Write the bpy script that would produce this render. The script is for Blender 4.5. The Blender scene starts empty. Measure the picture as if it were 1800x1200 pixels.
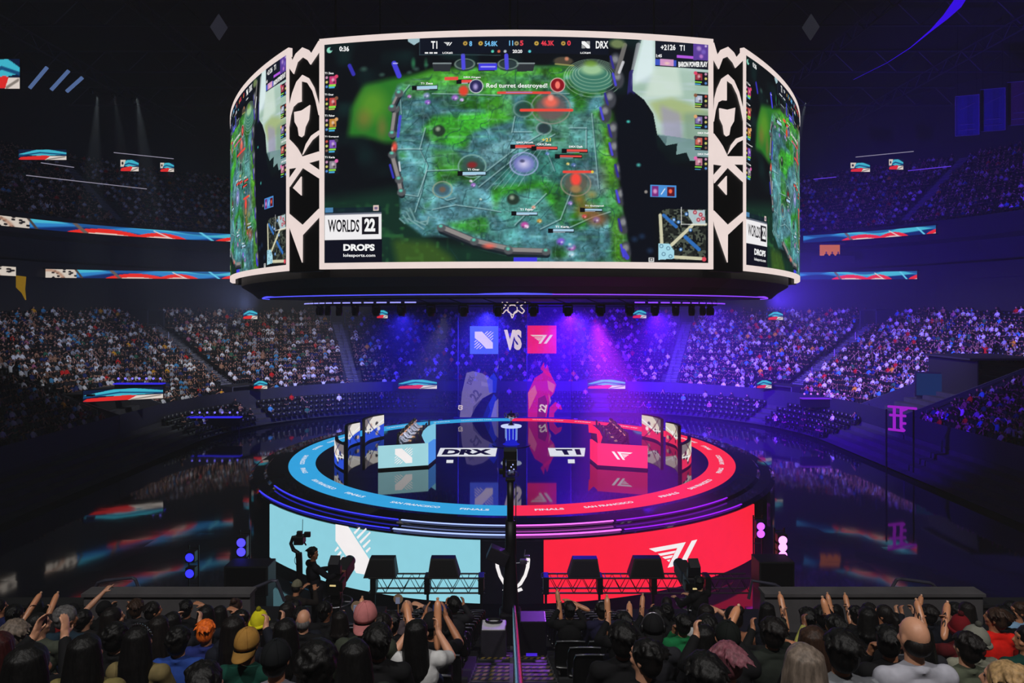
import bpy, bmesh, math, random
import numpy as np
from mathutils import Vector, Matrix
random.seed(7)
RNG = np.random.default_rng(11)
COL = bpy.context.scene.collection
SC = bpy.context.scene
PI = math.pi
ZC = 12.2            # eye height of the photographer above the arena floor
F = 1200.0           # focal length in photo pixels (24 mm on full frame)
HY = 545.0           # horizon row
ST = Vector((0.0, 42.0, ZC - 8.7))   # stage centre, deck level

def P(px, py, d):
    return Vector(((px - 900) / F * d, d, ZC + (HY - py) / F * d))

def lin(c):
    if isinstance(c, str):
        c = c.lstrip('#'); c = [int(c[i:i + 2], 16) / 255 for i in (0, 2, 4)]
    return tuple(((x / 12.92) if x <= .04045 else ((x + .055) / 1.055) ** 2.4) for x in c)

# ------------------------------------------------------------------ materials
MATS = {}
def pm(name, col, rough=.6, metal=0.0, var=.18, scale=6.0, spec=.5, bump=0.0, sheen=0.0):
    """procedural surface: base colour broken up by two noises"""
    if name in MATS: return MATS[name]
    m = bpy.data.materials.new(name); m.use_nodes = True
    nt = m.node_tree; b = nt.nodes['Principled BSDF']
    c = lin(col)
    tc = nt.nodes.new('ShaderNodeTexCoord'); nz = nt.nodes.new('ShaderNodeTexNoise')
    nz.inputs['Scale'].default_value = scale; nz.inputs['Detail'].default_value = 3
    nt.links.new(tc.outputs['Object'], nz.inputs['Vector'])
    rp = nt.nodes.new('ShaderNodeValToRGB')
    rp.color_ramp.elements[0].position = .3; rp.color_ramp.elements[1].position = .7
    rp.color_ramp.elements[0].color = tuple(max(0, x * (1 - var)) for x in c) + (1,)
    rp.color_ramp.elements[1].color = tuple(min(1, x * (1 + var)) for x in c) + (1,)
    nt.links.new(nz.outputs['Fac'], rp.inputs['Fac']); nt.links.new(rp.outputs['Color'], b.inputs['Base Color'])
    b.inputs['Roughness'].default_value = rough; b.inputs['Metallic'].default_value = metal
    b.inputs['Specular IOR Level'].default_value = spec
    if bump:
        bp = nt.nodes.new('ShaderNodeBump'); bp.inputs['Strength'].default_value = bump; bp.inputs['Distance'].default_value = .02
        nt.links.new(nz.outputs['Fac'], bp.inputs['Height']); nt.links.new(bp.outputs['Normal'], b.inputs['Normal'])
    MATS[name] = m
    return m

def em(name, col, strength=1.0, sample=True, var=.05, pitch=40.0):
    """LED surface: emission with a faint module-to-module variation"""
    if name in MATS: return MATS[name]
    m = bpy.data.materials.new(name); m.use_nodes = True
    nt = m.node_tree; nt.nodes.clear()
    o = nt.nodes.new('ShaderNodeOutputMaterial'); e = nt.nodes.new('ShaderNodeEmission')
    c = lin(col)
    tc = nt.nodes.new('ShaderNodeTexCoord'); nz = nt.nodes.new('ShaderNodeTexNoise')
    nz.inputs['Scale'].default_value = 2.0
    nt.links.new(tc.outputs['Object'], nz.inputs['Vector'])
    rp = nt.nodes.new('ShaderNodeValToRGB')
    rp.color_ramp.elements[0].color = tuple(x * (1 - var) for x in c) + (1,)
    rp.color_ramp.elements[1].color = tuple(x * (1 + var) for x in c) + (1,)
    nt.links.new(nz.outputs['Fac'], rp.inputs['Fac']); nt.links.new(rp.outputs['Color'], e.inputs['Color'])
    e.inputs['Strength'].default_value = strength
    nt.links.new(e.outputs[0], o.inputs[0])
    if not sample: m.cycles.emission_sampling = 'NONE'
    MATS[name] = m
    return m

def em_attr(name, strength=1.0):
    if name in MATS: return MATS[name]
    m = bpy.data.materials.new(name); m.use_nodes = True
    nt = m.node_tree; nt.nodes.clear()
    o = nt.nodes.new('ShaderNodeOutputMaterial'); e = nt.nodes.new('ShaderNodeEmission')
    a = nt.nodes.new('ShaderNodeAttribute'); a.attribute_name = 'Col'
    nt.links.new(a.outputs['Color'], e.inputs['Color']); e.inputs['Strength'].default_value = strength
    nt.links.new(e.outputs[0], o.inputs[0])
    m.cycles.emission_sampling = 'NONE'
    MATS[name] = m
    return m

def cloth_attr(name, rough=.8):
    if name in MATS: return MATS[name]
    m = bpy.data.materials.new(name); m.use_nodes = True
    nt = m.node_tree; b = nt.nodes['Principled BSDF']
    a = nt.nodes.new('ShaderNodeAttribute'); a.attribute_name = 'Col'
    nt.links.new(a.outputs['Color'], b.inputs['Base Color']); b.inputs['Roughness'].default_value = rough
    b.inputs['Specular IOR Level'].default_value = .2
    MATS[name] = m
    return m

from mathutils.geometry import tessellate_polygon
def tess(poly): return [tuple(t) for t in tessellate_polygon([[Vector((u, v, 0)) for u, v in poly]])]
# ------------------------------------------------------------------ mesh builder
class MB:
    def __init__(self): self.v = []; self.f = []; self.m = []
    def add(self, vs, fs, mi=0):
        n = len(self.v); self.v.extend([tuple(p) for p in vs])
        self.f.extend([tuple(i + n for i in f) for f in fs]); self.m.extend([mi] * len(fs)); return self
    def box(self, c, s, rot=None, mi=0, taper=1.0):
        x, y, z = s[0] / 2, s[1] / 2, s[2] / 2
        pts = [Vector((sx * x * (taper if sz > 0 else 1), sy * y * (taper if sz > 0 else 1), sz * z)) for sz in (-1, 1) for sy in (-1, 1) for sx in (-1, 1)]
        if rot is not None: pts = [rot @ p for p in pts]
        c = Vector(c); pts = [p + c for p in pts]
        return self.add(pts, [(0, 2, 3, 1), (4, 5, 7, 6), (0, 1, 5, 4), (2, 6, 7, 3), (0, 4, 6, 2), (1, 3, 7, 5)], mi)
    def bbox(self, c, s, b=.02, rot=None, mi=0):
        """box with chamfered edges (octagonal in every section)"""
        bm = bmesh.new(); bmesh.ops.create_cube(bm, size=1)
        for v in bm.verts: v.co = Vector((v.co.x * s[0], v.co.y * s[1], v.co.z * s[2]))
        bmesh.ops.bevel(bm, geom=bm.edges[:], offset=min(b, min(s) * .45), segments=2, affect='EDGES', profile=.6)
        c = Vector(c)
        pts = [((rot @ v.co) if rot is not None else v.co) + c for v in bm.verts]
        bm.verts.index_update()
        fs = [[v.index for v in f.verts] for f in bm.faces]; bm.free()
        return self.add(pts, fs, mi)
    def tube(self, path, r, n=8, mi=0, cap=True, flat=1.0):
        path = [Vector(p) for p in path]; k = len(path)
        rs = r if isinstance(r, (list, tuple)) else [r] * k
        rings = []; up = None
        for i in range(k):
            t = (path[min(i + 1, k - 1)] - path[max(i - 1, 0)]).normalized()
            if up is None:
                up = Vector((0, 0, 1)) if abs(t.z) < .9 else Vector((1, 0, 0))
            a = t.cross(up)
            if a.length < 1e-5: a = t.cross(Vector((0, 1, 0)))
            a.normalize(); b = a.cross(t).normalized(); up = b
            rings.append([path[i] + (a * math.cos(2 * PI * j / n) + b * math.sin(2 * PI * j / n) * flat) * rs[i] for j in range(n)])
        vs = [p for R in rings for p in R]; fs = []
        for i in range(k - 1):
            for j in range(n):
                fs.append((i * n + j, i * n + (j + 1) % n, (i + 1) * n + (j + 1) % n, (i + 1) * n + j))
        if cap: fs.append(tuple(range(n))[::-1]); fs.append(tuple((k - 1) * n + j for j in range(n)))
        return self.add(vs, fs, mi)
    def lathe(self, prof, c=(0, 0, 0), n=24, mi=0, axis=None):
        c = Vector(c); vs = []; fs = []
        for r, z in prof:
            for j in range(n):
                p = Vector((r * math.cos(2 * PI * j / n), r * math.sin(2 * PI * j / n), z))
                if axis is not None: p = axis @ p
                vs.append(p + c)
        for i in range(len(prof) - 1):
            for j in range(n):
                fs.append((i * n + j, i * n + (j + 1) % n, (i + 1) * n + (j + 1) % n, (i + 1) * n + j))
        fs.append(tuple(range(n))[::-1]); fs.append(tuple((len(prof) - 1) * n + j for j in range(n)))
        return self.add(vs, fs, mi)
    def ball(self, c, r, n=12, m=8, mi=0, rot=None):
        if not isinstance(r, (list, tuple)): r = (r, r, r)
        c = Vector(c); vs = []; fs = []
        for i in range(1, m):
            th = PI * i / m
            for j in range(n):
                p = Vector((r[0] * math.sin(th) * math.cos(2 * PI * j / n), r[1] * math.sin(th) * math.sin(2 * PI * j / n), r[2] * math.cos(th)))
                vs.append(((rot @ p) if rot is not None else p) + c)
        t = Vector((0, 0, r[2])); t = (rot @ t) if rot is not None else t
        vs.append(c + t); vs.append(c - t); a = (m - 1) * n
        for i in range(m - 2):
            for j in range(n): fs.append((i * n + j, (i + 1) * n + j, (i + 1) * n + (j + 1) % n, i * n + (j + 1) % n))
        for j in range(n):
            fs.append((a, j, (j + 1) % n)); fs.append((a + 1, (m - 2) * n + (j + 1) % n, (m - 2) * n + j))
        return self.add(vs, fs, mi)
    def prism(self, poly, fmap, depth, mi=0):
        """extrude a 2-D polygon; fmap(u,v,w) -> 3-D"""
        n = len(poly)
        vs = [fmap(u, v, 0) for u, v in poly] + [fmap(u, v, depth) for u, v in poly]
        tr = tess(poly)
        fs = [tuple(t) for t in tr] + [tuple(i + n for i in t)[::-1] for t in tr]
        fs += [(i, i + n, (i + 1) % n + n, (i + 1) % n) for i in range(n)]
        return self.add(vs, fs, mi)
    def build(self, name, mat, parent=None, smooth=False):
        me = bpy.data.meshes.new(name); me.from_pydata([tuple(p) for p in self.v], [], self.f)
        for m in (mat if isinstance(mat, (list, tuple)) else [mat]): me.materials.append(m)
        if any(self.m): me.polygons.foreach_set('material_index', self.m)
        if smooth: me.polygons.foreach_set('use_smooth', [True] * len(me.polygons))
        me.update()
        o = bpy.data.objects.new(name, me); COL.objects.link(o)
        if parent is not None: o.parent = parent
        return o

def tag(o, label=None, cat=None, group=None, kind=None):
    if label: o['label'] = label
    if cat: o['category'] = cat
    if group: o['group'] = group
    if kind: o['kind'] = kind
    return o
def empty(name, loc=(0, 0, 0), rz=0.0, label=None, cat=None, group=None, kind=None):
    o = bpy.data.objects.new(name, None); COL.objects.link(o); o.location = loc; o.rotation_euler = (0, 0, rz)
    o.empty_display_size = .2
    return tag(o, label, cat, group, kind)
def struct(o):
    o['kind'] = 'structure'; return o
def copy_tree(o, parent=None):
    c = o.copy(); COL.objects.link(c)
    if parent is not None: c.parent = parent
    for ch in list(o.children): copy_tree(ch, c)
    return c

def np_mesh(name, V, Fq, cols, mat, parent=None, smooth=False):
    """V (n,3), Fq list/array of quads, cols (n,3) linear -> mesh with point colours"""
    me = bpy.data.meshes.new(name)
    V = np.asarray(V, dtype=np.float32); Fq = np.asarray(Fq, dtype=np.int32)
    me.vertices.add(len(V)); me.vertices.foreach_set('co', V.ravel())
    k = Fq.shape[1]
    me.loops.add(Fq.size); me.loops.foreach_set('vertex_index', Fq.ravel())
    me.polygons.add(len(Fq)); me.polygons.foreach_set('loop_start', np.arange(0, Fq.size, k, dtype=np.int32))
    me.update(calc_edges=True)
    if cols is not None:
        a = me.color_attributes.new('Col', 'FLOAT_COLOR', 'POINT')
        cc = np.ones((len(V), 4), dtype=np.float32); cc[:, :3] = cols; a.data.foreach_set('color', cc.ravel())
    me.materials.append(mat)
    if smooth: me.polygons.foreach_set('use_smooth', np.ones(len(Fq), dtype=bool))
    me.validate()
    o = bpy.data.objects.new(name, me); COL.objects.link(o)
    if parent is not None: o.parent = parent
    return o

def grid_pic(name, img, fmap, mat, parent=None):
    """img (h,w,3) linear, row 0 at the bottom; fmap(u,v)->3-D arrays"""
    h, w = img.shape[:2]
    u, v = np.meshgrid(np.linspace(0, 1, w), np.linspace(0, 1, h))
    X, Y, Z = fmap(u, v)
    V = np.stack([np.broadcast_to(X, u.shape), np.broadcast_to(Y, u.shape), np.broadcast_to(Z, u.shape)], -1).reshape(-1, 3)
    i = np.arange(h * w).reshape(h, w)
    Fq = np.stack([i[:-1, :-1], i[:-1, 1:], i[1:, 1:], i[1:, :-1]], -1).reshape(-1, 4)
    return np_mesh(name, V, Fq, img.reshape(-1, 3), mat, parent)

# ------------------------------------------------------------------ lettering
def text_geo(s, bold=0.0, sx=1.0):
    cu = bpy.data.curves.new('lettering', 'FONT'); cu.body = s; cu.size = 1.0; cu.resolution_u = 3
    cu.offset = bold; cu.align_x = 'LEFT'
    ob = bpy.data.objects.new('lettering', cu); COL.objects.link(ob)
    me = bpy.data.meshes.new_from_object(ob)
    vs = np.array([v.co[:] for v in me.vertices]).reshape(-1, 3)[:, :2]
    fs = [tuple(p.vertices) for p in me.polygons]
    bpy.data.objects.remove(ob); bpy.data.meshes.remove(me); bpy.data.curves.remove(cu)
    if len(vs) == 0: return np.zeros((0, 2)), [], 1, 1
    vs = vs - vs.min(0); return vs, fs, vs[:, 0].max(), vs[:, 1].max()
_TG = {}
def put_text(mb, s, x0, y0, x1, y1, fmap, bold=.02, mi=0, flipx=False):
    """fit the words into the rectangle (x0..x1, y0..y1) of a 2-D space mapped by fmap(u,v)"""
    k = (s, bold)
    if k not in _TG: _TG[k] = text_geo(s, bold)
    vs, fs, w, h = _TG[k]
    if len(vs) == 0: return
    pts = [fmap(x0 + p[0] / w * (x1 - x0), y0 + p[1] / h * (y1 - y0)) for p in vs]
    mb.add(pts, fs, mi)

def fill_poly(mb, poly, fmap, mi=0):
    mb.add([fmap(u, v) for u, v in poly], tess(poly), mi)

# team marks in a unit square (0..1, y up)
def mark_dragon(mb, fmap, mi=0):
    fill_poly(mb, [(0.02, .98), (.40, .98), (.66, .70), (.98, .36), (.98, .02), (.62, .02), (.36, .32), (.02, .62)], fmap, mi)
    for fl in (0, 1):
        for t in (.24, .38, .52, .66, .80):
            x, y = .40 + .58 * t, .98 - .62 * t; dx, dy = .73, .68; x += .035 * dx; y += .035 * dy
            L = min((1.0 - x) / dx, (1.0 - y) / dy); ex, ey = .028 * dy, -.028 * dx
            if L < .05: continue
            q = [(x - ex, y - ey), (x + ex, y + ey), (x + dx * L + ex * .6, y + dy * L + ey * .6), (x + dx * L - ex * .6, y + dy * L - ey * .6)]
            if fl: q = [(1 - u, 1 - v) for u, v in q]
            fill_poly(mb, q, fmap, mi)
def mark_wing(mb, fmap, mi=0):
    fill_poly(mb, [(0, .98), (.74, .98), (.47, .02), (.36, .02), (.56, .80), (.12, .80)], fmap, mi)
    for k in range(3):
        y = .70 - k * .17; xl = .17 + k * .085; xr = .53 - k * .055
        fill_poly(mb, [(xl, y), (xr, y), (xr - .035, y - .11), (xl + .055, y - .11)], fmap, mi)
    fill_poly(mb, [(.87, .98), (1.0, .98), (.72, .02), (.59, .02)], fmap, mi)

# ------------------------------------------------------------------ painting on a numpy canvas
class Canvas:
    def __init__(s, w, h, bg):
        s.w, s.h = w, h; s.a = np.zeros((h, w, 3), dtype=np.float64) + np.array(bg)
        s.X, s.Y = np.meshgrid((np.arange(w) + .5), (np.arange(h) + .5))
    def mix(s, m, c, al=1.0):
        m = (m * al)[..., None]; s.a = s.a * (1 - m) + np.array(c) * m
    def poly(s, pts, c, al=1.0, soft=0):
        X, Y = s.X, s.Y; m = np.zeros(X.shape, dtype=bool); n = len(pts)
        for i in range(n):
            x1, y1 = pts[i]; x2, y2 = pts[(i + 1) % n]
            if y1 == y2: continue
            k = ((y1 > Y) != (y2 > Y)) & (X < (x2 - x1) * (Y - y1) / (y2 - y1) + x1); m ^= k
        m = m.astype(float)
        if soft: m = blur(m, soft)
        s.mix(m, c, al)
    def ell(s, cx, cy, rx, ry, c, al=1.0, soft=.15):
        d = np.sqrt(((s.X - cx) / rx) ** 2 + ((s.Y - cy) / ry) ** 2)
        s.mix(np.clip((1 - d) / max(soft, 1e-3), 0, 1), c, al)
    def ring(s, cx, cy, rx, ry, t, c, al=1.0):
        d = np.sqrt(((s.X - cx) / rx) ** 2 + ((s.Y - cy) / ry) ** 2)
        s.mix(np.clip(1 - np.abs(d - 1) * min(rx, ry) / t, 0, 1), c, al)
    def line(s, pts, wd, c, al=1.0):
        for (x1, y1), (x2, y2) in zip(pts[:-1], pts[1:]):
            dx, dy = x2 - x1, y2 - y1; L = dx * dx + dy * dy + 1e-9
            t = np.clip(((s.X - x1) * dx + (s.Y - y1) * dy) / L, 0, 1)
            d = np.hypot(s.X - x1 - t * dx, s.Y - y1 - t * dy)
            s.mix(np.clip(wd / 2 + .5 - d, 0, 1), c, al)
    def rect(s, x0, y0, x1, y1, c, al=1.0):
        m = ((s.X >= x0) & (s.X <= x1) & (s.Y >= y0) & (s.Y <= y1)).astype(float); s.mix(m, c, al)
    def out(s):
        a = np.clip(s.a[::-1], 0, 1)
        return np.where(a <= .04045, a / 12.92, ((a + .055) / 1.055) ** 2.4)
def blur(m, r):
    r = int(max(1, r)); k = 2 * r + 1
    for ax in (0, 1):
        p = np.pad(m, [(r + 1, r) if i == ax else (0, 0) for i in range(2)], mode='edge'); c = np.cumsum(p, axis=ax)
        m = (np.take(c, range(k, c.shape[ax]), ax) - np.take(c, range(0, c.shape[ax] - k), ax)) / k
    return m
def vnoise(h, w, sx, sy, rng):
    gh, gw = int(h / sy) + 3, int(w / sx) + 3; g = rng.random((gh, gw))
    y = np.arange(h) / sy; x = np.arange(w) / sx; yi = y.astype(int); xi = x.astype(int)
    fy = (y - yi); fx = (x - xi); fy = (fy * fy * (3 - 2 * fy))[:, None]; fx = (fx * fx * (3 - 2 * fx))[None]
    a = g[yi][:, xi]; b = g[yi][:, xi + 1]; c = g[yi + 1][:, xi]; d = g[yi + 1][:, xi + 1]
    return (a * (1 - fx) + b * fx) * (1 - fy) + (c * (1 - fx) + d * fx) * fy
def rgb(h): h = h.lstrip('#'); return [int(h[i:i + 2], 16) / 255 for i in (0, 2, 4)]

# ------------------------------------------------------------------ common materials
M_BLACK = pm('matte_black_steel', (.035, .035, .04), .5, .2)
M_BODY = pm('black_plastic', (.05, .05, .055), .4)
M_DARK = pm('dark_grey_paint', (.10, .10, .12), .7)
M_CONC = pm('raw_concrete', (.32, .32, .34), .9, var=.25, scale=2, bump=.1)
M_TERR = pm('dark_concrete_tread', (.16, .16, .18), .9, var=.3, scale=1.2)
M_STEEL = pm('brushed_steel', (.55, .55, .58), .32, .9)
M_CHROME = pm('polished_steel', (.75, .75, .78), .18, 1.0, var=.05)
M_WALL = pm('charcoal_wall', (.065, .065, .085), .9, scale=.6)
E_CREAM = em('cream_led', (.93, .86, .84), 1.0)
E_WHITE = em('white_led', (.95, .95, .95), 1.0)
E_PIC = em_attr('led_picture')
C_ATTR = cloth_attr('dyed_cloth')
# ================================================================== FIGURES (built first, shared by everybody)
HP = Vector((0, -.06, 1.11))           # head pivot (top of the neck) in a seated body
def rotz(a): return Matrix.Rotation(a, 3, 'Z')
def add_hand(mb, w, fwd, palm_n, side, curl=.3, point=False, spread=.22, fist=False):
    """palm and five fingers; w wrist, fwd pointing direction, palm_n the way the palm faces, side +1 if the thumb lies on fwd x palm_n"""
    f = Vector(fwd).normalized(); n = Vector(palm_n); n = (n - f * n.dot(f)).normalized(); t = f.cross(n) * side
    rot = Matrix((t, n, f)).transposed()
    mb.ball(Vector(w) + f * .05, (.042, .019, .054), 10, 7, rot=rot)
    mb.tube([Vector(w) - f * .02, Vector(w) + f * .03], [.027, .03], 8)
    for k in range(4):
        L = (.070, .080, .074, .058)[k]; b = Vector(w) + f * .088 + t * (.030 - .020 * k)
        sp = t * (spread * (1.5 - k) * .35); d = (f + sp).normalized(); cl = curl
        if point: cl = .05 if k < 1 else 1.5
        if fist: cl = 1.5
        pts = [b - f * .015, b]; p = b
        for s in range(3):
            a = cl * (.5 + .45 * s); dd = d * math.cos(a) + n * math.sin(a); p = p + dd * (L * (.45, .32, .25)[s]); pts.append(p)
        mb.tube(pts, [.0105, .0105, .0098, .009, .0078], 6)
    b = Vector(w) + f * .03 + t * .035; d = (f * .55 + t * .85).normalized()
    if fist: d = (f * .8 + t * .1 + n * .6).normalized()
    mb.tube([b - t * .02, b, b + d * .035, b + d * .05 + f * .018 + n * .008], [.014, .0135, .0115, .009], 6)

SH = [Vector((-.185, -.075, 1.0)), Vector((.185, -.075, 1.0))]
def arm_chain(mb, i, elbow, wrist, grow=0.0, to=1.0):
    e, w = Vector(elbow), Vector(wrist)
    mb.ball(SH[i], .062 + grow, 10, 7)
    mb.tube([SH[i] - Vector(((-1, 1)[i] * .05, 0, 0)), SH[i], SH[i].lerp(e, .5), e], [.05 + grow, .056 + grow, .05 + grow, .041 + grow], 10)
    mb.ball(e, .042 + grow, 8, 6)
    if to > .5: mb.tube([e, e.lerp(w, .35), w], [.041 + grow, .042 + grow, .028 + grow], 10)
POSES = {
 'rest':  (((-.25, .03, .72), (-.12, .27, .66)), ((.25, .03, .72), (.12, .27, .66))),
 'crossed': (((-.26, .06, .74), (.02, .20, .76)), ((.26, .06, .74), (-.03, .22, .72))),
 'point_r': (((-.25, .03, .72), (-.12, .27, .66)), ((.33, .18, 1.18), (.47, .34, 1.36))),
 'up_both': (((-.30, .10, 1.20), (-.20, .18, 1.46)), ((.30, .10, 1.20), (.20, .18, 1.46))),
 'sticks': (((-.28, .16, .90), (-.14, .32, 1.06)), ((.28, .16, .90), (.14, .32, 1.06))),
 'phone': (((-.27, .20, .92), (-.11, .38, 1.12)), ((.27, .20, .92), (.11, .38, 1.12))),
 'bent_r': (((-.25, .03, .72), (-.12, .27, .66)), ((.42, -.02, 1.10), (.20, .06, 1.22))),
 'bent_both': (((-.42, -.04, 1.12), (-.16, -.10, 1.27)), ((.42, -.04, 1.12), (.16, -.10, 1.27))),
 'palm_r': (((-.25, .03, .72), (-.12, .27, .66)), ((.33, -.06, .84), (.40, -.06, 1.05))),
 'reach_r': (((-.25, .03, .72), (-.12, .27, .66)), ((.16, .10, 1.06), (.42, .06, 1.00))),
 'desk': (((-.26, .16, .78), (-.16, .42, .80)), ((.26, .16, .78), (.16, .42, .80))),
 'chin': (((-.2, .2, .72), (-.06, .12, 1.06)), ((.25, .03, .72), (.12, .27, .66))),
}
def torso(mb, g=0.0, low=True):
    mb.ball((0, .0, .56), (.175 + g, .14 + g, .13 + g), 14, 9); mb.ball((0, -.04, .70), (.150 + g, .115 + g, .15 + g), 14, 9)
    mb.ball((0, -.075, .87), (.180 + g, .118 + g, .17 + g), 14, 9)
    mb.tube([SH[0], SH[1]], .064 + g, 10)
    mb.tube([(-.15, -.08, 1.01), (0, -.075, 1.05), (.15, -.08, 1.01)], [.05 + g, .062 + g, .05 + g], 10)
def legs(mb, g=0.0, spread=0.0):
    for s in (-1, 1):
        mb.tube([(s * .09, .0, .54), (s * .105, .22, .55), (s * (.12 + spread), .45, .53)], [.095 + g, .085 + g, .064 + g], 10)
        mb.ball((s * (.12 + spread), .46, .525), .063 + g, 10, 7)
        mb.tube([(s * (.12 + spread), .46, .52), (s * (.12 + spread), .41, .30), (s * (.12 + spread), .36, .09)], [.060 + g, .054 + g, .040 + g], 10)
def head(mb, yaw, pitch):
    R = rotz(yaw) @ Matrix.Rotation(pitch, 3, 'X')
    q = lambda x, y, z: HP + R @ Vector((x, y, z))
    mb.tube([(0, -.075, 1.03), HP + Vector((0, 0, .02)), q(0, .0, .06)], [.060, .054, .056], 10)
    mb.ball(q(0, .005, .145), (.077, .096, .098), 16, 12, rot=R); mb.ball(q(0, .03, .085), (.062, .066, .082), 14, 10, rot=R)
    mb.ball(q(0, .072, .035), (.032, .022, .024), 10, 7, rot=R)
    mb.tube([q(0, .098, .135), q(0, .116, .098), q(0, .104, .09)], [.009, .0155, .016], 8)
    mb.ball(q(0, .088, .158), (.052, .016, .014), 10, 6, rot=R); mb.ball(q(0, .096, .066), (.024, .010, .010), 8, 6, rot=R)
    for s in (-1, 1):
        mb.ball(q(s * .078, -.008, .115), (.010, .020, .032), 8, 7, rot=R); mb.ball(q(s * .05, .06, .095), (.022, .028, .022), 8, 6, rot=R)
QUEUE = []
def queue_remesh(key, mb, voxel, smooth=4):
    me = bpy.data.meshes.new(key); me.from_pydata([tuple(p) for p in mb.v], [], mb.f); me.update()
    ob = bpy.data.objects.new(key, me); COL.objects.link(ob)
    m = ob.modifiers.new('r', 'REMESH'); m.mode = 'VOXEL'; m.voxel_size = voxel; m.use_smooth_shade = True
    s = ob.modifiers.new('s', 'SMOOTH'); s.iterations = smooth; s.factor = .5
    QUEUE.append((key, ob))
LIB = {}
def flush():
    dg = bpy.context.evaluated_depsgraph_get(); dg.update()
    for key, ob in QUEUE:
        me = bpy.data.meshes.new_from_object(ob.evaluated_get(dg)); me.polygons.foreach_set('use_smooth', [True] * len(me.polygons)); LIB[key] = me
    for key, ob in QUEUE:
        m = ob.data; bpy.data.objects.remove(ob); bpy.data.meshes.remove(m)
    QUEUE.clear()
def q_body(pose, yaw, pitch):
    k = 'body|%s|%d|%d' % (pose, yaw, pitch)
    if k in LIB or any(k == q[0] for q in QUEUE): return k
    mb = MB(); torso(mb, -.012); legs(mb, -.012); head(mb, math.radians(yaw), math.radians(pitch))
    (e0, w0), (e1, w1) = POSES[pose]
    for i, (e, w) in enumerate(((e0, w0), (e1, w1))):
        e, w = Vector(e), Vector(w); arm_chain(mb, i, e, w); sd = (-1, 1)[i]; f = (w - e).normalized()
        if pose == 'point_r' and i == 1: add_hand(mb, w, f, (0, .3, -1), -sd, point=True)
        elif pose == 'palm_r' and i == 1: add_hand(mb, w, (.05, 0, 1), (0, -1, .1), sd, curl=.12, spread=.5)
        elif pose in ('sticks',): add_hand(mb, w, (0, .5, .8), (-sd, .2, 0), -sd, fist=True)
        elif pose == 'up_both': add_hand(mb, w, (-sd * .1, .1, 1), (0, 1, 0), -sd, curl=.35)
        elif pose == 'phone': add_hand(mb, w, (-sd * .15, .3, .9), (-sd, .1, 0), -sd * 1, curl=.55)
        elif pose in ('bent_r', 'bent_both') and abs(w[2]) > 1.1: add_hand(mb, w, (-sd * .8, .0, .35), (0, .3, -1), sd, curl=.4)
        elif pose == 'reach_r' and i == 1: add_hand(mb, w, (.95, -.05, -.25), (0, -1, 0), -1, curl=.7)
        elif pose == 'chin' and i == 0: add_hand(mb, w, (.1, -.3, .9), (.3, -1, 0), -sd, fist=True)
        else: add_hand(mb, w, f * .8 + Vector((-sd * .2, .4, -.1)), (0, .1, -1), -sd, curl=.35)
    for s in (-1, 1): mb.ball((s * .12, .405, .05), (.045, .12, .042), 10, 7)
    queue_remesh(k, mb, .0095, 3); return k
def q_shirt(pose, longs):
    k = 'shirt|%s|%d' % (pose, longs)
    if k in LIB or any(k == q[0] for q in QUEUE): return k
    mb = MB(); torso(mb, .006)
    for i, (e, w) in enumerate(POSES[pose]):
        e, w = Vector(e), Vector(w)
        if longs: arm_chain(mb, i, e, e.lerp(w, .96), .012)
        else:
            t = SH[i].lerp(e, .78); mb.ball(SH[i], .075, 10, 7); mb.tube([SH[i], SH[i].lerp(e, .45), t], [.07, .066, .062], 10)
    if longs:
        mb.tube([(.062 * math.cos(a), -.078 + .06 * math.sin(a), 1.075 + .008 * math.cos(2 * a)) for a in np.linspace(0, 2 * PI, 14)], .016, 7)
    # folds across the back
    for z, x in ((.80, .02), (.72, -.03), (.90, -.02), (.64, .03)): mb.tube([(-.13 + x, -.145, z + .03), (0, -.172, z), (.13 + x, -.145, z + .04)], [.006, .016, .006], 6)
    queue_remesh(k, mb, .0125, 3); return k
def q_misc():
    mb = MB(); mb.ball((0, 0, .56), (.185, .15, .12), 14, 9); legs(mb, .004); queue_remesh('trousers', mb, .014, 3)
    for nm in ('short', 'curly', 'long', 'bob', 'bun', 'pony', 'bushy', 'swept', 'thin', 'orange', 'braid'): q_hair(nm)
def cap_balls(mb, g=0.0, low=.06):
    mb.ball((0, -.008, .152), (.086 + g, .102 + g, .100 + g), 16, 12); mb.ball((0, -.045, .11), (.080 + g, .066 + g, .085 + g), 14, 10)
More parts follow.
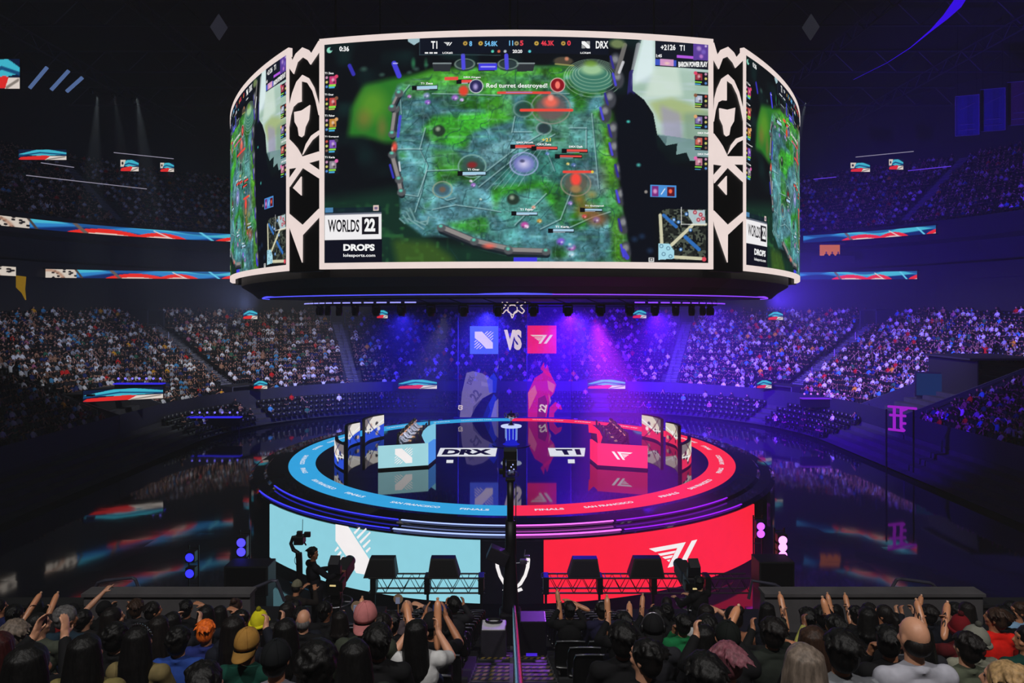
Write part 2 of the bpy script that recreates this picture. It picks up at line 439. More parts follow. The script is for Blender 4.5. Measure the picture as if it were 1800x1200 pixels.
def q_hair(nm):
    mb = MB(); r = np.random.default_rng(len(nm) * 7 + ord(nm[0]))
    if nm == 'thin': mb.ball((0, -.03, .10), (.082, .075, .07), 14, 9)
    else: cap_balls(mb, .004 if nm not in ('bushy', 'curly') else .014)
    if nm in ('short', 'orange', 'swept', 'bushy'):
        for k in range(70 if nm != 'bushy' else 120):
            a = r.random() * 2 * PI; e = r.random() ** .6 * 1.25; g = .014 if nm == 'bushy' else .002
            p = Vector((math.sin(e) * math.cos(a) * (.088 + g), math.sin(e) * math.sin(a) * (.102 + g) - .012, .155 + math.cos(e) * (.100 + g)))
            if p.y > .07 and p.z < .17: continue
            d = Vector((-.012 * math.sin(a) + .012 * r.normal(), -.018, -.012)) * (1.6 if nm == 'swept' else 1)
            mb.tube([p, p + d, p + d * 2.2], [.013, .014, .006], 6)
    if nm == 'curly':
        for k in range(150):
            a = r.random() * 2 * PI; e = r.random() ** .7 * 1.75
            p = Vector((math.sin(e) * math.cos(a) * .098, math.sin(e) * math.sin(a) * .11 - .02, .15 + math.cos(e) * .105))
            if p.y > .06 and p.z < .18: continue
            mb.ball(p, .012 + .010 * r.random(), 7, 5)
    if nm in ('long', 'bob', 'braid'):
        L = {'long': -.30, 'bob': -.03, 'braid': -.12}[nm]
        for k in range(26):
            a = PI * (1.03 + .94 * k / 25); x, y = .088 * math.cos(a), -.012 + .100 * math.sin(a)
            sp = 1.10 + .12 * r.random()
            mb.tube([(x * .25, y * .3 - .01, .248), (x * .82, y * .84, .205), (x, y, .12), (x * sp, y * sp - .01, .0), (x * sp * 1.05 + .01 * r.normal(), y * sp - .03, L * .6), (x * sp * .95 + .015 * r.normal(), y * sp - .035, L + .05 * r.random())], [.016, .026, .027, .026, .024, .008], 7)
    if nm == 'bun': mb.ball((0, -.07, .25), (.05, .05, .045), 12, 9); 
    if nm == 'pony' or nm == 'braid':
        mb.ball((0, -.105, .17), .03, 9, 7); mb.tube([(0, -.10, .17), (0, -.15, .13), (0, -.165, .03), (0, -.15, -.10), (0, -.14, -.2)], [.025, .04, .042, .035, .01], 9)
    queue_remesh('hair|' + nm, mb, .0085 if nm in ('curly', 'short', 'swept', 'bushy') else .010, 2)
# headgear (pivot at the top of the neck)
def dome(mb, rx, ry, rz, c, e0=0, e1=PI / 2, n=20, m=8, th=.006):
    """hollow cloth dome"""
    vs = []; fs = []
    for sh in (0, 1):
        for i in range(m + 1):
            e = e0 + (e1 - e0) * i / m
            for j in range(n):
                a = 2 * PI * j / n; k = 1 - sh * th / rx
                vs.append((c[0] + rx * k * math.sin(e) * math.cos(a), c[1] + ry * k * math.sin(e) * math.sin(a), c[2] + rz * k * math.cos(e)))
    o = (m + 1) * n
    for i in range(m):
        for j in range(n):
            q = (i * n + j, (i + 1) * n + j, (i + 1) * n + (j + 1) % n, i * n + (j + 1) % n)
            fs.append(q); fs.append(tuple(x + o for x in q[::-1]))
    for j in range(n): fs.append((m * n + j, m * n + (j + 1) % n, o + m * n + (j + 1) % n, o + m * n + j)[::-1])
    mb.add(vs, fs)
def cap_geo():
    crown = MB(); dome(crown, .094, .112, .112, (0, -.006, .150), .0, 1.72); crown.ball((0, -.006, .264), .008, 8, 5)
    for k in range(6):
        a = k * PI / 3; crown.tube([(.0945 * math.sin(e) * math.cos(a), -.006 + .1125 * math.sin(e) * math.sin(a), .150 + .1125 * math.cos(e)) for e in np.linspace(.08, 1.65, 8)], .0022, 4)
    brim = MB(); vs = []; fs = []; n = 14
    for zz in (0, .006):
        for i in range(n + 1):
            a = PI * (.10 + .80 * i / n)
            for k in range(4):
                rr = k / 3; x = math.cos(a) * (.092 + .0 * rr); y = math.sin(a) * .106 + rr * .085 * math.sin(a) ** .8
                vs.append((x * (1 - .08 * rr), y, .136 - .022 * rr + zz - .02 * (abs(x) / .09) ** 2))
    m = (n + 1) * 4
    for i in range(n):
        for k in range(3):
            q = (i * 4 + k, i * 4 + k + 1, (i + 1) * 4 + k + 1, (i + 1) * 4 + k); fs.append(q[::-1]); fs.append(tuple(x + m for x in q))
        q = (i * 4 + 3, (i + 1) * 4 + 3, (i + 1) * 4 + 3 + m, i * 4 + 3 + m); fs.append(q)
    brim.add(vs, fs); return crown, brim
def tmp_mesh(mb, nm):
    me = bpy.data.meshes.new(nm); me.from_pydata([tuple(p) for p in mb.v], [], mb.f); me.polygons.foreach_set('use_smooth', [True] * len(me.polygons)); me.update(); LIB[nm] = me
a_, b_ = cap_geo(); tmp_mesh(a_, 'cap_crown'); tmp_mesh(b_, 'cap_brim')
mb = MB(); dome(mb, .098, .116, .135, (0, -.01, .140), 0, 1.75); dome(mb, .104, .122, .03, (0, -.01, .115), PI / 2 - .1, PI / 2 + 1.0, m=4); mb.tube([(.103 * math.cos(a), -.01 + .121 * math.sin(a), .125) for a in np.linspace(0, 2 * PI, 25)], .018, 8, cap=False); tmp_mesh(mb, 'beanie')
mb = MB(); mb.ball((0, -.01, .290), .03, 10, 7); tmp_mesh(mb, 'beanie_bobble')
mb = MB(); mb.tube([(.098 * math.cos(a), -.005, .13 + .135 * math.sin(a)) for a in np.linspace(-.05, PI + .05, 18)], .009, 8); tmp_mesh(mb, 'headphone_band')
mb = MB(); mb.ball((0, 0, 0), (.022, .036, .042), 12, 8); tmp_mesh(mb, 'headphone_cup')
for k, v in (('rest', 0), ('rest', 1), ('crossed', 1), ('point_r', 0), ('up_both', 1), ('sticks', 1), ('sticks', 0), ('phone', 0), ('bent_r', 0), ('bent_r', 1), ('bent_both', 0), ('palm_r', 0), ('reach_r', 0), ('desk', 1), ('chin', 1), ('chin', 0), ('up_both', 0), ('phone', 1)): q_shirt(k, v)
for k, y, p in (('rest', 0, 4), ('rest', 40, 8), ('rest', -40, 8), ('rest', -80, 4), ('rest', 75, 4), ('crossed', 0, 8), ('point_r', 0, 8), ('up_both', 0, 8), ('sticks', 0, 8), ('sticks', -30, 8), ('phone', 0, 2), ('phone', -25, 4), ('bent_r', 0, 4), ('bent_both', 0, 10), ('palm_r', 0, 6), ('reach_r', 0, 6), ('desk', 0, -4), ('chin', 0, 6), ('chin', -40, 6)): q_body(k, y, p)

UP = .45
def q_stand(pose, yaw, pitch):
    k = 'stand|%s|%d|%d' % (pose, yaw, pitch)
    mb = MB(); torso(mb, -.012); head(mb, math.radians(yaw), math.radians(pitch))
    for i, (e, w) in enumerate(POSES[pose]):
        e, w = Vector(e), Vector(w); arm_chain(mb, i, e, w); sd = (-1, 1)[i]; f = (w - e).normalized(); add_hand(mb, w, f, (0, .1, -1), -sd, curl=.8)
    for s in (-1, 1):
        mb.tube([(s * .09, 0, .54), (s * .10, .02, .05), (s * .11, -.02, -.36)], [.085, .055, .036], 10); mb.ball((s * .11, .03, UP * -1 + .05), (.045, .12, .042), 10, 7)
    queue_remesh(k, mb, .0095, 3); return k
for p_, y_, t_ in (('desk', -60, 4), ('sticks', 10, -14), ('phone', 20, 0)): q_stand(p_, y_, t_)
mb = MB(); mb.ball((0, 0, .55), (.185, .15, .12), 14, 9)
for s in (-1, 1): mb.tube([(s * .09, 0, .56), (s * .10, .02, .08), (s * .11, -.01, -.37)], [.10, .072, .062], 10)
queue_remesh('trousers_stand', mb, .013, 3)
q_misc(); flush()

SKIN = [pm('skin_light', (.80, .58, .46), .5, var=.06), pm('skin_tan', (.70, .47, .34), .5, var=.06), pm('skin_brown', (.46, .29, .2), .5, var=.06)]
def hair_mat(nm, col):
    m = MATS.get('hair_' + nm)
    if m: return m
    m = pm('hair_' + nm, col, .55, spec=.25, var=.45, scale=42, bump=.4); nt = m.node_tree
    nz = [n for n in nt.nodes if n.type == 'TEX_NOISE'][0]; tc = [n for n in nt.nodes if n.type == 'TEX_COORD'][0]
    mp = nt.nodes.new('ShaderNodeMapping'); mp.inputs['Scale'].default_value = (1, 1, .14); nt.links.new(tc.outputs['Object'], mp.inputs['Vector']); nt.links.new(mp.outputs[0], nz.inputs['Vector'])
    return m
HAIR = {'black': (.035, .03, .03), 'dark': (.07, .05, .045), 'brown': (.20, .13, .09), 'blond': (.62, .50, .34), 'ash': (.42, .37, .33), 'grey': (.36, .35, .35), 'orange': (.95, .40, .10), 'pink': (.45, .26, .30), 'red': (.20, .05, .05)}
def hcol(nm): return hair_mat(nm, HAIR[nm])
def clothm(col):
    k = 'cloth_%02x%02x%02x' % tuple(int(c * 255) for c in col); return pm(k, col, .85, var=.22, scale=9, spec=.2, bump=.15)
M_EYE = pm('eye_dark', (.02, .015, .015), .15)
M_SHOE = pm('dark_shoe', (.08, .08, .09), .6)
_eye = MB(); _eye.ball((-.033, .088, .138), (.012, .008, .007), 8, 5); tmp_mesh(_eye, 'eye_l'); _eye = MB(); _eye.ball((.033, .088, .138), (.012, .008, .007), 8, 5); tmp_mesh(_eye, 'eye_r')
_s = MB()
for s in (-1, 1): pass
mb = MB(); mb.ball((0, .415, .052), (.054, .14, .052), 12, 8); tmp_mesh(mb, 'shoe')
def sub(name, key, parent, mat, loc=(0, 0, 0), rot=(0, 0, 0), scale=None):
    me = LIB[key]; o = bpy.data.objects.new(name, me); COL.objects.link(o); o.parent = parent; o.location = loc; o.rotation_euler = rot
    if scale: o.scale = scale
    if len(me.materials) == 0: me.materials.append(mat)
    o.material_slots[0].link = 'OBJECT'; o.material_slots[0].material = mat
    return o
def stander(loc, rz, pose, yaw, pitch, skin, hair, hc, shirt, trous, label, hat=None, hatc=None):
    r = empty('person', loc, rz, label, 'person'); U = Vector((0, 0, UP))
    E = (rotz(math.radians(yaw)) @ Matrix.Rotation(math.radians(pitch), 3, 'X')).to_euler()
    sub('body', 'stand|%s|%d|%d' % (pose, yaw, pitch), r, SKIN[skin], U)
    sub('hair', 'hair|' + ('thin' if hat else hair), r, hcol(hc), HP + U, E); sub('jacket', q_shirt(pose, 1), r, clothm(shirt), U); sub('trousers', 'trousers_stand', r, clothm(trous), U)
    for s in (-1, 1): sub('shoe', 'shoe', r, M_SHOE, (s * .11, -.375, 0))
    if hat:
        c = sub('cap', 'cap_crown', r, clothm(hatc), HP + U, E); sub('cap_brim', 'cap_brim', c, clothm(tuple(x * .9 for x in hatc)))
    return r
def person(loc, rz, pose, yaw, pitch, skin, hair, hc, shirt, longs, trous=(.08, .08, .11), scale=1.0, label='', group=None, hat=None, hatc=None, phones=False, faces=False, shoec=None):
    r = empty('person', loc, rz, label, 'person', group); r.scale = (scale,) * 3
    b = sub('body', q_body(pose, yaw, pitch), r, SKIN[skin])
    R = (math.radians(pitch), 0, math.radians(yaw))
    # rotation order: pitch about X then yaw about Z
    E = (rotz(math.radians(yaw)) @ Matrix.Rotation(math.radians(pitch), 3, 'X')).to_euler()
    if hat: hair = 'thin' if hair in ('short', 'thin') else hair
    if hair: sub('hair', 'hair|' + hair, r, hcol(hc), HP, E)
    sub('shirt' if not longs else 'jacket', q_shirt(pose, longs), r, clothm(shirt))
    sub('trousers', 'trousers', r, clothm(trous))
    for s in (-1, 1): sub('shoe', 'shoe', r, M_SHOE if shoec is None else clothm(shoec), (s * .12, 0, 0))
    if faces:
        for k in ('eye_l', 'eye_r'): sub('eye', k, r, M_EYE, HP, E)
    if hat in ('cap', 'cap_back'):
        c = sub('cap', 'cap_crown', r, clothm(hatc), HP, E)
        bb = sub('cap_brim', 'cap_brim', c, clothm(tuple(x * .9 for x in hatc)))
        if hat == 'cap_back': bb.rotation_euler = (math.radians(-8), 0, PI)
    elif hat == 'beanie':
        c = sub('beanie', 'beanie', r, clothm(hatc), HP, E); sub('bobble', 'beanie_bobble', c, clothm(tuple(x * .6 for x in hatc)))
    if phones:
        c = sub('headphones', 'headphone_band', r, M_STEEL, HP, E)
        for s in (-1, 1): sub('ear_cup', 'headphone_cup', c, M_BODY, (s * .094, -.005, .125))
    return r
# ================================================================== CAMERA
cd = bpy.data.cameras.new('camera'); cd.sensor_width = 36; cd.lens = 24; cd.shift_y = -(600 - HY) / 1800
cam = bpy.data.objects.new('camera', cd); COL.objects.link(cam)
cam.location = (0, 0, ZC); cam.rotation_euler = (PI / 2, 0, 0); cd.clip_end = 500
SC.camera = cam
SC.view_settings.view_transform = 'Standard'; SC.view_settings.look = 'None'
SC.view_settings.gamma = 1; SC.view_settings.exposure = 0; SC.view_settings.use_curve_mapping = False

# ================================================================== DRUM SCOREBOARD
DC = Vector((.17, 42, 0)); SAG = 67.6; APO = 16.0
ZT, ZB = ZC + 10.66, ZC + 1.61; HWP = 7.75
def pan(k, X, z, off=0.0):
    """point on screen k (60 degrees apart) at horizontal place X and height z, off metres towards the audience"""
    y = -APO + X * X / SAG - off; a = k * PI / 3
    return (X * math.cos(a) - y * math.sin(a) + DC.x, X * math.sin(a) + y * math.cos(a) + DC.y, z)
def px2s(x, y):
    """photo pixel on the front screen -> (X, z)"""
    X = (x - 900) / F * 26.3 - DC.x
    for _ in range(4): X = (x - 900) / F * (26 + X * X / SAG) - DC.x
    return X, ZC + (HY - y) / F * (26 + X * X / SAG)
# the pixel frame of the flattened screen: 692 x 417 canvas
CW, CH = 692, 406
SX0, SX1 = -HWP + .21, HWP - .21; SZ0, SZ1 = ZB + .24, ZT - .24
def cx(x, y):
    X, z = px2s(x, y); return ((X - SX0) / (SX1 - SX0) * CW, (SZ1 - z) / (SZ1 - SZ0) * CH)
def cp(pts): return [cx(x, y) for x, y in pts]

def paint_game():
    c = Canvas(CW, CH, rgb('070b12')); rng = np.random.default_rng(5)
    n1 = vnoise(CH, CW, 38, 30, rng); n2 = vnoise(CH, CW, 9, 7, rng); n3 = vnoise(CH, CW, 22, 5, rng); n4 = vnoise(CH, CW, 3, 3, rng)
    # gloom around the field
    c.mix(np.clip((n1 - .5) * 2.2, 0, 1), rgb('0f2a2a'), .8)
    c.poly(cp([(570, 350), (700, 330), (760, 420), (950, 450), (950, 470), (570, 470)]), rgb('123427'), .85, 12)
    c.mix(np.clip((n2 - .62) * 3, 0, 1) * blur(((c.X < 260) & (c.Y > 300)).astype(float), 8), rgb('2e6a3a'), .7)
    c.poly(cp([(690, 420), (760, 425), (800, 455), (790, 470), (700, 470)]), rgb('5a7a1e'), .5, 8)
    # left glade
    c.poly(cp([(612, 240), (618, 190), (640, 150), (690, 138), (760, 126), (760, 240), (700, 250), (680, 252), (640, 240)]), rgb('2c7a28'), .95, 6)
    c.ell(*cx(655, 185), 38, 42, rgb('6fa02a'), .6, .7); c.ell(*cx(640, 210), 22, 28, rgb('a06a3a'), .45, .8); c.ell(*cx(672, 225), 14, 28, rgb('b06a44'), .4, .8)
    # the field
    fld = cp([(700, 150), (730, 138), (800, 124), (900, 118), (1010, 118), (1062, 140), (1068, 200), (1078, 280), (1092, 360), (1106, 462), (960, 462), (905, 450), (850, 438), (790, 415), (745, 415), (705, 385), (704, 340), (700, 280), (692, 220), (690, 175)])
    fm = np.zeros((CH, CW)); t = Canvas(CW, CH, [0, 0, 0]); t.poly(fld, [1, 1, 1], 1, 3); fm = t.a[..., 0]
    c.mix(fm, rgb('3f6f78'), 1)
    c.mix(fm * np.clip((n1 - .5) * 3.2, 0, 1), rgb('27661a'), .95)
    c.mix(fm * np.clip((n3 - .55) * 3, 0, 1), rgb('2c6f5a'), .6)
    c.mix(fm * np.clip((n2 - .55) * 2.5, 0, 1), rgb('79a6b4'), .5)
    for pts, col, al in [
        ([(760, 205), (880, 195), (905, 210), (830, 232), (820, 262), (760, 250), (742, 228)], '349420', .9),
        ([(860, 150), (700, 148), (760, 122), (1010, 118), (1005, 132), (860, 138)], '469a26', .85),
        ([(720, 262), (800, 262), (830, 300), (790, 330), (740, 320)], '357f1e', .6), ([(930, 300), (1000, 330), (990, 400), (930, 390)], '2f8024', .7), ([(1040, 195), (1076, 195), (1088, 300), (1060, 345)], '45951f', .7), ([(700, 152), (760, 142), (900, 136), (1010, 146), (900, 168), (716, 172)], '459a26', .55), ([(850, 180), (900, 172), (905, 205), (860, 215)], '3f8a22', .6),
        ([(905, 262), (1000, 262), (1010, 300), (960, 330), (900, 340), (870, 320)], '27725a', .5),
        ([(860, 330), (960, 318), (980, 360), (900, 395), (860, 372)], '2f8420', .9),
        ([(782, 388), (850, 378), (880, 420), (800, 402)], '338a24', .8),
        ([(1062, 170), (1078, 250), (1095, 380), (1106, 460), (1080, 462), (1062, 300)], '4f9420', .8),
        ([(1020, 330), (1082, 330), (1092, 380), (1030, 372)], '2f7a4a', .6),
        ([(715, 255), (760, 262), (770, 340), (740, 372), (712, 340)], '56909c', .85),
        ([(770, 330), (860, 320), (872, 372), (800, 392), (740, 385)], '5d97a6', .85),
        ([(880, 345), (950, 330), (1000, 420), (900, 445), (850, 420)], '4f8b98', .8),
        ([(930, 205), (1055, 205), (1062, 262), (940, 262)], '568f86', .6),
        ([(840, 262), (930, 232), (940, 250), (860, 300)], '78a9b5', .6),
        ([(1000, 300), (1065, 290), (1070, 340), (1030, 352)], '86939c', .5)]:
        c.poly(cp(pts), rgb(col), al, 5)
    c.mix(fm * np.clip((n4 - .6) * 2.2, 0, 1), rgb('14402e'), .45)
    c.mix(fm * np.clip((n3 - .66) * 4, 0, 1), rgb('9cc3c8'), .22)
    # painterly light and dark patches
    nA = vnoise(CH, CW, 26, 18, rng); nB = vnoise(CH, CW, 11, 14, rng); nC = vnoise(CH, CW, 5, 4, rng)
    g = 1 + fm * ((nA - .5) * .55 + (nB - .5) * .45 + (nC - .5) * .32 + .02)
    c.a = np.clip(c.a * g[..., None], 0, 1)
    # flagstones: cell borders of a jittered grid
    ed = np.abs(vnoise(CH, CW, 24, 20, rng) - .5) < .022; ed2 = np.abs(vnoise(CH, CW, 17, 26, rng) - .5) < .02
    c.mix(fm * ed, rgb('183f44'), .45); c.mix(fm * ed2, rgb('9cc6c6'), .18)
    # paving joints and kerbs
    LT, DK = rgb('9fc4c6'), rgb('1b3f46')
    for pts in ([(720, 150), (704, 170), (706, 200)], [(748, 225), (738, 262), (752, 290), (740, 340), (730, 372)], [(742, 262), (700, 262)],
                [(830, 320), (905, 262), (960, 230)], [(842, 328), (915, 270), (975, 236)], [(800, 348), (785, 352), (770, 345)], [(700, 340), (735, 345), (750, 300), (805, 298)],
                [(760, 368), (800, 360), (845, 366), (880, 372)], [(905, 205), (900, 232), (935, 232)], [(1000, 225), (1030, 225), (1030, 260)], [(960, 262), (975, 300)],
                [(1040, 200), (1052, 330)], [(905, 395), (960, 340)], [(1000, 400), (1040, 382), (1072, 372)], [(1010, 320), (985, 385), (950, 402)], [(880, 165), (1000, 165)], [(760, 165), (880, 168)]):
        c.line(cp(pts), 2.2, LT, .65); c.line([(x + 1.6, y + 1.8) for x, y in cp(pts)], 1.4, DK, .7)
    for k in range(16):
        x0 = 720 + rng.random() * 340; y0 = 200 + rng.random() * 240
        c.line(cp([(x0, y0), (x0 + rng.normal() * 20, y0 + 18 + rng.random() * 26)]), 1.2, DK, .6)
    for k in range(5):
        c.line(cp([(855 + k * 14, 335 - k * 2), (905 + k * 14, 285 - k * 9)]), 1.3, LT, .5)
    # amphitheatre steps, upper right of the field
    c.ell(*cx(1040, 140), 42, 26, rgb('3f7a68'), 1, .2)
    for k in range(6): c.ring(*cx(1042, 128 + k * 2), 26 + k * 5, 13 + k * 4.2, 1.0, rgb('a9cdb0'), .7)
    c.ell(*cx(1040, 122), 27, 14, rgb('a8cf9e'), .9, .5); c.ell(*cx(1038, 112), 15, 8, rgb('6f9a2c'), .7, .6)
    # round lamps and shrines
    for (x, y, r, col, rim) in [(921, 288, 24, '7d7fc8', 'a9b0e8'), (830, 292, 24, '33524e', '86b0a6'), (778, 333, 17, '3f5f6e', '9aa58f'), (1012, 323, 26, '5d5a4e', '9a8f80'), (956, 226, 13, '26343c', '87a0a4'), (968, 190, 34, '6d5a5c', '8f8f86'), (920, 192, 17, '24443c', '6f938c')]:
        c.ell(*cx(x, y), r, r * .84, rgb(col), .9, .35); c.ring(*cx(x, y), r, r * .84, 2.0, rgb(rim), .9)
    c.ell(*cx(921, 288), 15, 12, rgb('dcd6f4'), .9, .9); c.ell(*cx(918, 283), 6, 4, rgb('2a2c52'), .7, .6)
    c.ell(*cx(778, 333), 8, 7, rgb('7c5a44'), .8, .6); c.ell(*cx(830, 290), 12, 8, rgb('8c2226'), .9, .6)
    c.ell(*cx(1012, 315), 12, 16, rgb('ff4a3e'), .95, .5); c.ell(*cx(1012, 332), 12, 9, rgb('b98a52'), .7, .5)
    c.ell(*cx(968, 180), 18, 14, rgb('f06a58'), .95, .6); c.ell(*cx(968, 172), 7, 8, rgb('ff9a88'), .9, .6); c.ell(*cx(815, 160), 11, 12, rgb('e8402e'), .95, .5)
    for x, y in ((772, 230), (902, 350)): c.ell(*cx(x, y), 13, 12, rgb('23332a'), .95, .3); c.ell(*cx(x - 2, y - 3), 6, 6, rgb('aab8a0'), .8, .7)
    # explosion of autumn soil, lower right
    for x, y, r, col in ((1030, 370, 26, 'b4682c'), (1050, 385, 24, 'b8622a'), (1018, 350, 16, 'a87838'), (1040, 342, 12, '9a8a44')): c.ell(*cx(x, y), r, r * .8, rgb(col), .75, .9)
    # fighters as small bright blobs
    for x, y, r, col in ((720, 170, 5, 'c884d8'), (750, 168, 8, '8f9ad0'), (752, 180, 7, 'a060d8'), (800, 172, 8, 'b070e0'), (812, 176, 5, 'd8b0ff'), (1002, 357, 6, 'a98ae0'), (922, 395, 9, 'd04aa8'), (926, 398, 5, 'f6d0f0'), (948, 388, 6, 'd8a040'), (1027, 380, 6, 'd84c4c'), (1048, 386, 9, '8c6a94'), (986, 424, 10, '8a5ae0'), (1004, 434, 10, 'd060d0'), (1004, 446, 9, 'a8d8e8'), (1000, 428, 13, '4a9ab0'), (938, 364, 5, 'e8a088'), (1008, 290, 6, '5a76b8'), (998, 288, 4, 'f0d87a'), (832, 325, 6, 'b072d8'), (828, 318, 4, 'f0e0ff'), (962, 270, 5, '6a8ad0'), (845, 350, 3, 'cfe4d0')):
        c.ell(*cx(x, y), r, r * .85, rgb(col), .9, .6)
        c.ell(*cx(x + 1.5, y + 1), r * .35, r * .3, rgb('ffffff'), .6, .8); c.ell(*cx(x - r * .3, y + r * .4), r * .3, r * .3, rgb('202030'), .5, .8)
    # stone rampart round the field
    GR, GD, TL = rgb('8f8a88'), rgb('3a3a42'), rgb('5fd0b8')
    def ramp(pts, w=13):
        c.line(cp([(x + 1, y + 5) for x, y in pts]), w, rgb('101820'), .9); c.line(cp(pts), w, GD, 1); c.line(cp([(x - 1, y - 2) for x, y in pts]), w * .6, GR, 1)
        for x, y in pts:
            c.ell(*cx(x, y), 9, 8, rgb('55585c'), 1, .3); c.ell(*cx(x - 1, y - 3), 5, 4, TL, .95, .7)
    ramp([(696, 192), (690, 236)], 10); ramp([(690, 272), (702, 316), (706, 338)], 11); ramp([(776, 400), (834, 424), (894, 438)], 13); ramp([(894, 440), (960, 442)], 12)
    ramp([(690, 190), (702, 165)], 7)
    c.line(cp([(704, 205), (700, 240)]), 5, rgb('4a4ad8'), .9); c.line(cp([(686, 290), (692, 312)]), 4, rgb('3a3ac8'), .9); c.line(cp([(702, 285), (704, 300)]), 3, rgb('e8e8f0'), .8)
    c.ell(*cx(694, 258), 7, 12, rgb('ff5a4a'), .9, .7); c.ell(*cx(860, 432), 16, 7, rgb('ff6a58'), .8, .8); c.ell(*cx(690, 262), 3, 6, rgb('ffb09a'), .8, .7)
    for k in range(4):
        c.line(cp([(703 + k * 6, 372 + k * -6 + 12), (712 + k * 6, 392 - k * 2)]), 3, rgb('6f9a9c'), .9); c.line(cp([(718 + k * 11, 384 + k * 3), (745 + k * 3, 402 - k * 7)]), 2.6, rgb('7fa8aa'), .9)
    # top stone boats with banners
    for x in (778, 856, 924): c.poly(cp([(x - 15, 126), (x + 13, 126), (x + 16, 112), (x - 18, 112)]), rgb('2c3036'), 1); c.line(cp([(x - 16, 112), (x + 15, 112)]), 2.5, rgb('94a0a2'), .9)
    for x in (817, 893): c.ell(*cx(x, 116), 19, 11, rgb('2b3a3e'), 1, .2); c.ring(*cx(x, 113), 17, 9, 1.5, rgb('90a89a'), .8); c.line(cp([(x - 3, 98), (x - 2, 120)]), 7, rgb('4f4ae0'), 1)
    c.rect(*cx(842, 112), *cx(874, 124), rgb('3f3ae0')); c.line(cp([(846, 118), (870, 118)]), 2.5, rgb('b8b4ff'), .9)
    c.ell(*cx(990, 108), 20, 9, rgb('4d4438'), 1, .3); c.ell(*cx(996, 104), 5, 5, rgb('d88a6a'), .9, .6); c.line(cp([(976, 113), (1008, 116)]), 2.5, rgb('a8a860'), .8)
    c.line(cp([(615, 116), (622, 131)]), 7, rgb('3a34c0'), .9); c.line(cp([(693, 112), (702, 134)]), 9, rgb('4540d8'), 1); c.line(cp([(692, 112), (699, 112)]), 2, rgb('d0d0ff'), .9)
    for x, y, s in ((640, 122, 10), (672, 132, 8), (720, 128, 7), (750, 115, 6), (732, 122, 8)): c.ell(*cx(x, y), s, s * .7, rgb('3a5a50'), .8, .8)
    for x in (726, 749, 728): c.ell(*cx(x, 112), 5, 13, rgb('2f7a50'), .7, .9)
    c.poly(cp([(718, 66), (738, 66), (738, 74), (728, 80), (718, 74)]), rgb('a8c8d0'), .95)
    # right rampart
    for k, (x, y) in enumerate([(1082, 110), (1086, 140), (1072, 175), (1064, 200), (1078, 230), (1080, 262), (1090, 300), (1092, 345), (1096, 395), (1100, 440)]):
        c.ell(*cx(x, y), 13, 20, rgb('3e4048'), 1, .3); c.ell(*cx(x - 1, y - 5), 8, 9, rgb('8c8e92'), .9, .6)
        c.line(cp([(x - 9, y - 10), (x - 4, y + 10)]), 4, rgb('4b46dc' if k % 2 else '322c90'), .95)
    c.line(cp([(1098, 80), (1084, 130)]), 8, rgb('6c6a68'), 1); c.line(cp([(1122, 80), (1112, 130)]), 9, rgb('7b7f84'), 1); c.line(cp([(1112, 130), (1108, 175)]), 14, rgb('2b2668'), .95)
    c.line(cp([(1095, 110), (1088, 128)]), 5, rgb('d8d8dc'), .9); c.ell(*cx(1085, 78), 18, 11, rgb('7a8a5a'), .9, .5)
    # abyss and the pale cliffs beyond
    c.poly(cp([(1108, 162), (1130, 175), (1148, 215), (1155, 260), (1180, 290), (1246, 300), (1246, 368), (1150, 372), (1150, 462), (1112, 462), (1096, 360), (1084, 260), (1086, 180)]), rgb('060a16'), 1, 2)
    pale = [(1112, 130), (1128, 68), (1246, 68), (1246, 284), (1212, 282), (1206, 268), (1188, 272), (1190, 252), (1170, 256), (1172, 240), (1155, 238), (1148, 200), (1132, 176), (1112, 160)]
    t = Canvas(CW, CH, [0, 0, 0]); t.poly(cp(pale), [1, 1, 1]); pmk = t.a[..., 0]
    c.mix(pmk, rgb('b9d2c8'), 1); c.mix(pmk * np.clip((n1 - .45) * 2, 0, 1), rgb('8fb09a'), .8); c.mix(pmk * np.clip((n3 - .5) * 2, 0, 1), rgb('c8d6e4'), .6)
    for pts, col, al in [([(1128, 68), (1150, 68), (1150, 130), (1112, 150), (1118, 110)], 'dff0f2', .9), ([(1150, 120), (1190, 112), (1200, 170), (1130, 172)], 'd6e6d8', .7), ([(1140, 180), (1180, 172), (1246, 196), (1246, 215), (1160, 215)], 'a8b878', .8), ([(1160, 185), (1196, 200), (1200, 250), (1165, 240)], '9c94b4', .7), ([(1200, 200), (1246, 195), (1246, 262), (1205, 255)], '7d9a86', .7)]:
        c.poly(cp(pts), rgb(col), al, 5)
    c.poly(cp([(1155, 236), (1246, 250), (1246, 286), (1212, 282), (1206, 268), (1188, 272), (1190, 252), (1170, 256)]), rgb('6f9092'), .8)
    c.ell(*cx(1104, 214), 5, 4, rgb('4fd8c8'), .9, .8); c.ell(*cx(1122, 290), 6, 5, rgb('5fe0d0'), .8, .9)
    for x, y in ((1128, 415), (1142, 440), (1115, 420)): c.ell(*cx(x, y), 9, 8, rgb('27456a'), .6, .9)
    # score bar
    c.rect(*cx(738, 64), *cx(1070, 97), rgb('0a1020'), .95); c.line(cp([(738, 70), (738, 97), (880, 98)]), 1, rgb('4f6a70'), .8)
    c.rect(*cx(1151, 70), *cx(1246, 124), rgb('0b1020'), .97); c.poly(cp([(1218, 76), (1246, 78), (1246, 107), (1218, 106)]), rgb('5f3fa0'), .95)
    for x, y, s, col in ((1228, 86, 6, 'b090d0'), (1236, 92, 6, '7a60c0'), (1240, 82, 3, 'e0d0f0'), (1232, 100, 5, 'c080d0')): c.ell(*cx(x, y), s, s, rgb(col), .9, .6)
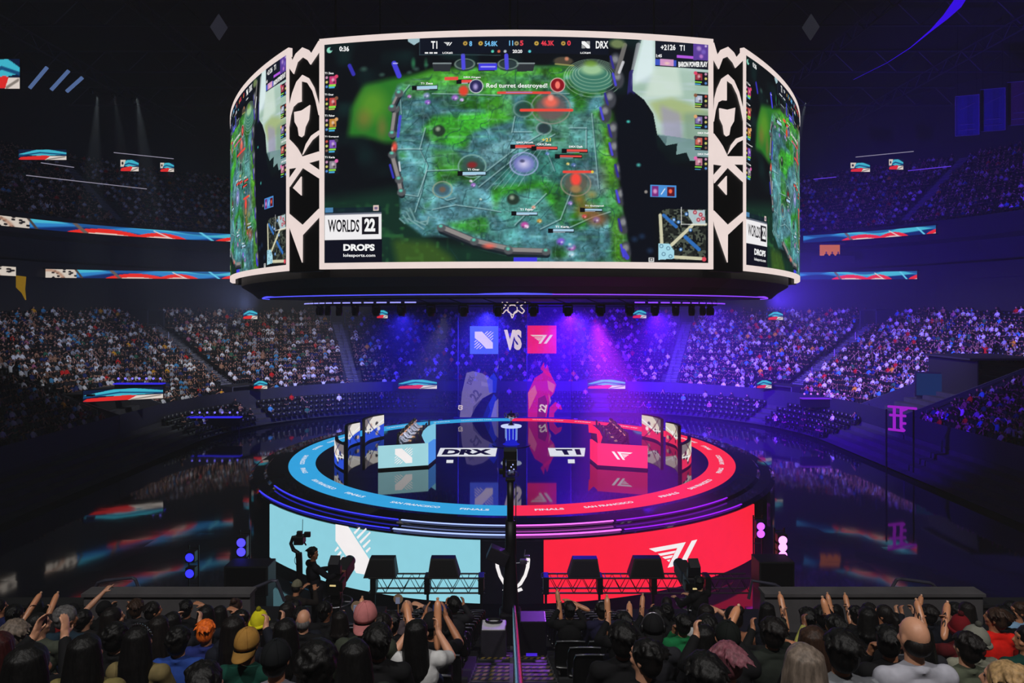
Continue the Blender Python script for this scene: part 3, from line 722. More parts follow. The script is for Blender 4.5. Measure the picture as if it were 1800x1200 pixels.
    c.rect(*cx(1189, 97), *cx(1218, 104), rgb('b45ae0')); c.rect(*cx(1151, 104), *cx(1188, 117), rgb('3a52c0')); c.rect(*cx(1160, 104), *cx(1183, 117), rgb('d49ac8')); c.ell(*cx(1172, 112), 7, 4, rgb('f0c8c0'), .9, .7)
    # portrait columns
    for k, y in enumerate((144, 182, 219, 256, 292)):
        for (x0, side) in ((571, 0), (1221, 1)):
            yo = y if side == 0 else y - 6 + (k > 0) * 1
            c.rect(*cx(x0, yo - 12), *cx(x0 + 24, yo + 14), rgb('10131c'))
            px0 = x0 + (9 if side == 0 else 1)
            col = ['d83a7a', 'd04a4a', 'd8923a', '8a5ad0', '9a90a0'][k] if side == 0 else ['b03848', 'b8c8e0', '8a7ab8', 'd86a5a', 'd88aa0'][k]
            c.rect(*cx(px0, yo - 9), *cx(px0 + 12, yo + 4), rgb(col), .9); c.ell(*cx(px0 + 6, yo - 3), 4, 5, rgb('f2e2e2'), .7, .8); c.ell(*cx(px0 + 8, yo + 1), 3, 3, rgb('3a1a2a'), .7, .6)
            c.ell(*cx(px0 + 12 if side == 0 else px0, yo - 9), 4, 4, rgb(['e0486a', '8a5a40', 'e0a870', '404048', 'e86ab0'][k]), 1, .3)
            qx = x0 + (4 if side == 0 else 19)
            for j, qc in enumerate((('d8a0c0', 'e0d878', '5a90d8') if k % 2 == 0 else ('d85a4a', 'd8e078', '8a6a5a'))): c.ell(*cx(qx, yo - 7 + j * 8), 3, 3, rgb(qc), .95, .4)
            c.rect(*cx(px0 - 1, yo + 5.5), *cx(px0 + 11, yo + 8), rgb('8fe04a')); c.rect(*cx(px0 - 1, yo + 9.5), *cx(px0 + 9, yo + 11.5), rgb('4aa8d8' if k != 1 else 'c8c86a'))
    c.ell(*cx(580, 89), 6, 6, rgb('8fd8c0'), 1, .2); c.ell(*cx(583, 87), 3.5, 3.5, rgb('0a1420'), 1, .3)
    # coins, cups and drakes of the score bar
    for x, col in ((818, 'c8a24a'), (845, 'd8b04a'), (908, 'b0a070'), (943, 'd8b04a'), (990, 'c8a24a')): c.ell(*cx(x, 77), 4.5, 4.5, rgb(col), 1, .3); c.ell(*cx(x, 77), 2, 2, rgb('3a2c14'), .9, .5)
    for x, col in ((866, '5ad0b8'), (877, 'd86a4a'), (888, 'b8c0c8'), (931, '5ad0d8')): c.ell(*cx(x, 91), 3.2, 3.2, rgb(col), 1, .4)
    # kill feed
    c.rect(*cx(1143, 325), *cx(1188, 347), rgb('4a90d8')); c.rect(*cx(1145, 327), *cx(1157, 345), rgb('7a2a7a')); c.ell(*cx(1151, 336), 5, 6, rgb('e0a0d0'), .9, .6); c.line(cp([(1162, 341), (1168, 332)]), 2, rgb('e8f4ff'), .9); c.rect(*cx(1172, 328), *cx(1185, 345), rgb('5a1020')); c.ell(*cx(1178, 336), 4, 5, rgb('ff6a4a'), .95, .4); c.ell(*cx(1135, 337), 4, 4, rgb('a09890'), .9, .5)
    # little map
    mp = cp([(1160, 372), (1168, 367), (1240, 368), (1240, 450), (1232, 456), (1185, 456), (1157, 456), (1158, 400)])
    c.poly(mp, rgb('4c5348'), 1)
    mk = np.zeros((CH, CW)); t = Canvas(CW, CH, [0, 0, 0]); t.poly(mp, [1, 1, 1]); mk = t.a[..., 0]
    c.mix(mk * (n4 > .55), rgb('0c1014'), .95); c.mix(mk * (n2 > .62), rgb('1a1d1c'), .8)
    SA = rgb('d8d4b4')
    c.line(cp([(1160, 378), (1164, 450), (1232, 454)]), 6, SA, .95); c.line(cp([(1180, 430), (1216, 396)]), 6, SA, .95); c.line(cp([(1218, 394), (1240, 394)]), 5, SA, .9)
    c.line(cp([(1166, 378), (1188, 398)]), 6, rgb('2f70c0'), .95); c.line(cp([(1204, 416), (1228, 438)]), 7, rgb('2f70c0'), .95)
    c.poly(cp([(1209, 369), (1238, 369), (1239, 393), (1218, 393), (1210, 380)]), rgb('b8ccd2'), .95); c.poly(cp([(1157, 428), (1176, 428), (1184, 440), (1184, 454), (1157, 456)]), rgb('a8dcec'), 1)
    for x, y in ((1221, 373), (1231, 377), (1227, 386), (1235, 384)): c.ell(*cx(x, y), 4.5, 4.5, rgb('b0384a'), .95, .3); c.ell(*cx(x, y), 2, 2, rgb('f0d0d0'), .9, .5)
    for x, y in ((1184, 386), (1192, 390), (1206, 376), (1213, 404), (1196, 438)): c.ell(*cx(x, y), 4, 4, rgb('3a80d0'), .95, .4); c.ell(*cx(x, y), 2, 2, rgb('e8f0f8'), .9, .5)
    for x, y in ((1162, 432), (1174, 436), (1166, 446), (1178, 450)): c.ring(*cx(x, y), 3, 3, 1, rgb('2a4a6a'), .9)
    c.line(cp([(1197, 364), (1197, 394), (1240, 394)]), 1.2, rgb('ffffff'), .9); c.ell(*cx(1237, 455), 5, 5, rgb('e04a5a'), 1, .3)
    c.rect(*cx(1140, 452), *cx(1149, 460), rgb('d0d0d0')); c.rect(*cx(1141.5, 453.5), *cx(1147.5, 458.5), rgb('0a0a10')); c.ell(*cx(1144.5, 456), 2, 2, rgb('e0e0e0'), 1, .3)
    # title block
    c.rect(*cx(571, 375), *cx(671, 422), rgb('f2f0f2')); c.rect(*cx(571, 422), *cx(672, 462), rgb('080a1c')); c.rect(*cx(571, 366), *cx(671, 375.5), rgb('0c1830'), .6)
    c.rect(*cx(637, 381), *cx(666, 411), rgb('14121c')); c.rect(*cx(657, 361), *cx(666, 370), rgb('e0c8c0')); c.rect(*cx(659, 363), *cx(664, 368), rgb('7a6a8a'))
    c.rect(*cx(572, 365), *cx(586, 373), rgb('5a9ad0'), .8)
    # life bars
    def bar(x, y, w, col, lab=True):
        if lab: c.rect(*cx(x - 9, y - 4), *cx(x, y + 4), rgb('0c0c12'))
        c.rect(*cx(x - 1, y - 3.5), *cx(x + w + 1, y + 3.5), rgb('14141c')); c.rect(*cx(x, y - 2.5), *cx(x + w, y + 1.5), rgb(col)); c.rect(*cx(x, y + 2), *cx(x + w * .6, y + 3.2), rgb('c8ccd8'), .8)
    BL, RD = 'a8d0e8', 'e85048'
    bar(733, 155, 36, BL); bar(812, 144, 18, RD); c.rect(*cx(782, 136), *cx(806, 141), rgb(RD)); bar(906, 258, 34, RD); bar(943, 261, 36, RD); bar(996, 265, 36, RD); bar(984, 275, 38, RD); bar(814, 305, 40, BL); bar(908, 375, 36, BL); bar(1028, 369, 30, BL); bar(972, 405, 36, BL)
    c.line(cp([(876, 163.5), (966, 163.5)]), 4.5, rgb('e84a40'), 1); c.line(cp([(890, 163), (935, 163)]), 1.6, rgb('9a90e8'), .9); c.line(cp([(916, 194), (1005, 194)]), 5, rgb('f0483c'), 1); c.line(cp([(991, 302), (1040, 302)]), 4.5, rgb('f0483c'), 1); c.ell(*cx(1041, 302), 3, 3, rgb('e8c84a'), 1, .3)
    c.ell(*cx(837, 152), 12, 12, rgb('2c2a5a'), 1, .1); c.ring(*cx(837, 152), 12, 12, 1.2, rgb('e8e4f0'), 1); c.ell(*cx(836, 153), 6, 8, rgb('b8a8e0'), .9, .7)
    c.ell(*cx(980, 150), 13, 13, rgb('8a1420'), 1, .1); c.ring(*cx(980, 150), 12.5, 12.5, 1.3, rgb('f0c8c0'), 1); c.ell(*cx(980, 150), 5, 8, rgb('ff8070'), .95, .3)
    c.rect(*cx(903, 452), *cx(944, 460), rgb('3f3ae0')); c.line(cp([(1095, 440), (1102, 452)]), 8, rgb('4540d8'), .9)
    return c.out()
GAME = paint_game()

drum = empty('scoreboard_drum', (DC.x, 42, ZC + .6), 0, 'huge six sided hanging screen drum of game pictures above the round stage', 'scoreboard')
def DP(p): return (p[0] - DC.x, p[1] - 42, p[2] - ZC - .6)
def pan_l(k, X, z, off=0.0): return DP(pan(k, X, z, off))

# -- one screen panel with its frame and writing, then copies turned by 60 degrees
def scr_map(u, v):
    X = SX0 + u * (SX1 - SX0); z = SZ0 + v * (SZ1 - SZ0); y = -APO + X * X / SAG - .02
    return X, y, z - ZC - .6
scr = grid_pic('screen', GAME, scr_map, E_PIC, drum)
def smap(off):
    def f(x, y):
        X, z = px2s(x, y); return pan_l(0, X, z, off)
    return f
TW = em('caption_white_led', (.97, .97, .97), 1.0, False); TB = em('caption_ink_led', (.05, .045, .08), 1.0, False)
TBL = em('caption_blue_led', (.45, .75, .95), 1.0, False); TR = em('caption_red_led', (.95, .25, .32), 1.0, False); TY = em('caption_yellow_led', (.9, .8, .35), 1.0, False)
mb = MB(); sm = smap(.045)
def T(s, x0, yb, x1, yt, mi=0, bold=.03): put_text(mb, s, x0, yb, x1, yt, sm, bold, mi)
T('0:36', 597, 91, 614, 82); T('T1', 758, 86.5, 769, 73); T('LCK#2', 778, 95.5, 796, 92); T('8', 825, 82, 830, 73, 2); T('54.8K', 852, 82, 875, 73, 2); T('11', 895, 81, 902, 72, 2)
T('5', 914, 81, 920, 72, 3); T('46.3K', 951, 81, 974, 72, 3); T('0', 997, 81, 1003, 72, 3); T('20:20', 901, 94, 918, 88); T('DRX', 1047, 86, 1069, 73); T('LCK#4', 1020, 95.5, 1038, 92)
T('+2126', 1161, 89, 1187, 79); T('T1', 1194, 90, 1203, 80); T('1:45', 1153, 101.5, 1163, 96); T('BARON POWER PLAY', 1192, 118.5, 1243, 109, 0, .05)
T('Red turret destroyed!', 855, 157, 962, 147, 0, .015); T('WORLDS', 577, 408, 632, 386, 1, .02); T('22', 641, 407, 660, 384, 0, .05); T('DROPS', 604, 441, 659, 429, 0, .05); T('lolesports.com', 604, 453, 660, 446, 0, .02)
for s, x, y in (('T1 Zeus', 740, 149), ('DRX Kingen', 815, 138.5), ('DRX Pyosik', 908, 253), ('DRX Zeka', 945, 256), ('DRX Deft', 1000, 260), ('T1 Faker', 914, 370), ('T1 Gumayusi', 1028, 364), ('T1 Keria', 976, 400.5), ('T1 Oner', 822, 300)):
    T(s, x, y, x + 3.0 * len(s), y - 3.6)
T('+21', 952, 249, 968, 243, 4, .03)
for k, (y, nm) in enumerate(((131, 'T1 Zeus'), (168.5, 'T1 Oner'), (205.5, 'T1 Faker'), (242.5, 'T1 Gumayusi'), (278.5, 'T1 Keria'))): T(nm, 571.5, y, 571.5 + 2.2 * len(nm), y - 3.5)
for y in (236, 273): T('DRX Deft', 1226, y, 1246, y - 3.5)
wing = lambda u, v: sm(780 + u * 15, 81 - v * 6); mark_wing(mb, wing, 0)
drg = lambda u, v: sm(1022 + u * 15, 86 - v * 13); mark_dragon(mb, drg, 0)
for x0 in (747, 755, 763): fill_poly(mb, [(x0, 95), (x0 + 6, 95), (x0 + 6, 92.5), (x0, 92.5)], sm, 0)
cap = mb.build('caption', [TW, TB, TBL, TR, TY], scr)
# frame of the panel
mb = MB()
def strip_h(z0, z1, x0, x1, off=.04, n=24):
    vs = []; 
    for i in range(n + 1):
        X = x0 + (x1 - x0) * i / n
        vs += [pan_l(0, X, z0, off), pan_l(0, X, z1, off), pan_l(0, X, z1, -.12), pan_l(0, X, z0, -.12)]
    fs = []
    for i in range(n):
        a = i * 4; b = a + 4
        for j in range(4): fs.append((a + j, b + j, b + (j + 1) % 4, a + (j + 1) % 4))
    fs += [(0, 1, 2, 3), (n * 4 + 3, n * 4 + 2, n * 4 + 1, n * 4)]
    mb.add(vs, fs)
strip_h(ZT - .24, ZT, -HWP, HWP); strip_h(ZB, ZB + .24, -HWP, HWP)
strip_h(ZB + .24, ZT - .24, -HWP, -HWP + .21, n=2); strip_h(ZB + .24, ZT - .24, HWP - .21, HWP, n=2)
fr = mb.build('screen_frame', E_CREAM, drum)
for k in (1, 5):
    for o in (scr, fr):
        c2 = o.copy(); COL.objects.link(c2); c2.rotation_euler = (0, 0, k * PI / 3); c2.parent = drum
        if o is scr:
            c3 = cap.copy(); COL.objects.link(c3); c3.parent = c2
# -- dark corner pieces with the cream crest (photo pixels of the left corner, 498..562 wide)
CL = Vector(pan(0, -HWP, 0)); CR = Vector(pan(5, HWP, 0))       # the gap between the left panel and the front one
def corner(k, off):
    A = Vector(pan((k - 1) % 6, HWP, 0)); B = Vector(pan(k, -HWP, 0)); n = (B - A).cross(Vector((0, 0, 1))).normalized()
    def f(x, y):
        t = (x - 499) / 63.5; d = 27.5
        p = A + (B - A) * t + n * off; return DP((p.x, p.y, ZC + (HY - y) / F * d))
    return f
ccrop = lambda zx, zy: (380 + zx * .3667, 60 + zy * .3667)
CREST = [
 [(322, 70), (345, 125), (365, 95), (405, 72), (440, 92), (455, 112), (497, 62), (497, 115), (450, 163), (435, 140), (405, 118), (375, 135), (353, 188), (322, 150)],
 [(322, 400), (330, 330), (345, 280), (370, 230), (405, 203), (440, 225), (470, 275), (497, 360), (497, 410), (480, 340), (462, 290), (432, 245), (398, 232), (398, 328), (375, 330), (350, 345), (335, 385), (322, 440)],
 [(357, 372), (400, 372), (447, 354), (440, 420), (420, 452), (412, 490), (398, 498), (385, 490), (378, 450), (360, 420)],
 [(322, 496), (350, 520), (375, 548), (403, 592), (497, 580), (497, 620), (440, 626), (497, 665), (497, 705), (405, 645), (328, 728), (322, 690), (372, 640), (322, 640)],
 [(405, 583), (425, 535), (455, 500), (497, 482), (497, 500), (460, 520), (430, 552)],
 [(350, 735), (398, 686), (398, 776)],
 [(322, 856), (405, 918), (497, 848), (497, 888), (404, 965), (403, 1096), (330, 925), (322, 900)]]
CREST = [[ccrop(*p) for p in poly] for poly in CREST]
M_CORNER = pm('dark_led_glass', (.012, .015, .03), .35)
for k in range(6):
    mb = MB(); f0 = corner(k, .0); f1 = corner(k, -.3)
    pl = [(499, 96), (520, 102), (531, 93), (542, 102), (562.5, 92), (562.5, 478), (499, 478)]
    mb.prism(pl, lambda u, v, w: f0(u, v) if w == 0 else f1(u, v), 1)
    cpn = mb.build('corner_panel', M_CORNER, drum)
    if k in (0, 1, 5, 2):
        mb = MB(); f0 = corner(k, .05); f1 = corner(k, .005)
        for poly in CREST: mb.prism([(min(562.4, max(499.1, x)), y) for x, y in poly], lambda u, v, w: f0(u, v) if w == 0 else f1(u, v), 1)
        mb.build('crest', E_CREAM, cpn)
# -- plain backs of the screens that face away from the photographer
mb = MB()
for k in (2, 3, 4):
    n = 12; vs = []
    for i in range(n + 1):
        X = -HWP + 2 * HWP * i / n; vs += [pan_l(k, X, ZB), pan_l(k, X, ZT)]
    mb.add(vs, [(2 * i, 2 * i + 2, 2 * i + 3, 2 * i + 1) for i in range(n)])
mb.build('rear_screen', M_CORNER, drum)
# -- inner body, tapering skirt, rigging
ring = []
mb = MB()
def hexring(scale, z, n=12):
    pts = []
    for k in range(6):
        for i in range(n):
            X = -HWP + 2 * HWP * i / (n - 1); p = pan(k, X, 0); pts.append(((p[0] - DC.x) * scale, (p[1] - 42) * scale, z))
    return pts
levels = [hexring(.96, ZT - ZC - .6 - .1), hexring(.965, ZB - ZC - .6 + .1), hexring(.965, ZB - ZC - .6 - .3), hexring(.93, .35), hexring(.91, .06)]
n = len(levels[0]); vs = [p for L in levels for p in L]; fs = []
for i in range(len(levels) - 1):
    for j in range(n): fs.append((i * n + j, i * n + (j + 1) % n, (i + 1) * n + (j + 1) % n, (i + 1) * n + j))
fs.append(tuple(range(n))); fs.append(tuple((len(levels) - 1) * n + j for j in range(n))[::-1])
mb.add(vs, fs); mb.build('drum_body', pm('black_drum_cloth', (.02, .02, .03), .7), drum)
for a in range(6):
    x, y = 11 * math.cos(a * PI / 3 + .5), 11 * math.sin(a * PI / 3 + .5)
    mb = MB(); mb.tube([(x, y, ZT - ZC - .8), (x, y, 32.3)], .06, 6); mb.build('hanging_cable', M_BLACK, drum)
# blue strip light ringing the bottom edge: blue left, violet right
def ring_strip(name, r, z, dz, a0, a1, mat, parent, n=40, c=(0, 0), dr=.04, dots=False):
    mb = MB(); vs = []; fs = []
    for i in range(n):
        f0 = a0 + (a1 - a0) * i / n; f1 = a0 + (a1 - a0) * (i + (.72 if dots else 1)) / n
        q = []
        for f in (f0, f1):
            for rr, zz in ((r, z), (r, z + dz), (r - dr, z + dz), (r - dr, z)): q.append((c[0] + rr * math.sin(f), c[1] - rr * math.cos(f), zz))
        mb.add(q, [(0, 1, 5, 4), (1, 2, 6, 5), (2, 3, 7, 6), (3, 0, 4, 7), (0, 3, 2, 1), (4, 5, 6, 7)])
    return mb.build(name, mat, parent)
E_BL = em('blue_strip_led', (.30, .30, 1.0), 1.6); E_VI = em('violet_strip_led', (.52, .25, 1.0), 1.5)
ring_strip('rim_strip', 14.6, .02, .10, -1.45, .1, E_BL, drum, 60); ring_strip('rim_strip', 14.6, .02, .10, .1, 1.45, E_VI, drum, 50)
ring_strip('lamp_batten', 12.4, -.28, .06, -1.25, -.35, em('pale_strip_led', (.62, .62, 1.0), 1.1), drum, 14, dots=True); ring_strip('lamp_batten', 12.4, -.28, .06, .45, 1.2, E_VI, drum, 12, dots=True)
# truss ring that carries the lamps
mb = MB(); N = 48
for rr, zz in ((11.9, -.05), (11.9, -.32), (11.3, -.05), (11.3, -.32)):
    mb.tube([(rr * math.sin(i * 2 * PI / N), -rr * math.cos(i * 2 * PI / N), zz) for i in range(N + 1)], .035, 6, cap=False)
for i in range(N):
    a = i * 2 * PI / N; b = a + PI / N
    mb.tube([(11.9 * math.sin(a), -11.9 * math.cos(a), -.05), (11.9 * math.sin(b), -11.9 * math.cos(b), -.32)], .02, 5)
mb.build('lamp_truss', M_BLACK, drum)
# moving head lamps hanging below the drum
ML = empty('moving_head_lamp', (0, 0, 0)); 
b = MB(); b.bbox((0, 0, -.05), (.34, .26, .12), .03); b.build('base', M_BLACK, ML)
b = MB()
b.bbox((0, 0, -.10), (.45, .14, .05), .015)
for s in (-1, 1): b.bbox((s * .2, 0, -.25), (.05, .14, .36), .015)
b.build('yoke', M_BLACK, ML)
b = MB(); b.lathe([(.09, .0), (.15, -.02), (.17, -.14), (.17, -.28), (.15, -.40), (.12, -.42)], (0, 0, -.16), 16); hd = b.build('head', M_BODY, ML, True)
b = MB(); b.lathe([(.11, -.425), (.11, -.432)], (0, 0, -.16), 16); b.build('lens', pm('lens_glass', (.1, .1, .2), .05), hd)
ords = ['first', 'second', 'third', 'fourth', 'fifth', 'sixth', 'seventh', 'eighth', 'ninth', 'tenth', 'eleventh', 'twelfth', 'thirteenth', 'fourteenth', 'fifteenth', 'sixteenth', 'seventeenth', 'eighteenth', 'nineteenth', 'twentieth', 'twenty-first', 'twenty-second', 'twenty-third', 'twenty-fourth', 'twenty-fifth', 'twenty-sixth', 'twenty-seventh', 'twenty-eighth', 'twenty-ninth', 'thirtieth', 'thirty-first', 'thirty-second', 'thirty-third', 'thirty-fourth', 'thirty-fifth', 'thirty-sixth']
LAMPS = []
nl = 22
for i in range(nl):
    a = (i - (nl - 1) / 2) * (2 * 1.42 / (nl - 1))
    o = ML if i == 0 else copy_tree(ML)
    o.location = (DC.x + 11.6 * math.sin(a), 42 - 11.6 * math.cos(a), ZC + .3); o.rotation_euler = (.0, 0, a)
    tag(o, 'black moving head lamp under the screen drum, %s from the left end' % ords[i], 'stage lamp', 'moving lamps hanging below the drum')
# ================================================================== ARENA SHELL
FLOOR_Z = 0.0
def rr_path(off, n_arc=28):
    """rounded-rectangle line of the bowl, off metres outside the lowest row; from left side round the far end to the right side"""
    hw, r, yf = 33.0, 22.0, 84.0
    pts = []
    for y in np.linspace(18, yf - r, 16): pts.append((-(hw + off), y))
    for i in range(1, n_arc + 1):
        a = PI / 2 * i / n_arc; pts.append((-(hw - r) - (r + off) * math.cos(a), yf - r + (r + off) * math.sin(a)))
    for x in np.linspace(-(hw - r), hw - r, 9)[1:]: pts.append((x, yf + off))
    for i in range(1, n_arc + 1):
        a = PI / 2 * i / n_arc; pts.append(((hw - r) + (r + off) * math.sin(a), yf - r + (r + off) * math.cos(a)))
    for y in np.linspace(yf - r, 18, 16)[1:]: pts.append((hw + off, y))
    return pts
NP_ = len(rr_path(0))
def base_at(t):
    """t in metres along the off=0 line, 0 = far middle, negative = left; returns point, outward normal"""
    s = 1 if t >= 0 else -1; t = abs(t)
    if t <= 11: return s * t, 84.0, 0.0, 1.0
    L = 22 * PI / 2
    if t <= 11 + L:
        a = (t - 11) / 22; return s * (11 + 22 * math.sin(a)), 62 + 22 * math.cos(a), s * math.sin(a), math.cos(a)
    return s * 33.0, 62 - (t - 11 - L), s * 1.0, 0.0
def tier(name, rows, o0, w, z0, dz, mat):
    mb = MB(); prof = [(o0 - .36, z0)] if o0 == 0 else []
    for k in range(rows): prof += [(o0 + k * w, z0 + k * dz), (o0 + (k + 1) * w, z0 + k * dz)]
    prof += [(o0 + rows * w, z0 + rows * dz)]
    vs = []; 
    for o, z in prof: vs += [(x, y, z) for x, y in rr_path(o)]
    fs = []
    for i in range(len(prof) - 1):
        for j in range(NP_ - 1): fs.append((i * NP_ + j, i * NP_ + j + 1, (i + 1) * NP_ + j + 1, (i + 1) * NP_ + j))
    mb.add(vs, fs); return struct(mb.build(name, mat))
LR, LW, LDZ, LZ0 = 24, .9, .375, ZC - 9.6     # lower bowl: rows, depth, rise, tread of first row
UR, UW, UDZ, UZ0, UO = 24, .85, .52, ZC + 9.6, 23.5
tier('floor_lower_stand', LR, 0, LW, LZ0, LDZ, M_TERR)
tier('floor_floor_seating', 4, -4.4, 1.0, .25, .4, M_TERR)
tier('floor_upper_stand', UR, UO, UW, UZ0, UDZ, pm('upper_concrete', (.12, .12, .15), .9, var=.3, scale=1.2))
def wall_band(name, o, z0, z1, mat, o1=None):
    mb = MB(); A = rr_path(o); B = rr_path(o1 if o1 is not None else o)
    mb.add([(x, y, z0) for x, y in A] + [(x, y, z1) for x, y in B], [(j, j + 1, NP_ + j + 1, NP_ + j) for j in range(NP_ - 1)])
    return struct(mb.build(name, mat))
wall_band('wall_front_rail', -.36, .25 + 4 * .4, LZ0 + .9, pm('rail_panel', (.10, .10, .14), .6))
wall_band('wall_concourse', LR * LW, LZ0 + LR * LDZ - .2, ZC + 3.9, M_WALL)
wall_band('floor_suite_deck', 21, ZC + 3.9, ZC + 3.95, M_WALL, 27)
wall_band('wall_suites', 26, ZC + 3.9, ZC + 8.4, pm('suite_wall', (.10, .10, .13), .9, scale=.5))
wall_band('ceiling_suite_soffit', 21.5, ZC + 8.3, ZC + 8.3, M_WALL, 27)
wall_band('wall_upper_fascia', 21.8, ZC + 8.3, ZC + 10.6, M_WALL)
wall_band('floor_upper_walkway', 21.8, ZC + 9.55, ZC + 9.6, M_WALL, 23.6)
wall_band('wall_lower_fascia', 20.8, ZC + 3.6, ZC + 5.3, M_WALL)
wall_band('wall_upper_back', UO + UR * UW, UZ0 + UR * UDZ - .3, ZC + 36, M_WALL)
# near end of the hall, behind the photographer, closes the room
mb = MB(); mb.add([(-80, -30, -2), (80, -30, -2), (80, -30, ZC + 36), (-80, -30, ZC + 36)], [(0, 1, 2, 3)]); struct(mb.build('wall_near', M_WALL))
for s, nm in ((-1, 'wall_left'), (1, 'wall_right')):
    mb = MB(); mb.add([(s * 80, -30, -2), (s * 80, 120, -2), (s * 80, 120, ZC + 36), (s * 80, -30, ZC + 36)], [(0, 1, 2, 3)]); struct(mb.build(nm, M_WALL))
mb = MB(); mb.add([(-80, 132, -2), (80, 132, -2), (80, 132, ZC + 36), (-80, 132, ZC + 36)], [(0, 1, 2, 3)]); struct(mb.build('wall_far', M_WALL))
# polished black arena floor laid in panels
fm = bpy.data.materials.new('polished_black_floor'); fm.use_nodes = True
nt = fm.node_tree; b = nt.nodes['Principled BSDF']; tc = nt.nodes.new('ShaderNodeTexCoord')
br = nt.nodes.new('ShaderNodeTexBrick'); br.offset = .0; br.inputs['Scale'].default_value = 1.0
br.inputs['Brick Width'].default_value = 1.9; br.inputs['Row Height'].default_value = 1.1; br.inputs['Mortar Size'].default_value = .012
br.inputs['Color1'].default_value = (.010, .010, .013, 1); br.inputs['Color2'].default_value = (.016, .016, .02, 1); br.inputs['Mortar'].default_value = (.001, .001, .001, 1)
nt.links.new(tc.outputs['Object'], br.inputs['Vector']); nt.links.new(br.outputs['Color'], b.inputs['Base Color'])
wn = nt.nodes.new('ShaderNodeTexWhiteNoise'); vm = nt.nodes.new('ShaderNodeVectorMath'); vm.operation = 'FLOOR'
vd = nt.nodes.new('ShaderNodeVectorMath'); vd.operation = 'DIVIDE'; vd.inputs[1].default_value = (1.9, 1.1, 50)
nt.links.new(tc.outputs['Object'], vd.inputs[0]); nt.links.new(vd.outputs[0], vm.inputs[0]); nt.links.new(vm.outputs[0], wn.inputs['Vector'])
# every panel lies very slightly out of true, which breaks the mirror image into bricks
vs_ = nt.nodes.new('ShaderNodeVectorMath'); vs_.operation = 'SUBTRACT'; vs_.inputs[1].default_value = (.5, .5, .5)
nt.links.new(wn.outputs['Color'], vs_.inputs[0])
vk = nt.nodes.new('ShaderNodeVectorMath'); vk.operation = 'SCALE'; vk.inputs['Scale'].default_value = .004
nt.links.new(vs_.outputs[0], vk.inputs[0])
ge = nt.nodes.new('ShaderNodeNewGeometry'); va = nt.nodes.new('ShaderNodeVectorMath'); va.operation = 'ADD'
nt.links.new(ge.outputs['Normal'], va.inputs[0]); nt.links.new(vk.outputs[0], va.inputs[1])
nn = nt.nodes.new('ShaderNodeVectorMath'); nn.operation = 'NORMALIZE'; nt.links.new(va.outputs[0], nn.inputs[0]); nt.links.new(nn.outputs[0], b.inputs['Normal'])
b.inputs['Roughness'].default_value = .05; b.inputs['Specular IOR Level'].default_value = .8
mb = MB(); mb.add([(-80, -30, 0), (80, -30, 0), (80, 130, 0), (-80, 130, 0)], [(0, 1, 2, 3)]); struct(mb.build('floor', fm))
# roof
mb = MB(); mb.add([(-80, -30, ZC + 33), (80, -30, ZC + 33), (80, 132, ZC + 33), (-80, 132, ZC + 33)], [(0, 3, 2, 1)]); struct(mb.build('ceiling', pm('roof_deck', (.06, .06, .08), .9, scale=.3)))
# roof trusses
def truss(name, A, B, h, bays, r=.09, mat=M_BLACK, w=0.0):
    A = Vector(A); B = Vector(B); mb = MB(); d = B - A
    side = d.cross(Vector((0, 0, 1))).normalized() * w
    offs = [Vector((0, 0, 0)), Vector((0, 0, -h))] if w == 0 else [Vector((0, 0, 0)), side, Vector((0, 0, -h)), side + Vector((0, 0, -h))]
    for o in offs: mb.tube([A + o, B + o], r, 6)
    for i in range(bays):
        p = A + d * (i / bays); q = A + d * ((i + .5) / bays); e = A + d * ((i + 1) / bays)
        for s in ([Vector((0, 0, 0))] if w == 0 else [Vector((0, 0, 0)), side]):
            mb.tube([p + s + Vector((0, 0, -h)), q + s, e + s + Vector((0, 0, -h))], r * .6, 5, cap=False)
    return mb.build(name, mat)
M_ROOF = pm('roof_steel', (.16, .16, .20), .6)
for i, y in enumerate((30, 44, 58, 72, 86, 100)):
    o = truss('trim_%d' % (i + 1), (-70, y, ZC + 32.6), (70, y, ZC + 32.6), 2.6, 26, .12, M_ROOF); struct(o)
for i, x in enumerate((-52, -36, -20, 20, 36, 52)):
    o = truss('trim_%d' % (i + 7), (x, 22, ZC + 30), (x, 112, ZC + 30), 1.4, 34, .09, M_ROOF); struct(o)

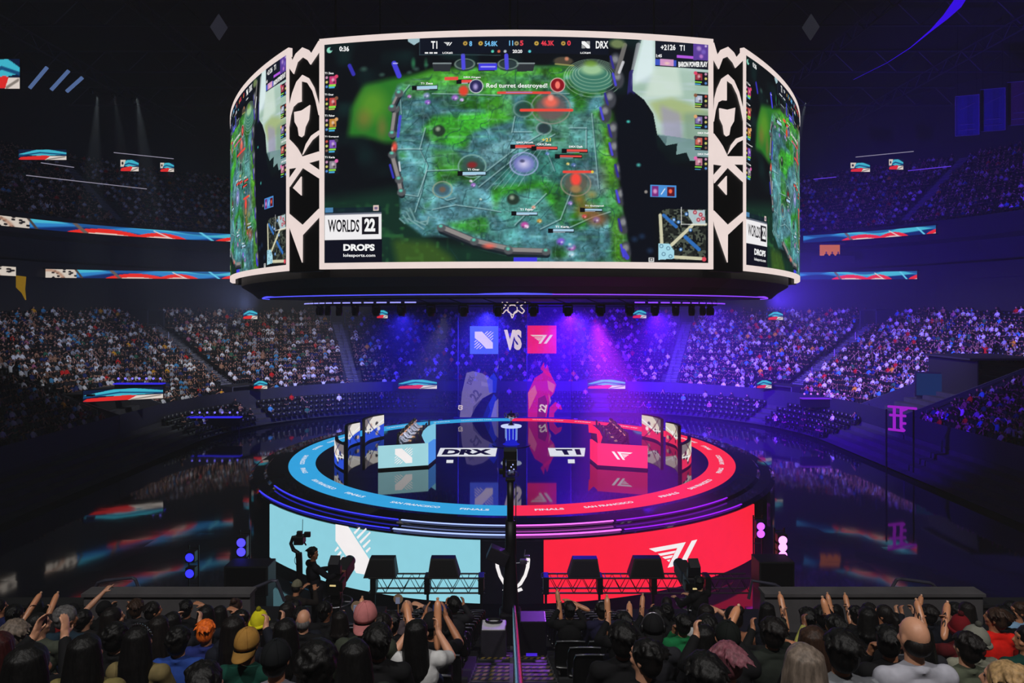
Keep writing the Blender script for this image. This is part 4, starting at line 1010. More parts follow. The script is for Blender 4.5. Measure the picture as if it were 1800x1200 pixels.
# ------------------------------------------------------------------ LED ribbons
def paint_ribbon(w, h, seed, tan=True):
    c = Canvas(w, h, rgb('0b2a6a')); r = np.random.default_rng(seed)
    X, Y = c.X / w, c.Y / h
    c.mix(np.clip((np.sin(X * 9 + seed) * .35 + .75 - Y) * 5, 0, 1), rgb('2f86cc'))
    c.mix(np.clip((np.sin(X * 5.5 + 1 + seed) * .3 + .38 - Y) * 9, 0, 1), rgb('49bcd8'))
    c.mix(np.clip((np.sin(X * 14 + 2 * seed) * .25 + .18 - Y) * 9, 0, 1), rgb('14488c'), .8)
    for x0, x1 in ((.30, .62), (.58, .80), (.93, 1.15)):
        m = ((X > x0) & (X < x1)); q = (X - x0) / (x1 - x0)
        top = 1 - .62 * np.sin(np.clip(q, 0, 1) * PI) ** .7
        c.mix((m & (Y > top)).astype(float), rgb('ee2a1e')); c.mix((m & (Y > top + .42)).astype(float), rgb('e8dcd0'), .9)
    c.line([(w * .33, 0), (w * .38, h)], h * .35, rgb('6a5c58')); c.line([(w * .66, h * .2), (w * .74, h)], h * .12, rgb('e8e0dc'))
    c.line([(w * .86, 0), (w * .92, h)], h * .22, rgb('6ad0f0'))
    if tan:
        c.mix((X < .155).astype(float), rgb('d8ccc0'))
        for k in range(14): c.ell(w * (.02 + .135 * r.random()), h * r.random(), h * .22, h * .13, rgb('171318'), 1, .2)
        c.ring(w * .015, h * 1.25, w * .075, h * 1.1, h * .22, rgb('b88a72')); c.line([(w * .15, 0), (w * .185, h)], h * .25, rgb('4a3c38'))
    return c.out()
def ribbon(label, pts, zc, hgt, img, name='led_ribbon', group='ribbon screens on the balcony fronts', slope=0.0):
    pts = [Vector((p[0], p[1], 0)) for p in pts]
    L = [0]
    for a, b_ in zip(pts[:-1], pts[1:]): L.append(L[-1] + (b_ - a).length)
    def fm_(u, v):
        s = u * L[-1]; x = np.interp(s, L, [p.x for p in pts]); y = np.interp(s, L, [p.y for p in pts]); return x, y, (zc - hgt / 2) + v * hgt + slope * u
    root = empty(name, (0, 0, 0), 0, label, 'led ribbon', group)
    grid_pic('screen', img, fm_, E_PIC, root)
    mb = MB()
    for i in range(len(pts) - 1):
        a, b_ = pts[i] + Vector((0, 0, slope * L[i] / L[-1])), pts[i + 1] + Vector((0, 0, slope * L[i + 1] / L[-1])); d = (b_ - a).normalized(); n = Vector((-d.y, d.x, 0))
        if n.y < 0: n = -n
        for z in (zc - hgt / 2 - .06, zc + hgt / 2 + .06):
            mb.add([(a + n * .02) + Vector((0, 0, z - .06)), (b_ + n * .02) + Vector((0, 0, z - .06)), (b_ + n * .4) + Vector((0, 0, z - .06)), (a + n * .4) + Vector((0, 0, z - .06)),
                    (a + n * .02) + Vector((0, 0, z + .06)), (b_ + n * .02) + Vector((0, 0, z + .06)), (b_ + n * .4) + Vector((0, 0, z + .06)), (a + n * .4) + Vector((0, 0, z + .06))],
                   [(0, 1, 2, 3), (4, 7, 6, 5), (0, 4, 5, 1), (1, 5, 6, 2), (2, 6, 7, 3), (3, 7, 4, 0)])
    mb.build('housing', M_BLACK, root)
    return root
def seg(pxa, da, pxb, db, n=6):
    A, B = P(pxa, HY, da), P(pxb, HY, db); return [A.lerp(B, i / n) for i in range(n + 1)]
rl = paint_ribbon(420, 16, 1); rl2 = paint_ribbon(420, 16, 3, False)
def along(pxa, pxb, off, n=14):
    """points on the bowl line, off metres out, between two sight lines"""
    L = rr_path(off, 60); out = []
    for px in np.linspace(pxa, pxb, n):
        r = (px - 900) / F
        for p, q in zip(L[:-1], L[1:]):
            fa, fb = p[0] - r * p[1], q[0] - r * q[1]
            if fa * fb <= 0 and p[1] > 40: t = fa / (fa - fb + 1e-9); out.append(Vector((p[0] + (q[0] - p[0]) * t, p[1] + (q[1] - p[1]) * t, 0))); break
    return out
ribbon('blue and red ribbon screen below the upper tier, left of the drum, topmost', along(-20, 405, 21.2), ZC + 9.3, 1.05, rl, slope=.75)
ribbon('blue and red ribbon screen left of the drum, just above the lower stand', along(80, 410, 20.2), ZC + 4.05, .95, rl, slope=.75)
ribbon('blue and red ribbon screen below the upper tier, right of the drum, topmost', along(1412, 1645, 21.2), ZC + 9.75, .95, rl2, slope=-.2)
ribbon('blue and red ribbon screen right of the drum, just above the lower stand', along(1400, 1612, 20.2), ZC + 4.7, .95, rl2[:, ::1], slope=-.5)
o = ribbon('short tan ribbon screen end at the far left edge of the hall', along(-30, 28, 20.2), ZC + 4.05, .95, rl[:, 20:60])
# smaller picture screens of the upper gallery and over the stairways
def paint_badge(w, h, v):
    c = Canvas(w, h, rgb('0a1838'))
    c.poly([(0, h * .45), (w * .35, h * .05), (w * .62, 0), (w, h * .3), (w, h * .48), (w * .5, h * .62)], rgb('3fb8d0'))
    c.line([(0, h * .62), (w * .45, h * .3), (w, h * .5)], h * .12, rgb('124a7a'))
    c.poly([(0, h * .95), (w * .05, h * .72), (w * .55, h * .55), (w, h * .8), (w * .8, h)], rgb('e02a28'))
    c.poly([(w * .55, h), (w * .66, h * .62), (w, h * .62), (w, h)], rgb('e4d8d0')); c.line([(w * .6, h * .95), (w * .95, h * .7)], h * .1, rgb('8a8078'))
    if v: c.poly([(0, 0), (w * .3, 0), (w * .18, h * .6), (0, h * .6)], rgb('d8ccc0')); c.ell(w * .12, h * .3, w * .06, h * .14, rgb('201820'), 1, .2)
    return c.out()
BAD = [paint_badge(64, 32, 0), paint_badge(64, 32, 1)]
def badge(name, px, py, wpx, hpx, d, label, v=0, cat='screen', group=None, yaw=0.0, tri=False):
    c = P(px, py, d); w = wpx / F * d; h = hpx / F * d
    r = empty(name, c, yaw, label, cat, group)
    grid_pic('picture', BAD[v], lambda u, vv: ((u - .5) * w, 0 * u - .03, (vv - .5) * h), E_PIC, r)
    mb = MB(); mb.bbox((0, .08, 0), (w + .12, .18, h + .12), .03); mb.build('housing', M_BLACK, r)
    return r
for px, py, w_, h_, d_, lb in ((440, 553, 25, 15, 84, 'small blue and red screen over the stairway left of the round stage, upper'), (672, 552, 19, 14, 96, 'small blue and red screen over the far stairway, left of the hanging banners'),
                               (1124, 552, 24, 14, 96, 'small blue and red screen over the far stairway, right of the hanging banners'), (1363, 555, 26, 14, 84, 'small blue and red screen over the stairway right of the round stage, upper')):
    badge('portal_screen', px, py, w_, h_, d_, lb, 0, 'screen', 'screens over the stairway doors')
for px, py, w_, h_, d_, lb in ((458, 676, 24, 14, 74, 'small blue and red screen over the lower tunnel left of the stage'), (734, 675, 68, 16, 80.6, 'wide blue and red screen over the far tunnel, left of the jersey banners'),
                               (1066, 675, 66, 16, 80.6, 'wide blue and red screen over the far tunnel, right of the jersey banners'), (1343, 675, 26, 14, 74, 'small blue and red screen over the lower tunnel right of the stage'),
                               (218, 693, 122, 20, 58.2, 'wide curved blue and red screen over the left corner tunnel')):
    badge('tunnel_screen', px, py, w_, h_, d_, lb, 0, 'screen', 'screens over the floor tunnels', .5 if px == 218 else 0)
for px, py, w_, h_, d_, lb, v in ((228, 291, 32, 20, 84, 'small bright screen hanging in the upper left gallery, left of its pair', 1), (294, 294, 24, 16, 88, 'small screen in the upper left gallery nearest the drum', 1), (75, 272, 84, 18, 76, 'long dim blue and pink screen in the upper left gallery', 0),
                                  (1512, 294, 34, 16, 88, 'blue screen in the upper right gallery nearest the drum', 1), (1575, 289, 25, 18, 86, 'bright red and white screen in the upper right gallery', 1), (6, 130, 58, 52, 62, 'large bright screen at the upper left edge of the hall', 1)):
    badge('gallery_screen', px, py, w_, h_, d_, lb, v, 'screen', 'screens in the upper gallery')
# light lines along the upper gallery rails
def rail_line(px0, py0, px1, py1, d0, d1, mat, label, r=.05):
    mb = MB(); mb.tube([P(px0, py0, d0), P(px1, py1, d1)], r, 6)
    return tag(mb.build('light_strip', mat), label, 'light strip', 'light strips on the gallery rails')
E_RAILW = em('pale_rail_light', (.62, .6, .68), .8); E_RAILV = em('violet_rail_light', (.42, .25, .95), .9)
rail_line(46, 308, 258, 332, 74, 84, E_RAILW, 'thin white light line along the left gallery rail, longest one'); rail_line(200, 268, 305, 279, 82, 88, E_RAILW, 'thin white light line above the small left gallery screens')
rail_line(72, 286, 130, 294, 76, 79, E_RAILW, 'short white light line under the long dim left gallery screen')
rail_line(1430, 315, 1470, 311, 90, 90, E_RAILV, 'short violet light line on the right gallery rail beside the drum'); rail_line(1596, 300, 1672, 292, 86, 84, E_RAILV, 'violet light line on the right gallery rail right of the red screen'); rail_line(1504, 276, 1606, 266, 89, 87, E_RAILW, 'pale light line above the right gallery screens')
# ================================================================== ROUND STAGE
stage = empty('round_stage', (0, 42, 0), 0, 'round glossy black stage ringed by a blue and red light band', 'stage')
DZ = ZC - 8.7
prof = [(0, DZ), (13.4, DZ), (14.2, DZ - .06), (14.35, DZ - .18), (14.9, DZ - .22), (15.1, DZ - .34), (15.1, .02)]
gm = pm('glossy_stage_floor', (.012, .012, .03), .035, spec=.9, var=.05, scale=.5)
mb = MB(); vs = []; fs = []; N = 128
vs.append((0, 0, DZ))
for r, z in prof[1:]: vs += [(r * math.sin(2 * PI * j / N), -r * math.cos(2 * PI * j / N), z) for j in range(N)]
for j in range(N): fs.append((0, 1 + j, 1 + (j + 1) % N))
for i in range(len(prof) - 2):
    for j in range(N): fs.append((1 + i * N + j, 1 + i * N + (j + 1) % N, 1 + (i + 1) * N + (j + 1) % N, 1 + (i + 1) * N + j)[::-1])
mb.add(vs, fs); mb.build('deck', gm, stage)
def arc_band(name, r0, r1, z, a0, a1, mat, parent, n=60, th=.015):
    mb = MB(); vs = []; fs = []
    for i in range(n + 1):
        a = a0 + (a1 - a0) * i / n
        for r, zz in ((r0, z), (r1, z), (r1, z + th), (r0, z + th)): vs.append((r * math.sin(a), -r * math.cos(a), zz))
    for i in range(n):
        q = i * 4
        for j in range(4): fs.append((q + j, q + 4 + j, q + 4 + (j + 1) % 4, q + (j + 1) % 4))
    mb.add(vs, fs); return mb.build(name, mat, parent)
E_RB = em('ring_blue_led', (.20, .64, .88), 1.0); E_RR = em('ring_red_led', (1.0, .17, .33), 1.0)
rb = arc_band('ring_light', 11.62, 13.08, DZ, -PI, 0.0, E_RB, stage, 90); rd = arc_band('ring_light', 11.62, 13.08, DZ, 0.0, PI, E_RR, stage, 90)
for half, par in ((-1, rb), (1, rd)):
    mb = MB(); words = ['FINALS', 'SAN FRANCISCO']; a = .08; k = 0
    while a < 2.9:
        wd = words[k % 2]; arc = (.105 if k % 2 == 0 else .20); rr = 12.35; hh = .17
        c_ = half * (a + arc / 2) 
        put_text(mb, wd, c_ - arc / 2, 0, c_ + arc / 2, 1, lambda u, v: ((12.47 - .26 * v) * math.sin(u), -(12.47 - .26 * v) * math.cos(u), DZ + .022), .03)
        a += arc + (.075 if k % 2 == 0 else .13); k += 1
    mb.build('ring_lettering', em('ring_white_led', (.92, .95, 1.0), .9, False), par)
# light lines on the two steps of the rim
def rim(name, r, z, a0, a1, mat, w=.07, n=40): return arc_band(name, r - w, r, z, a0, a1, mat, stage, n, .03)
E_S1 = em('rim_blue_led', (.22, .22, 1.0), 1.5); E_S2 = em('rim_white_blue_led', (.62, .70, 1.0), 1.6); E_S3 = em('rim_pink_led', (1.0, .42, 1.0), 1.7); E_S4 = em('rim_violet_led', (.62, .12, .98), 1.2)
for r_, z_ in ((14.3, DZ - .06 + .004), (15.02, DZ - .21)):
    rim('rim_light', r_, z_, -.98, -.34, E_S1, .06); rim('rim_light', r_, z_, -.33, -.01, E_S2, .10 if r_ > 14.5 else .07); rim('rim_light', r_, z_, .01, .30, E_S3, .11 if r_ > 14.5 else .08); rim('rim_light', r_, z_, .31, .78, E_S4, .06)
# curved screens on the front of the stage
E_FC = em('fascia_pale_blue_led', (.56, .82, .88), 1.0); E_FR = em('fascia_red_led', (1.0, .14, .24), 1.0)
FR_ = 15.16; FZ0, FZ1 = ZC - 11.55, ZC - 9.07
def fascia(a, z, off=0.0): return ((FR_ + off) * math.sin(a), -(FR_ + off) * math.cos(a), z)
def cyl_panel(name, a0, a1, z0, z1, mat, th=.1, n=40):
    mb = MB(); vs = []; fs = []
    for i in range(n + 1):
        a = a0 + (a1 - a0) * i / n
        vs += [fascia(a, z0), fascia(a, z1), fascia(a, z1, -th), fascia(a, z0, -th)]
    for i in range(n):
        q = i * 4
        for j in range(4): fs.append((q + j, q + 4 + j, q + 4 + (j + 1) % 4, q + (j + 1) % 4)[::-1])
    fs += [(0, 1, 2, 3), (n * 4 + 3, n * 4 + 2, n * 4 + 1, n * 4)]
    mb.add(vs, fs); return mb.build(name, mat, stage)
A1 = .845
fb = cyl_panel('front_screen', -A1, -.083, FZ0, FZ1, E_FC); fr_ = cyl_panel('front_screen', .083, A1, FZ0, FZ1, E_FR)
cyl_panel('centre_panel', -.08, .08, FZ0, FZ1 - .02, pm('centre_violet_panel', (.08, .07, .12), .4), .08, 8)
M_LOGO = em('team_mark_white_led', (.97, .95, .95), 1.0, False)
def fmap_at(cpx, cpy, wpx, hpx, shx=0.0):
    """unit square -> fascia, from a rectangle given in photo pixels at its middle"""
    d = 42 - FR_ * .92; a = math.asin(max(-1, min(1, (cpx - 902) / F * d / FR_)))
    for _ in range(6): d = 42 - FR_ * math.cos(a); a = math.asin((cpx - 900) / F * d / FR_)
    zc = ZC + (HY - cpy) / F * d; da = wpx / F * d / (FR_ * math.cos(a)) ; dz = hpx / F * d
    return lambda u, v: fascia(a + (u - .5) * da, zc + (v - .5) * dz, .055)
mb = MB(); mark_dragon(mb, fmap_at(620, 965, 70, 82)); mb.build('team_mark', M_LOGO, fb)
mb = MB(); mark_wing(mb, fmap_at(1184, 975, 96, 40)); mb.build('team_mark', M_LOGO, fr_)
# white crest arcs on the centre panel
mb = MB()
fa = fmap_at(901, 1000, 64, 70)
for s in (0, 1):
    mx = (lambda u: u) if s == 0 else (lambda u: 1 - u)
    pts = [(mx(.05), .85), (mx(.02), .75), (mx(.04), .55), (mx(.12), .32), (mx(.25), .12), (mx(.40), .02), (mx(.40), .10), (mx(.30), .20), (mx(.19), .38), (mx(.13), .58), (mx(.13), .85)]
    fill_poly(mb, pts if s == 0 else pts[::-1], fa)
    fill_poly(mb, [(mx(.22), -.02), (mx(.34), -.06), (mx(.46), .0), (mx(.46), .06), (mx(.36), .02), (mx(.26), .05)], fa)
mb.build('crest', M_LOGO, stage)
# white name plates lying in the floor
def floor_map(z): 
    def f(px, py):
        d = (ZC - z) * F / (py - HY); return ((px - 900) / F * d, d - 42, z)
    return f
fl = floor_map(DZ + .02); E_PL = em('plate_white_led', (.88, .89, .93), 1.0, False)
def plate(pts, word, wx, label):
    mb = MB(); f1 = floor_map(DZ + .015); f0 = floor_map(DZ + .001)
    mb.prism(pts, lambda u, v, w: f1(u, v) if w == 0 else f0(u, v), 1)
    p = mb.build('name_plate', E_PL, stage)
    if word:
        mb = MB(); ft = floor_map(DZ + .025)
        (a, b_, c_, d_) = wx
        put_text(mb, word, 0, 0, 1, 1, lambda u, v: ft((a + (b_ - a) * u) * (1 - v) + (c_ + (d_ - c_) * u) * v, 799 - 10 * v), .06)
        mb.build('plate_lettering', em('plate_ink_led', (.06, .04, .22), 1.0, False), p)
    return p
plate([(768, 801.5), (871, 801.5), (874, 787), (774, 787)], 'DRX', (776, 864, 782, 864), ''); plate([(967, 801.5), (1027, 801.5), (1029, 787), (963, 787)], 'T1', (983, 1022, 976, 1019), '')
plate([(784.5, 813), (796.5, 813), (797, 808), (785, 808)], '', None, ''); plate([(1238.5 - 240 + 0, 813.5), (1010.5, 813.5), (1010, 807), (998, 807)], '', None, '')
# ------------------------------------------------------------------ player booths (built once for the left, mirrored for the right)
def paint_art(w, h, s, red):
    c = Canvas(w, h, rgb('e8e2dc' if not red else 'd8d0bc')); r = np.random.default_rng(s)
    A, B = ('2a50d8', '1a2a70') if not red else ('e02a4a', '50102a')
    c.poly([(0, h), (0, h * .55), (w * .4, h * .7), (w, h * .4), (w, h)], rgb(A)); c.poly([(0, 0), (w * .6, 0), (w * .2, h * .35), (0, h * .4)], rgb('6a6068'), .8)
    for k in range(9): c.ell(w * r.random(), h * (.3 + .5 * r.random()), w * .07, h * .12, rgb(['26242c', 'f4f0ec', B, 'c8a890'][k % 4]), .9, .4)
    c.line([(0, h * .5), (w * .5, h * .62), (w, h * .2)], h * .05, rgb('f8f8f8')); c.line([(w * .2, 0), (w * .9, h)], h * .04, rgb(B))
    return c.out()
def wall_arc(name, r, a0, a1, z0a, z1a, z0b, z1b, img, parent, cx_=0, cy=0, th=.25):
    """curved upright screen with a dark back"""
    f = lambda u, v: (cx_ + r * np.sin(a0 + (a1 - a0) * u), cy - r * np.cos(a0 + (a1 - a0) * u), (z0a + (z0b - z0a) * u) * (1 - v) + (z1a + (z1b - z1a) * u) * v)
    s = grid_pic(name, img, f, E_PIC, parent)
    mb = MB(); n = 10; vs = []; fs = []
    for i in range(n + 1):
        u = i / n; a = a0 + (a1 - a0) * u; zb_ = z0a + (z0b - z0a) * u; zt = z1a + (z1b - z1a) * u
        for rr in (r + .02, r + th):
            vs += [(cx_ + rr * math.sin(a), cy - rr * math.cos(a), zb_ - .05), (cx_ + rr * math.sin(a), cy - rr * math.cos(a), zt + .05)]
    for i in range(n):
        q = i * 4
        for (x, y) in ((0, 1), (3, 2), (1, 3), (2, 0)): fs.append((q + x, q + 4 + x, q + 4 + y, q + y))
    fs += [(0, 1, 3, 2), (n * 4, n * 4 + 2, n * 4 + 3, n * 4 + 1)]
    mb.add(vs, fs); mb.build('screen_back', M_BLACK, s)
    return s
def booth(side):
    red = side > 0; L = 'red' if red else 'pale blue'
    t = empty('player_booth', (0, 42, DZ), 0, ('red fronted player booth with five seats on the right half of the stage' if red else 'pale blue fronted player booth with five seats on the left half of the stage'), 'gaming booth', None)
    ef = em('booth_red_led', (1.0, .20, .40), 1.0) if red else em('booth_blue_led', (.63, .84, .88), 1.0)
    ew = em('booth_red_wing_led', (.98, .16, .32), 1.0) if red else em('booth_blue_wing_led', (.30, .56, .92), 1.0)
    et = em('booth_red_back_led', (1.0, .14, .26), 1.0) if red else em('booth_blue_back_led', (.50, .78, .90), 1.0)
    S = lambda px: (900 + (900 - px) if red else px) + (0 if not red else 3)
    def G(px, py, z=DZ):           # point on the deck
        d = (ZC - z) * F / (py - HY); return Vector(((S(px) - 900) / F * d, d - 42, 0))
    A, B, C_ = G(665, 827), G(753, 821), G(766, 810)
    H = 1.32
    def slab(name, p, q, z0, z1, th, mat, par=t):
        d = (q - p).normalized(); n = Vector((d.y, -d.x, 0)); n = n if n.y < 0 else -n
        mb = MB(); mb.add([p + Vector((0, 0, z0)), q + Vector((0, 0, z0)), q + Vector((0, 0, z1)), p + Vector((0, 0, z1)), p - n * th + Vector((0, 0, z0)), q - n * th + Vector((0, 0, z0)), q - n * th + Vector((0, 0, z1)), p - n * th + Vector((0, 0, z1))],
                          [(0, 1, 2, 3), (5, 4, 7, 6), (3, 2, 6, 7), (1, 0, 4, 5), (1, 5, 6, 2), (0, 3, 7, 4)])
        return mb.build(name, mat, par)
    fp = slab('front_panel', A, B, .12, H, .12, ef); slab('plinth', A, B, 0, .12, .3, M_BLACK)
    wp = slab('wing_panel', B, C_, .14, H - .06, .12, ew); slab('plinth', B, C_, 0, .14, .25, M_BLACK)
    e1 = (B - A).normalized(); n1 = Vector((e1.y, -e1.x, 0)); n1 = n1 if n1.y < 0 else -n1; W = (B - A).length
    mb = MB(); f = lambda u, v: A + e1 * (W * .5 + (u - .5) * (.98 if not red else 1.15)) + n1 * .012 + Vector((0, 0, .12 + (H - .12) * .5 + (v - .5) * (.86 if not red else .44)))
    (mark_wing if red else mark_dragon)(mb, f); mb.build('team_mark', M_LOGO, fp)
    # swept back panel rising behind the wing
    d0 = 40.6; K = lambda px, py, d: Vector(((S(px) - 900) / F * d, d - 42, ZC - DZ + (HY - py) / F * d))
    pts = [(766, 743), (766, 776), (749, 782), (744, 772), (741, 765), (744, 757), (752, 749)] if not red else [(766 + 3, 742), (768, 760), (754, 762), (752, 782), (748, 782), (744, 768), (749, 757), (758, 749)]
    mb = MB(); K2 = lambda u, v, w: K(u, v, d0 + (766 - u) * .02 + w * .15)
    mb.prism(pts, K2, 1); mb.build('swept_panel', et, t)
    # desk running back between the players and the middle of the stage
    dx = -1 if not red else 1
    def D_(px, py, z): d = (ZC - DZ - z) * F / (py - HY); return Vector(((S(px) - 900) / F * d, d - 42, z))
    p0, p1 = D_(724, 779, .75), D_(752, 748, .75)
    back = (p1 - p0); bl = back.length; bd = back.normalized(); out = Vector((bd.y, -bd.x, 0)); out = out if out.x * dx < 0 else -out   # towards the middle
    mb = MB(); m = p0 + back * .5
    rot = Matrix.Rotation(math.atan2(bd.y, bd.x), 3, 'Z')
    mb.bbox((m.x, m.y, .73), (bl + .6, .85, .05), .015, rot); mb.build('desk_top', M_BODY, t)
    mb = MB(); q = m + out * .42; mb.bbox((q.x, q.y, .36), (bl + .6, .04, .70), .01, rot); mb.build('modesty_panel', M_BLACK, t)
    stat = []
    for k in range(5):
        c = p0 + back * ((k + .5) / 5)
        mo = empty('monitor', (0, 0, 0)); mo.parent = t; mo.location = (c.x + out.x * .18, c.y + out.y * .18, .755); mo.rotation_euler = (0, 0, math.atan2(out.y, out.x))
        mb = MB(); mb.bbox((0, 0, .30), (.05, .58, .36), .01); mb.box((-.0, 0, .06), (.04, .06, .12)); mb.box((0, 0, .006), (.18, .24, .012)); b1 = mb.build('housing', M_BLACK, mo)
        mb = MB(); mb.add([(-.028, -.27, .14), (-.028, .27, .14), (-.028, .27, .46), (-.028, -.27, .46)], [(0, 1, 2, 3)]); mb.build('picture', em('monitor_glow', (.55, .65, .75), .9), mo)
        kb = MB(); kb.bbox((-.38, 0, .012), (.15, .40, .025), .008); kb.build('keyboard', em('keyboard_glow', (.45, .42, .36), .5, False), mo)
        stat.append((c, out))
    # curved picture walls behind the players
    if not red:
        a = [(-1.46, -1.62, 2), (-1.70, -1.90, 3)]
    def arcs(px0, px1, d_a, d_b, ztop_a, ztop_b, zb, seed, fl=1):
        p = Vector(((S(px0) - 900) / F * d_a, d_a - 42)); q = Vector(((S(px1) - 900) / F * d_b, d_b - 42))
        # gentle arc bowed outwards
        mid = (p + q) / 2; ch = (q - p); nn_ = Vector((ch.y, -ch.x)).normalized(); nn_ = nn_ if nn_.dot(mid) > 0 else -nn_
        n = 24; img = paint_art(60, 40, seed, red)
        def f(u, v):
            bow = np.sin(u * PI) * ch.length * .10 * (1 if fl > 0 else .6)
            return p.x + ch.x * u + nn_.x * bow, p.y + ch.y * u + nn_.y * bow, zb * (1 - v) + (ztop_a + (ztop_b - ztop_a) * u) * v
        s = grid_pic('picture_wall', img, f, E_PIC, t)
        mb = MB(); vs = []; fs = []
        for i in range(13):
            u = i / 12; x, y, _ = f(np.array(u), np.array(0.)); zt = ztop_a + (ztop_b - ztop_a) * u
            for o_ in (.03 * fl, .22 * fl): vs += [(float(x) + nn_.x * o_, float(y) + nn_.y * o_, 0), (float(x) + nn_.x * o_, float(y) + nn_.y * o_, zt + .06)]
        for i in range(12):
            g = i * 4
            for (x, y) in ((0, 1), (3, 2), (1, 3), (2, 0)): fs.append((g + x, g + 4 + x, g + 4 + y, g + y))
        fs += [(0, 1, 3, 2), (48, 50, 51, 49)]
        mb.add(vs, fs); mb.build('screen_back', M_BLACK, s)
    arcs(642, 675, 44.2, 46.6, 1.59, 1.55, .12, 3); arcs(612, 633, 42.4, 44.6, 1.46, 1.36, .1, 5)
    arcs(604, 588, 36.8, 39.6, 1.42, 1.32, .1, 8, -1)
    return t, stat, S
BOOTHS = [booth(-1), booth(1)]
# trophy on its lit stand in the middle
tp = empty('trophy_stand', (-.05, 44.2, DZ), 0, 'round trophy table on a glowing blue pillar at the middle of the stage', 'pedestal')
mb = MB(); mb.lathe([(.52, 0), (.55, .04), (.42, .10), (.36, .2), (.34, 1.0), (.40, 1.12)], n=24); mb.build('pillar', em('pillar_blue_glow', (.10, .12, .85), .8), tp, True)
mb = MB(); mb.lathe([(.40, 1.12), (.66, 1.15), (.68, 1.22), (.64, 1.25)], n=28); mb.build('table_top', em('table_glow', (.8, .85, 1.0), 1.0), tp)
mb = MB()
for k in range(10): a = k * PI / 5; mb.tube([(.37 * math.cos(a), .37 * math.sin(a), .3 + .05 * (k % 3)), (.385 * math.cos(a), .385 * math.sin(a), 1.1)], .018, 5)
mb.build('light_rod', em('rod_glow', (.6, .75, 1.0), 1.0), tp)
mb = MB(); mb.lathe([(.62, .012), (1.25, .016), (1.25, .03), (.62, .03)], n=40); mb.build('base_ring', pm('blue_smoked_acrylic', (.08, .08, .2), .1), tp)
tr = empty('trophy', (-.05, 44.2, DZ + 1.25), 0, 'silver cup trophy with curled handles on the round lit table', 'trophy')
mb = MB(); mb.lathe([(.0, .0), (.20, .0), (.22, .05), (.12, .10), (.07, .2), (.06, .34), (.10, .4), (.22, .46), (.30, .56), (.31, .70), (.27, .76), (.25, .76), (.28, .69), (.26, .57), (.05, .47)], n=24); mb.build('cup', M_CHROME, tr, True)
for s in (-1, 1):
    mb = MB(); mb.tube([(s * .26, 0, .50), (s * .40, 0, .55), (s * .46, 0, .68), (s * .42, 0, .80), (s * .33, 0, .80), (s * .29, 0, .72)], [.03, .035, .03, .03, .028, .02], 8); mb.build('handle', M_CHROME, tr, True)
mb = MB(); mb.lathe([(.1, .74), (.12, .80), (.05, .86), (.07, .92), (.0, .97)], n=16); mb.build('finial', M_CHROME, tr, True)
# ------------------------------------------------------------------ see-through banner screen standing at the back of the stage
bs = empty('banner_screen', (0, 55.0, DZ), 0, 'tall see-through screen with team marks and jerseys at the back of the stage', 'screen')
def led_mesh(name, col, al, strength=1.0):
    m = bpy.data.materials.new(name); m.use_nodes = True; nt = m.node_tree; nt.nodes.clear()
    o = nt.nodes.new('ShaderNodeOutputMaterial'); mx = nt.nodes.new('ShaderNodeMixShader'); tr_ = nt.nodes.new('ShaderNodeBsdfTransparent'); e = nt.nodes.new('ShaderNodeEmission')
    nz = nt.nodes.new('ShaderNodeTexNoise'); nz.inputs['Scale'].default_value = 1.2; tc = nt.nodes.new('ShaderNodeTexCoord'); nt.links.new(tc.outputs['Object'], nz.inputs['Vector'])
    mr = nt.nodes.new('ShaderNodeMapRange'); mr.inputs['To Min'].default_value = al * .85; mr.inputs['To Max'].default_value = min(1, al * 1.15); nt.links.new(nz.outputs['Fac'], mr.inputs['Value']); nt.links.new(mr.outputs[0], mx.inputs[0])
    e.inputs['Color'].default_value = lin(col) + (1,); e.inputs['Strength'].default_value = strength
    nt.links.new(tr_.outputs[0], mx.inputs[1]); nt.links.new(e.outputs[0], mx.inputs[2]); nt.links.new(mx.outputs[0], o.inputs[0]); m.cycles.emission_sampling = 'NONE'
    return m
def bmap(off=0.0):
    d = 55.0
    return lambda px, py: ((px - 900) / F * d, -off, ZC - DZ + (HY - py) / F * d)
def bpoly(name, polys, mat, off, par=bs):
    mb = MB(); f = bmap(off)
    for p in polys: fill_poly(mb, p, f)
    return mb.build(name, mat, par)
LM_GREY = led_mesh('mesh_grey_led', (.16, .11, .55), .22); LM_W = led_mesh('mesh_cream_led', (.92, .84, .84), .85); LM_B = led_mesh('mesh_blue_led', (.32, .42, .95), .85); LM_R = led_mesh('mesh_red_led', (.98, .13, .42), .88)
LM_J = led_mesh('mesh_jersey_led', (.62, .56, .80), .42); LM_JB = led_mesh('mesh_jersey_blue_led', (.12, .22, .95), .55); LM_JR = led_mesh('mesh_jersey_red_led', (.95, .10, .35), .55); LM_JD = led_mesh('mesh_jersey_dark_led', (.07, .04, .38), .55); LM_JP = led_mesh('mesh_jersey_pale_red_led', (.9, .5, .6), .45)
mb = MB(); mb.box((0, 0, .04), (9.4, .3, .08))
for x in (-4.35, -1.12, 1.2, 4.75): mb.tube([(x, .05, 0), (x, .05, 9.6)], .035, 6)
mb.tube([(-4.4, .05, 9.6), (4.8, .05, 9.6)], .05, 6); mb.build('frame', M_BLACK, bs)
bpoly('mesh_panel', [[(806, 738), (876, 738), (876, 527), (806, 527)]], LM_GREY, 0); bpoly('mesh_panel', [[(877, 738), (925, 738), (925, 527), (877, 527)]], led_mesh('mesh_violet_led', (.16, .08, .62), .22), 0); bpoly('mesh_panel', [[(926, 738), (1004, 738), (1004, 527), (926, 527)]], led_mesh('mesh_violet_bright_led', (.22, .02, .95), .30), 0)
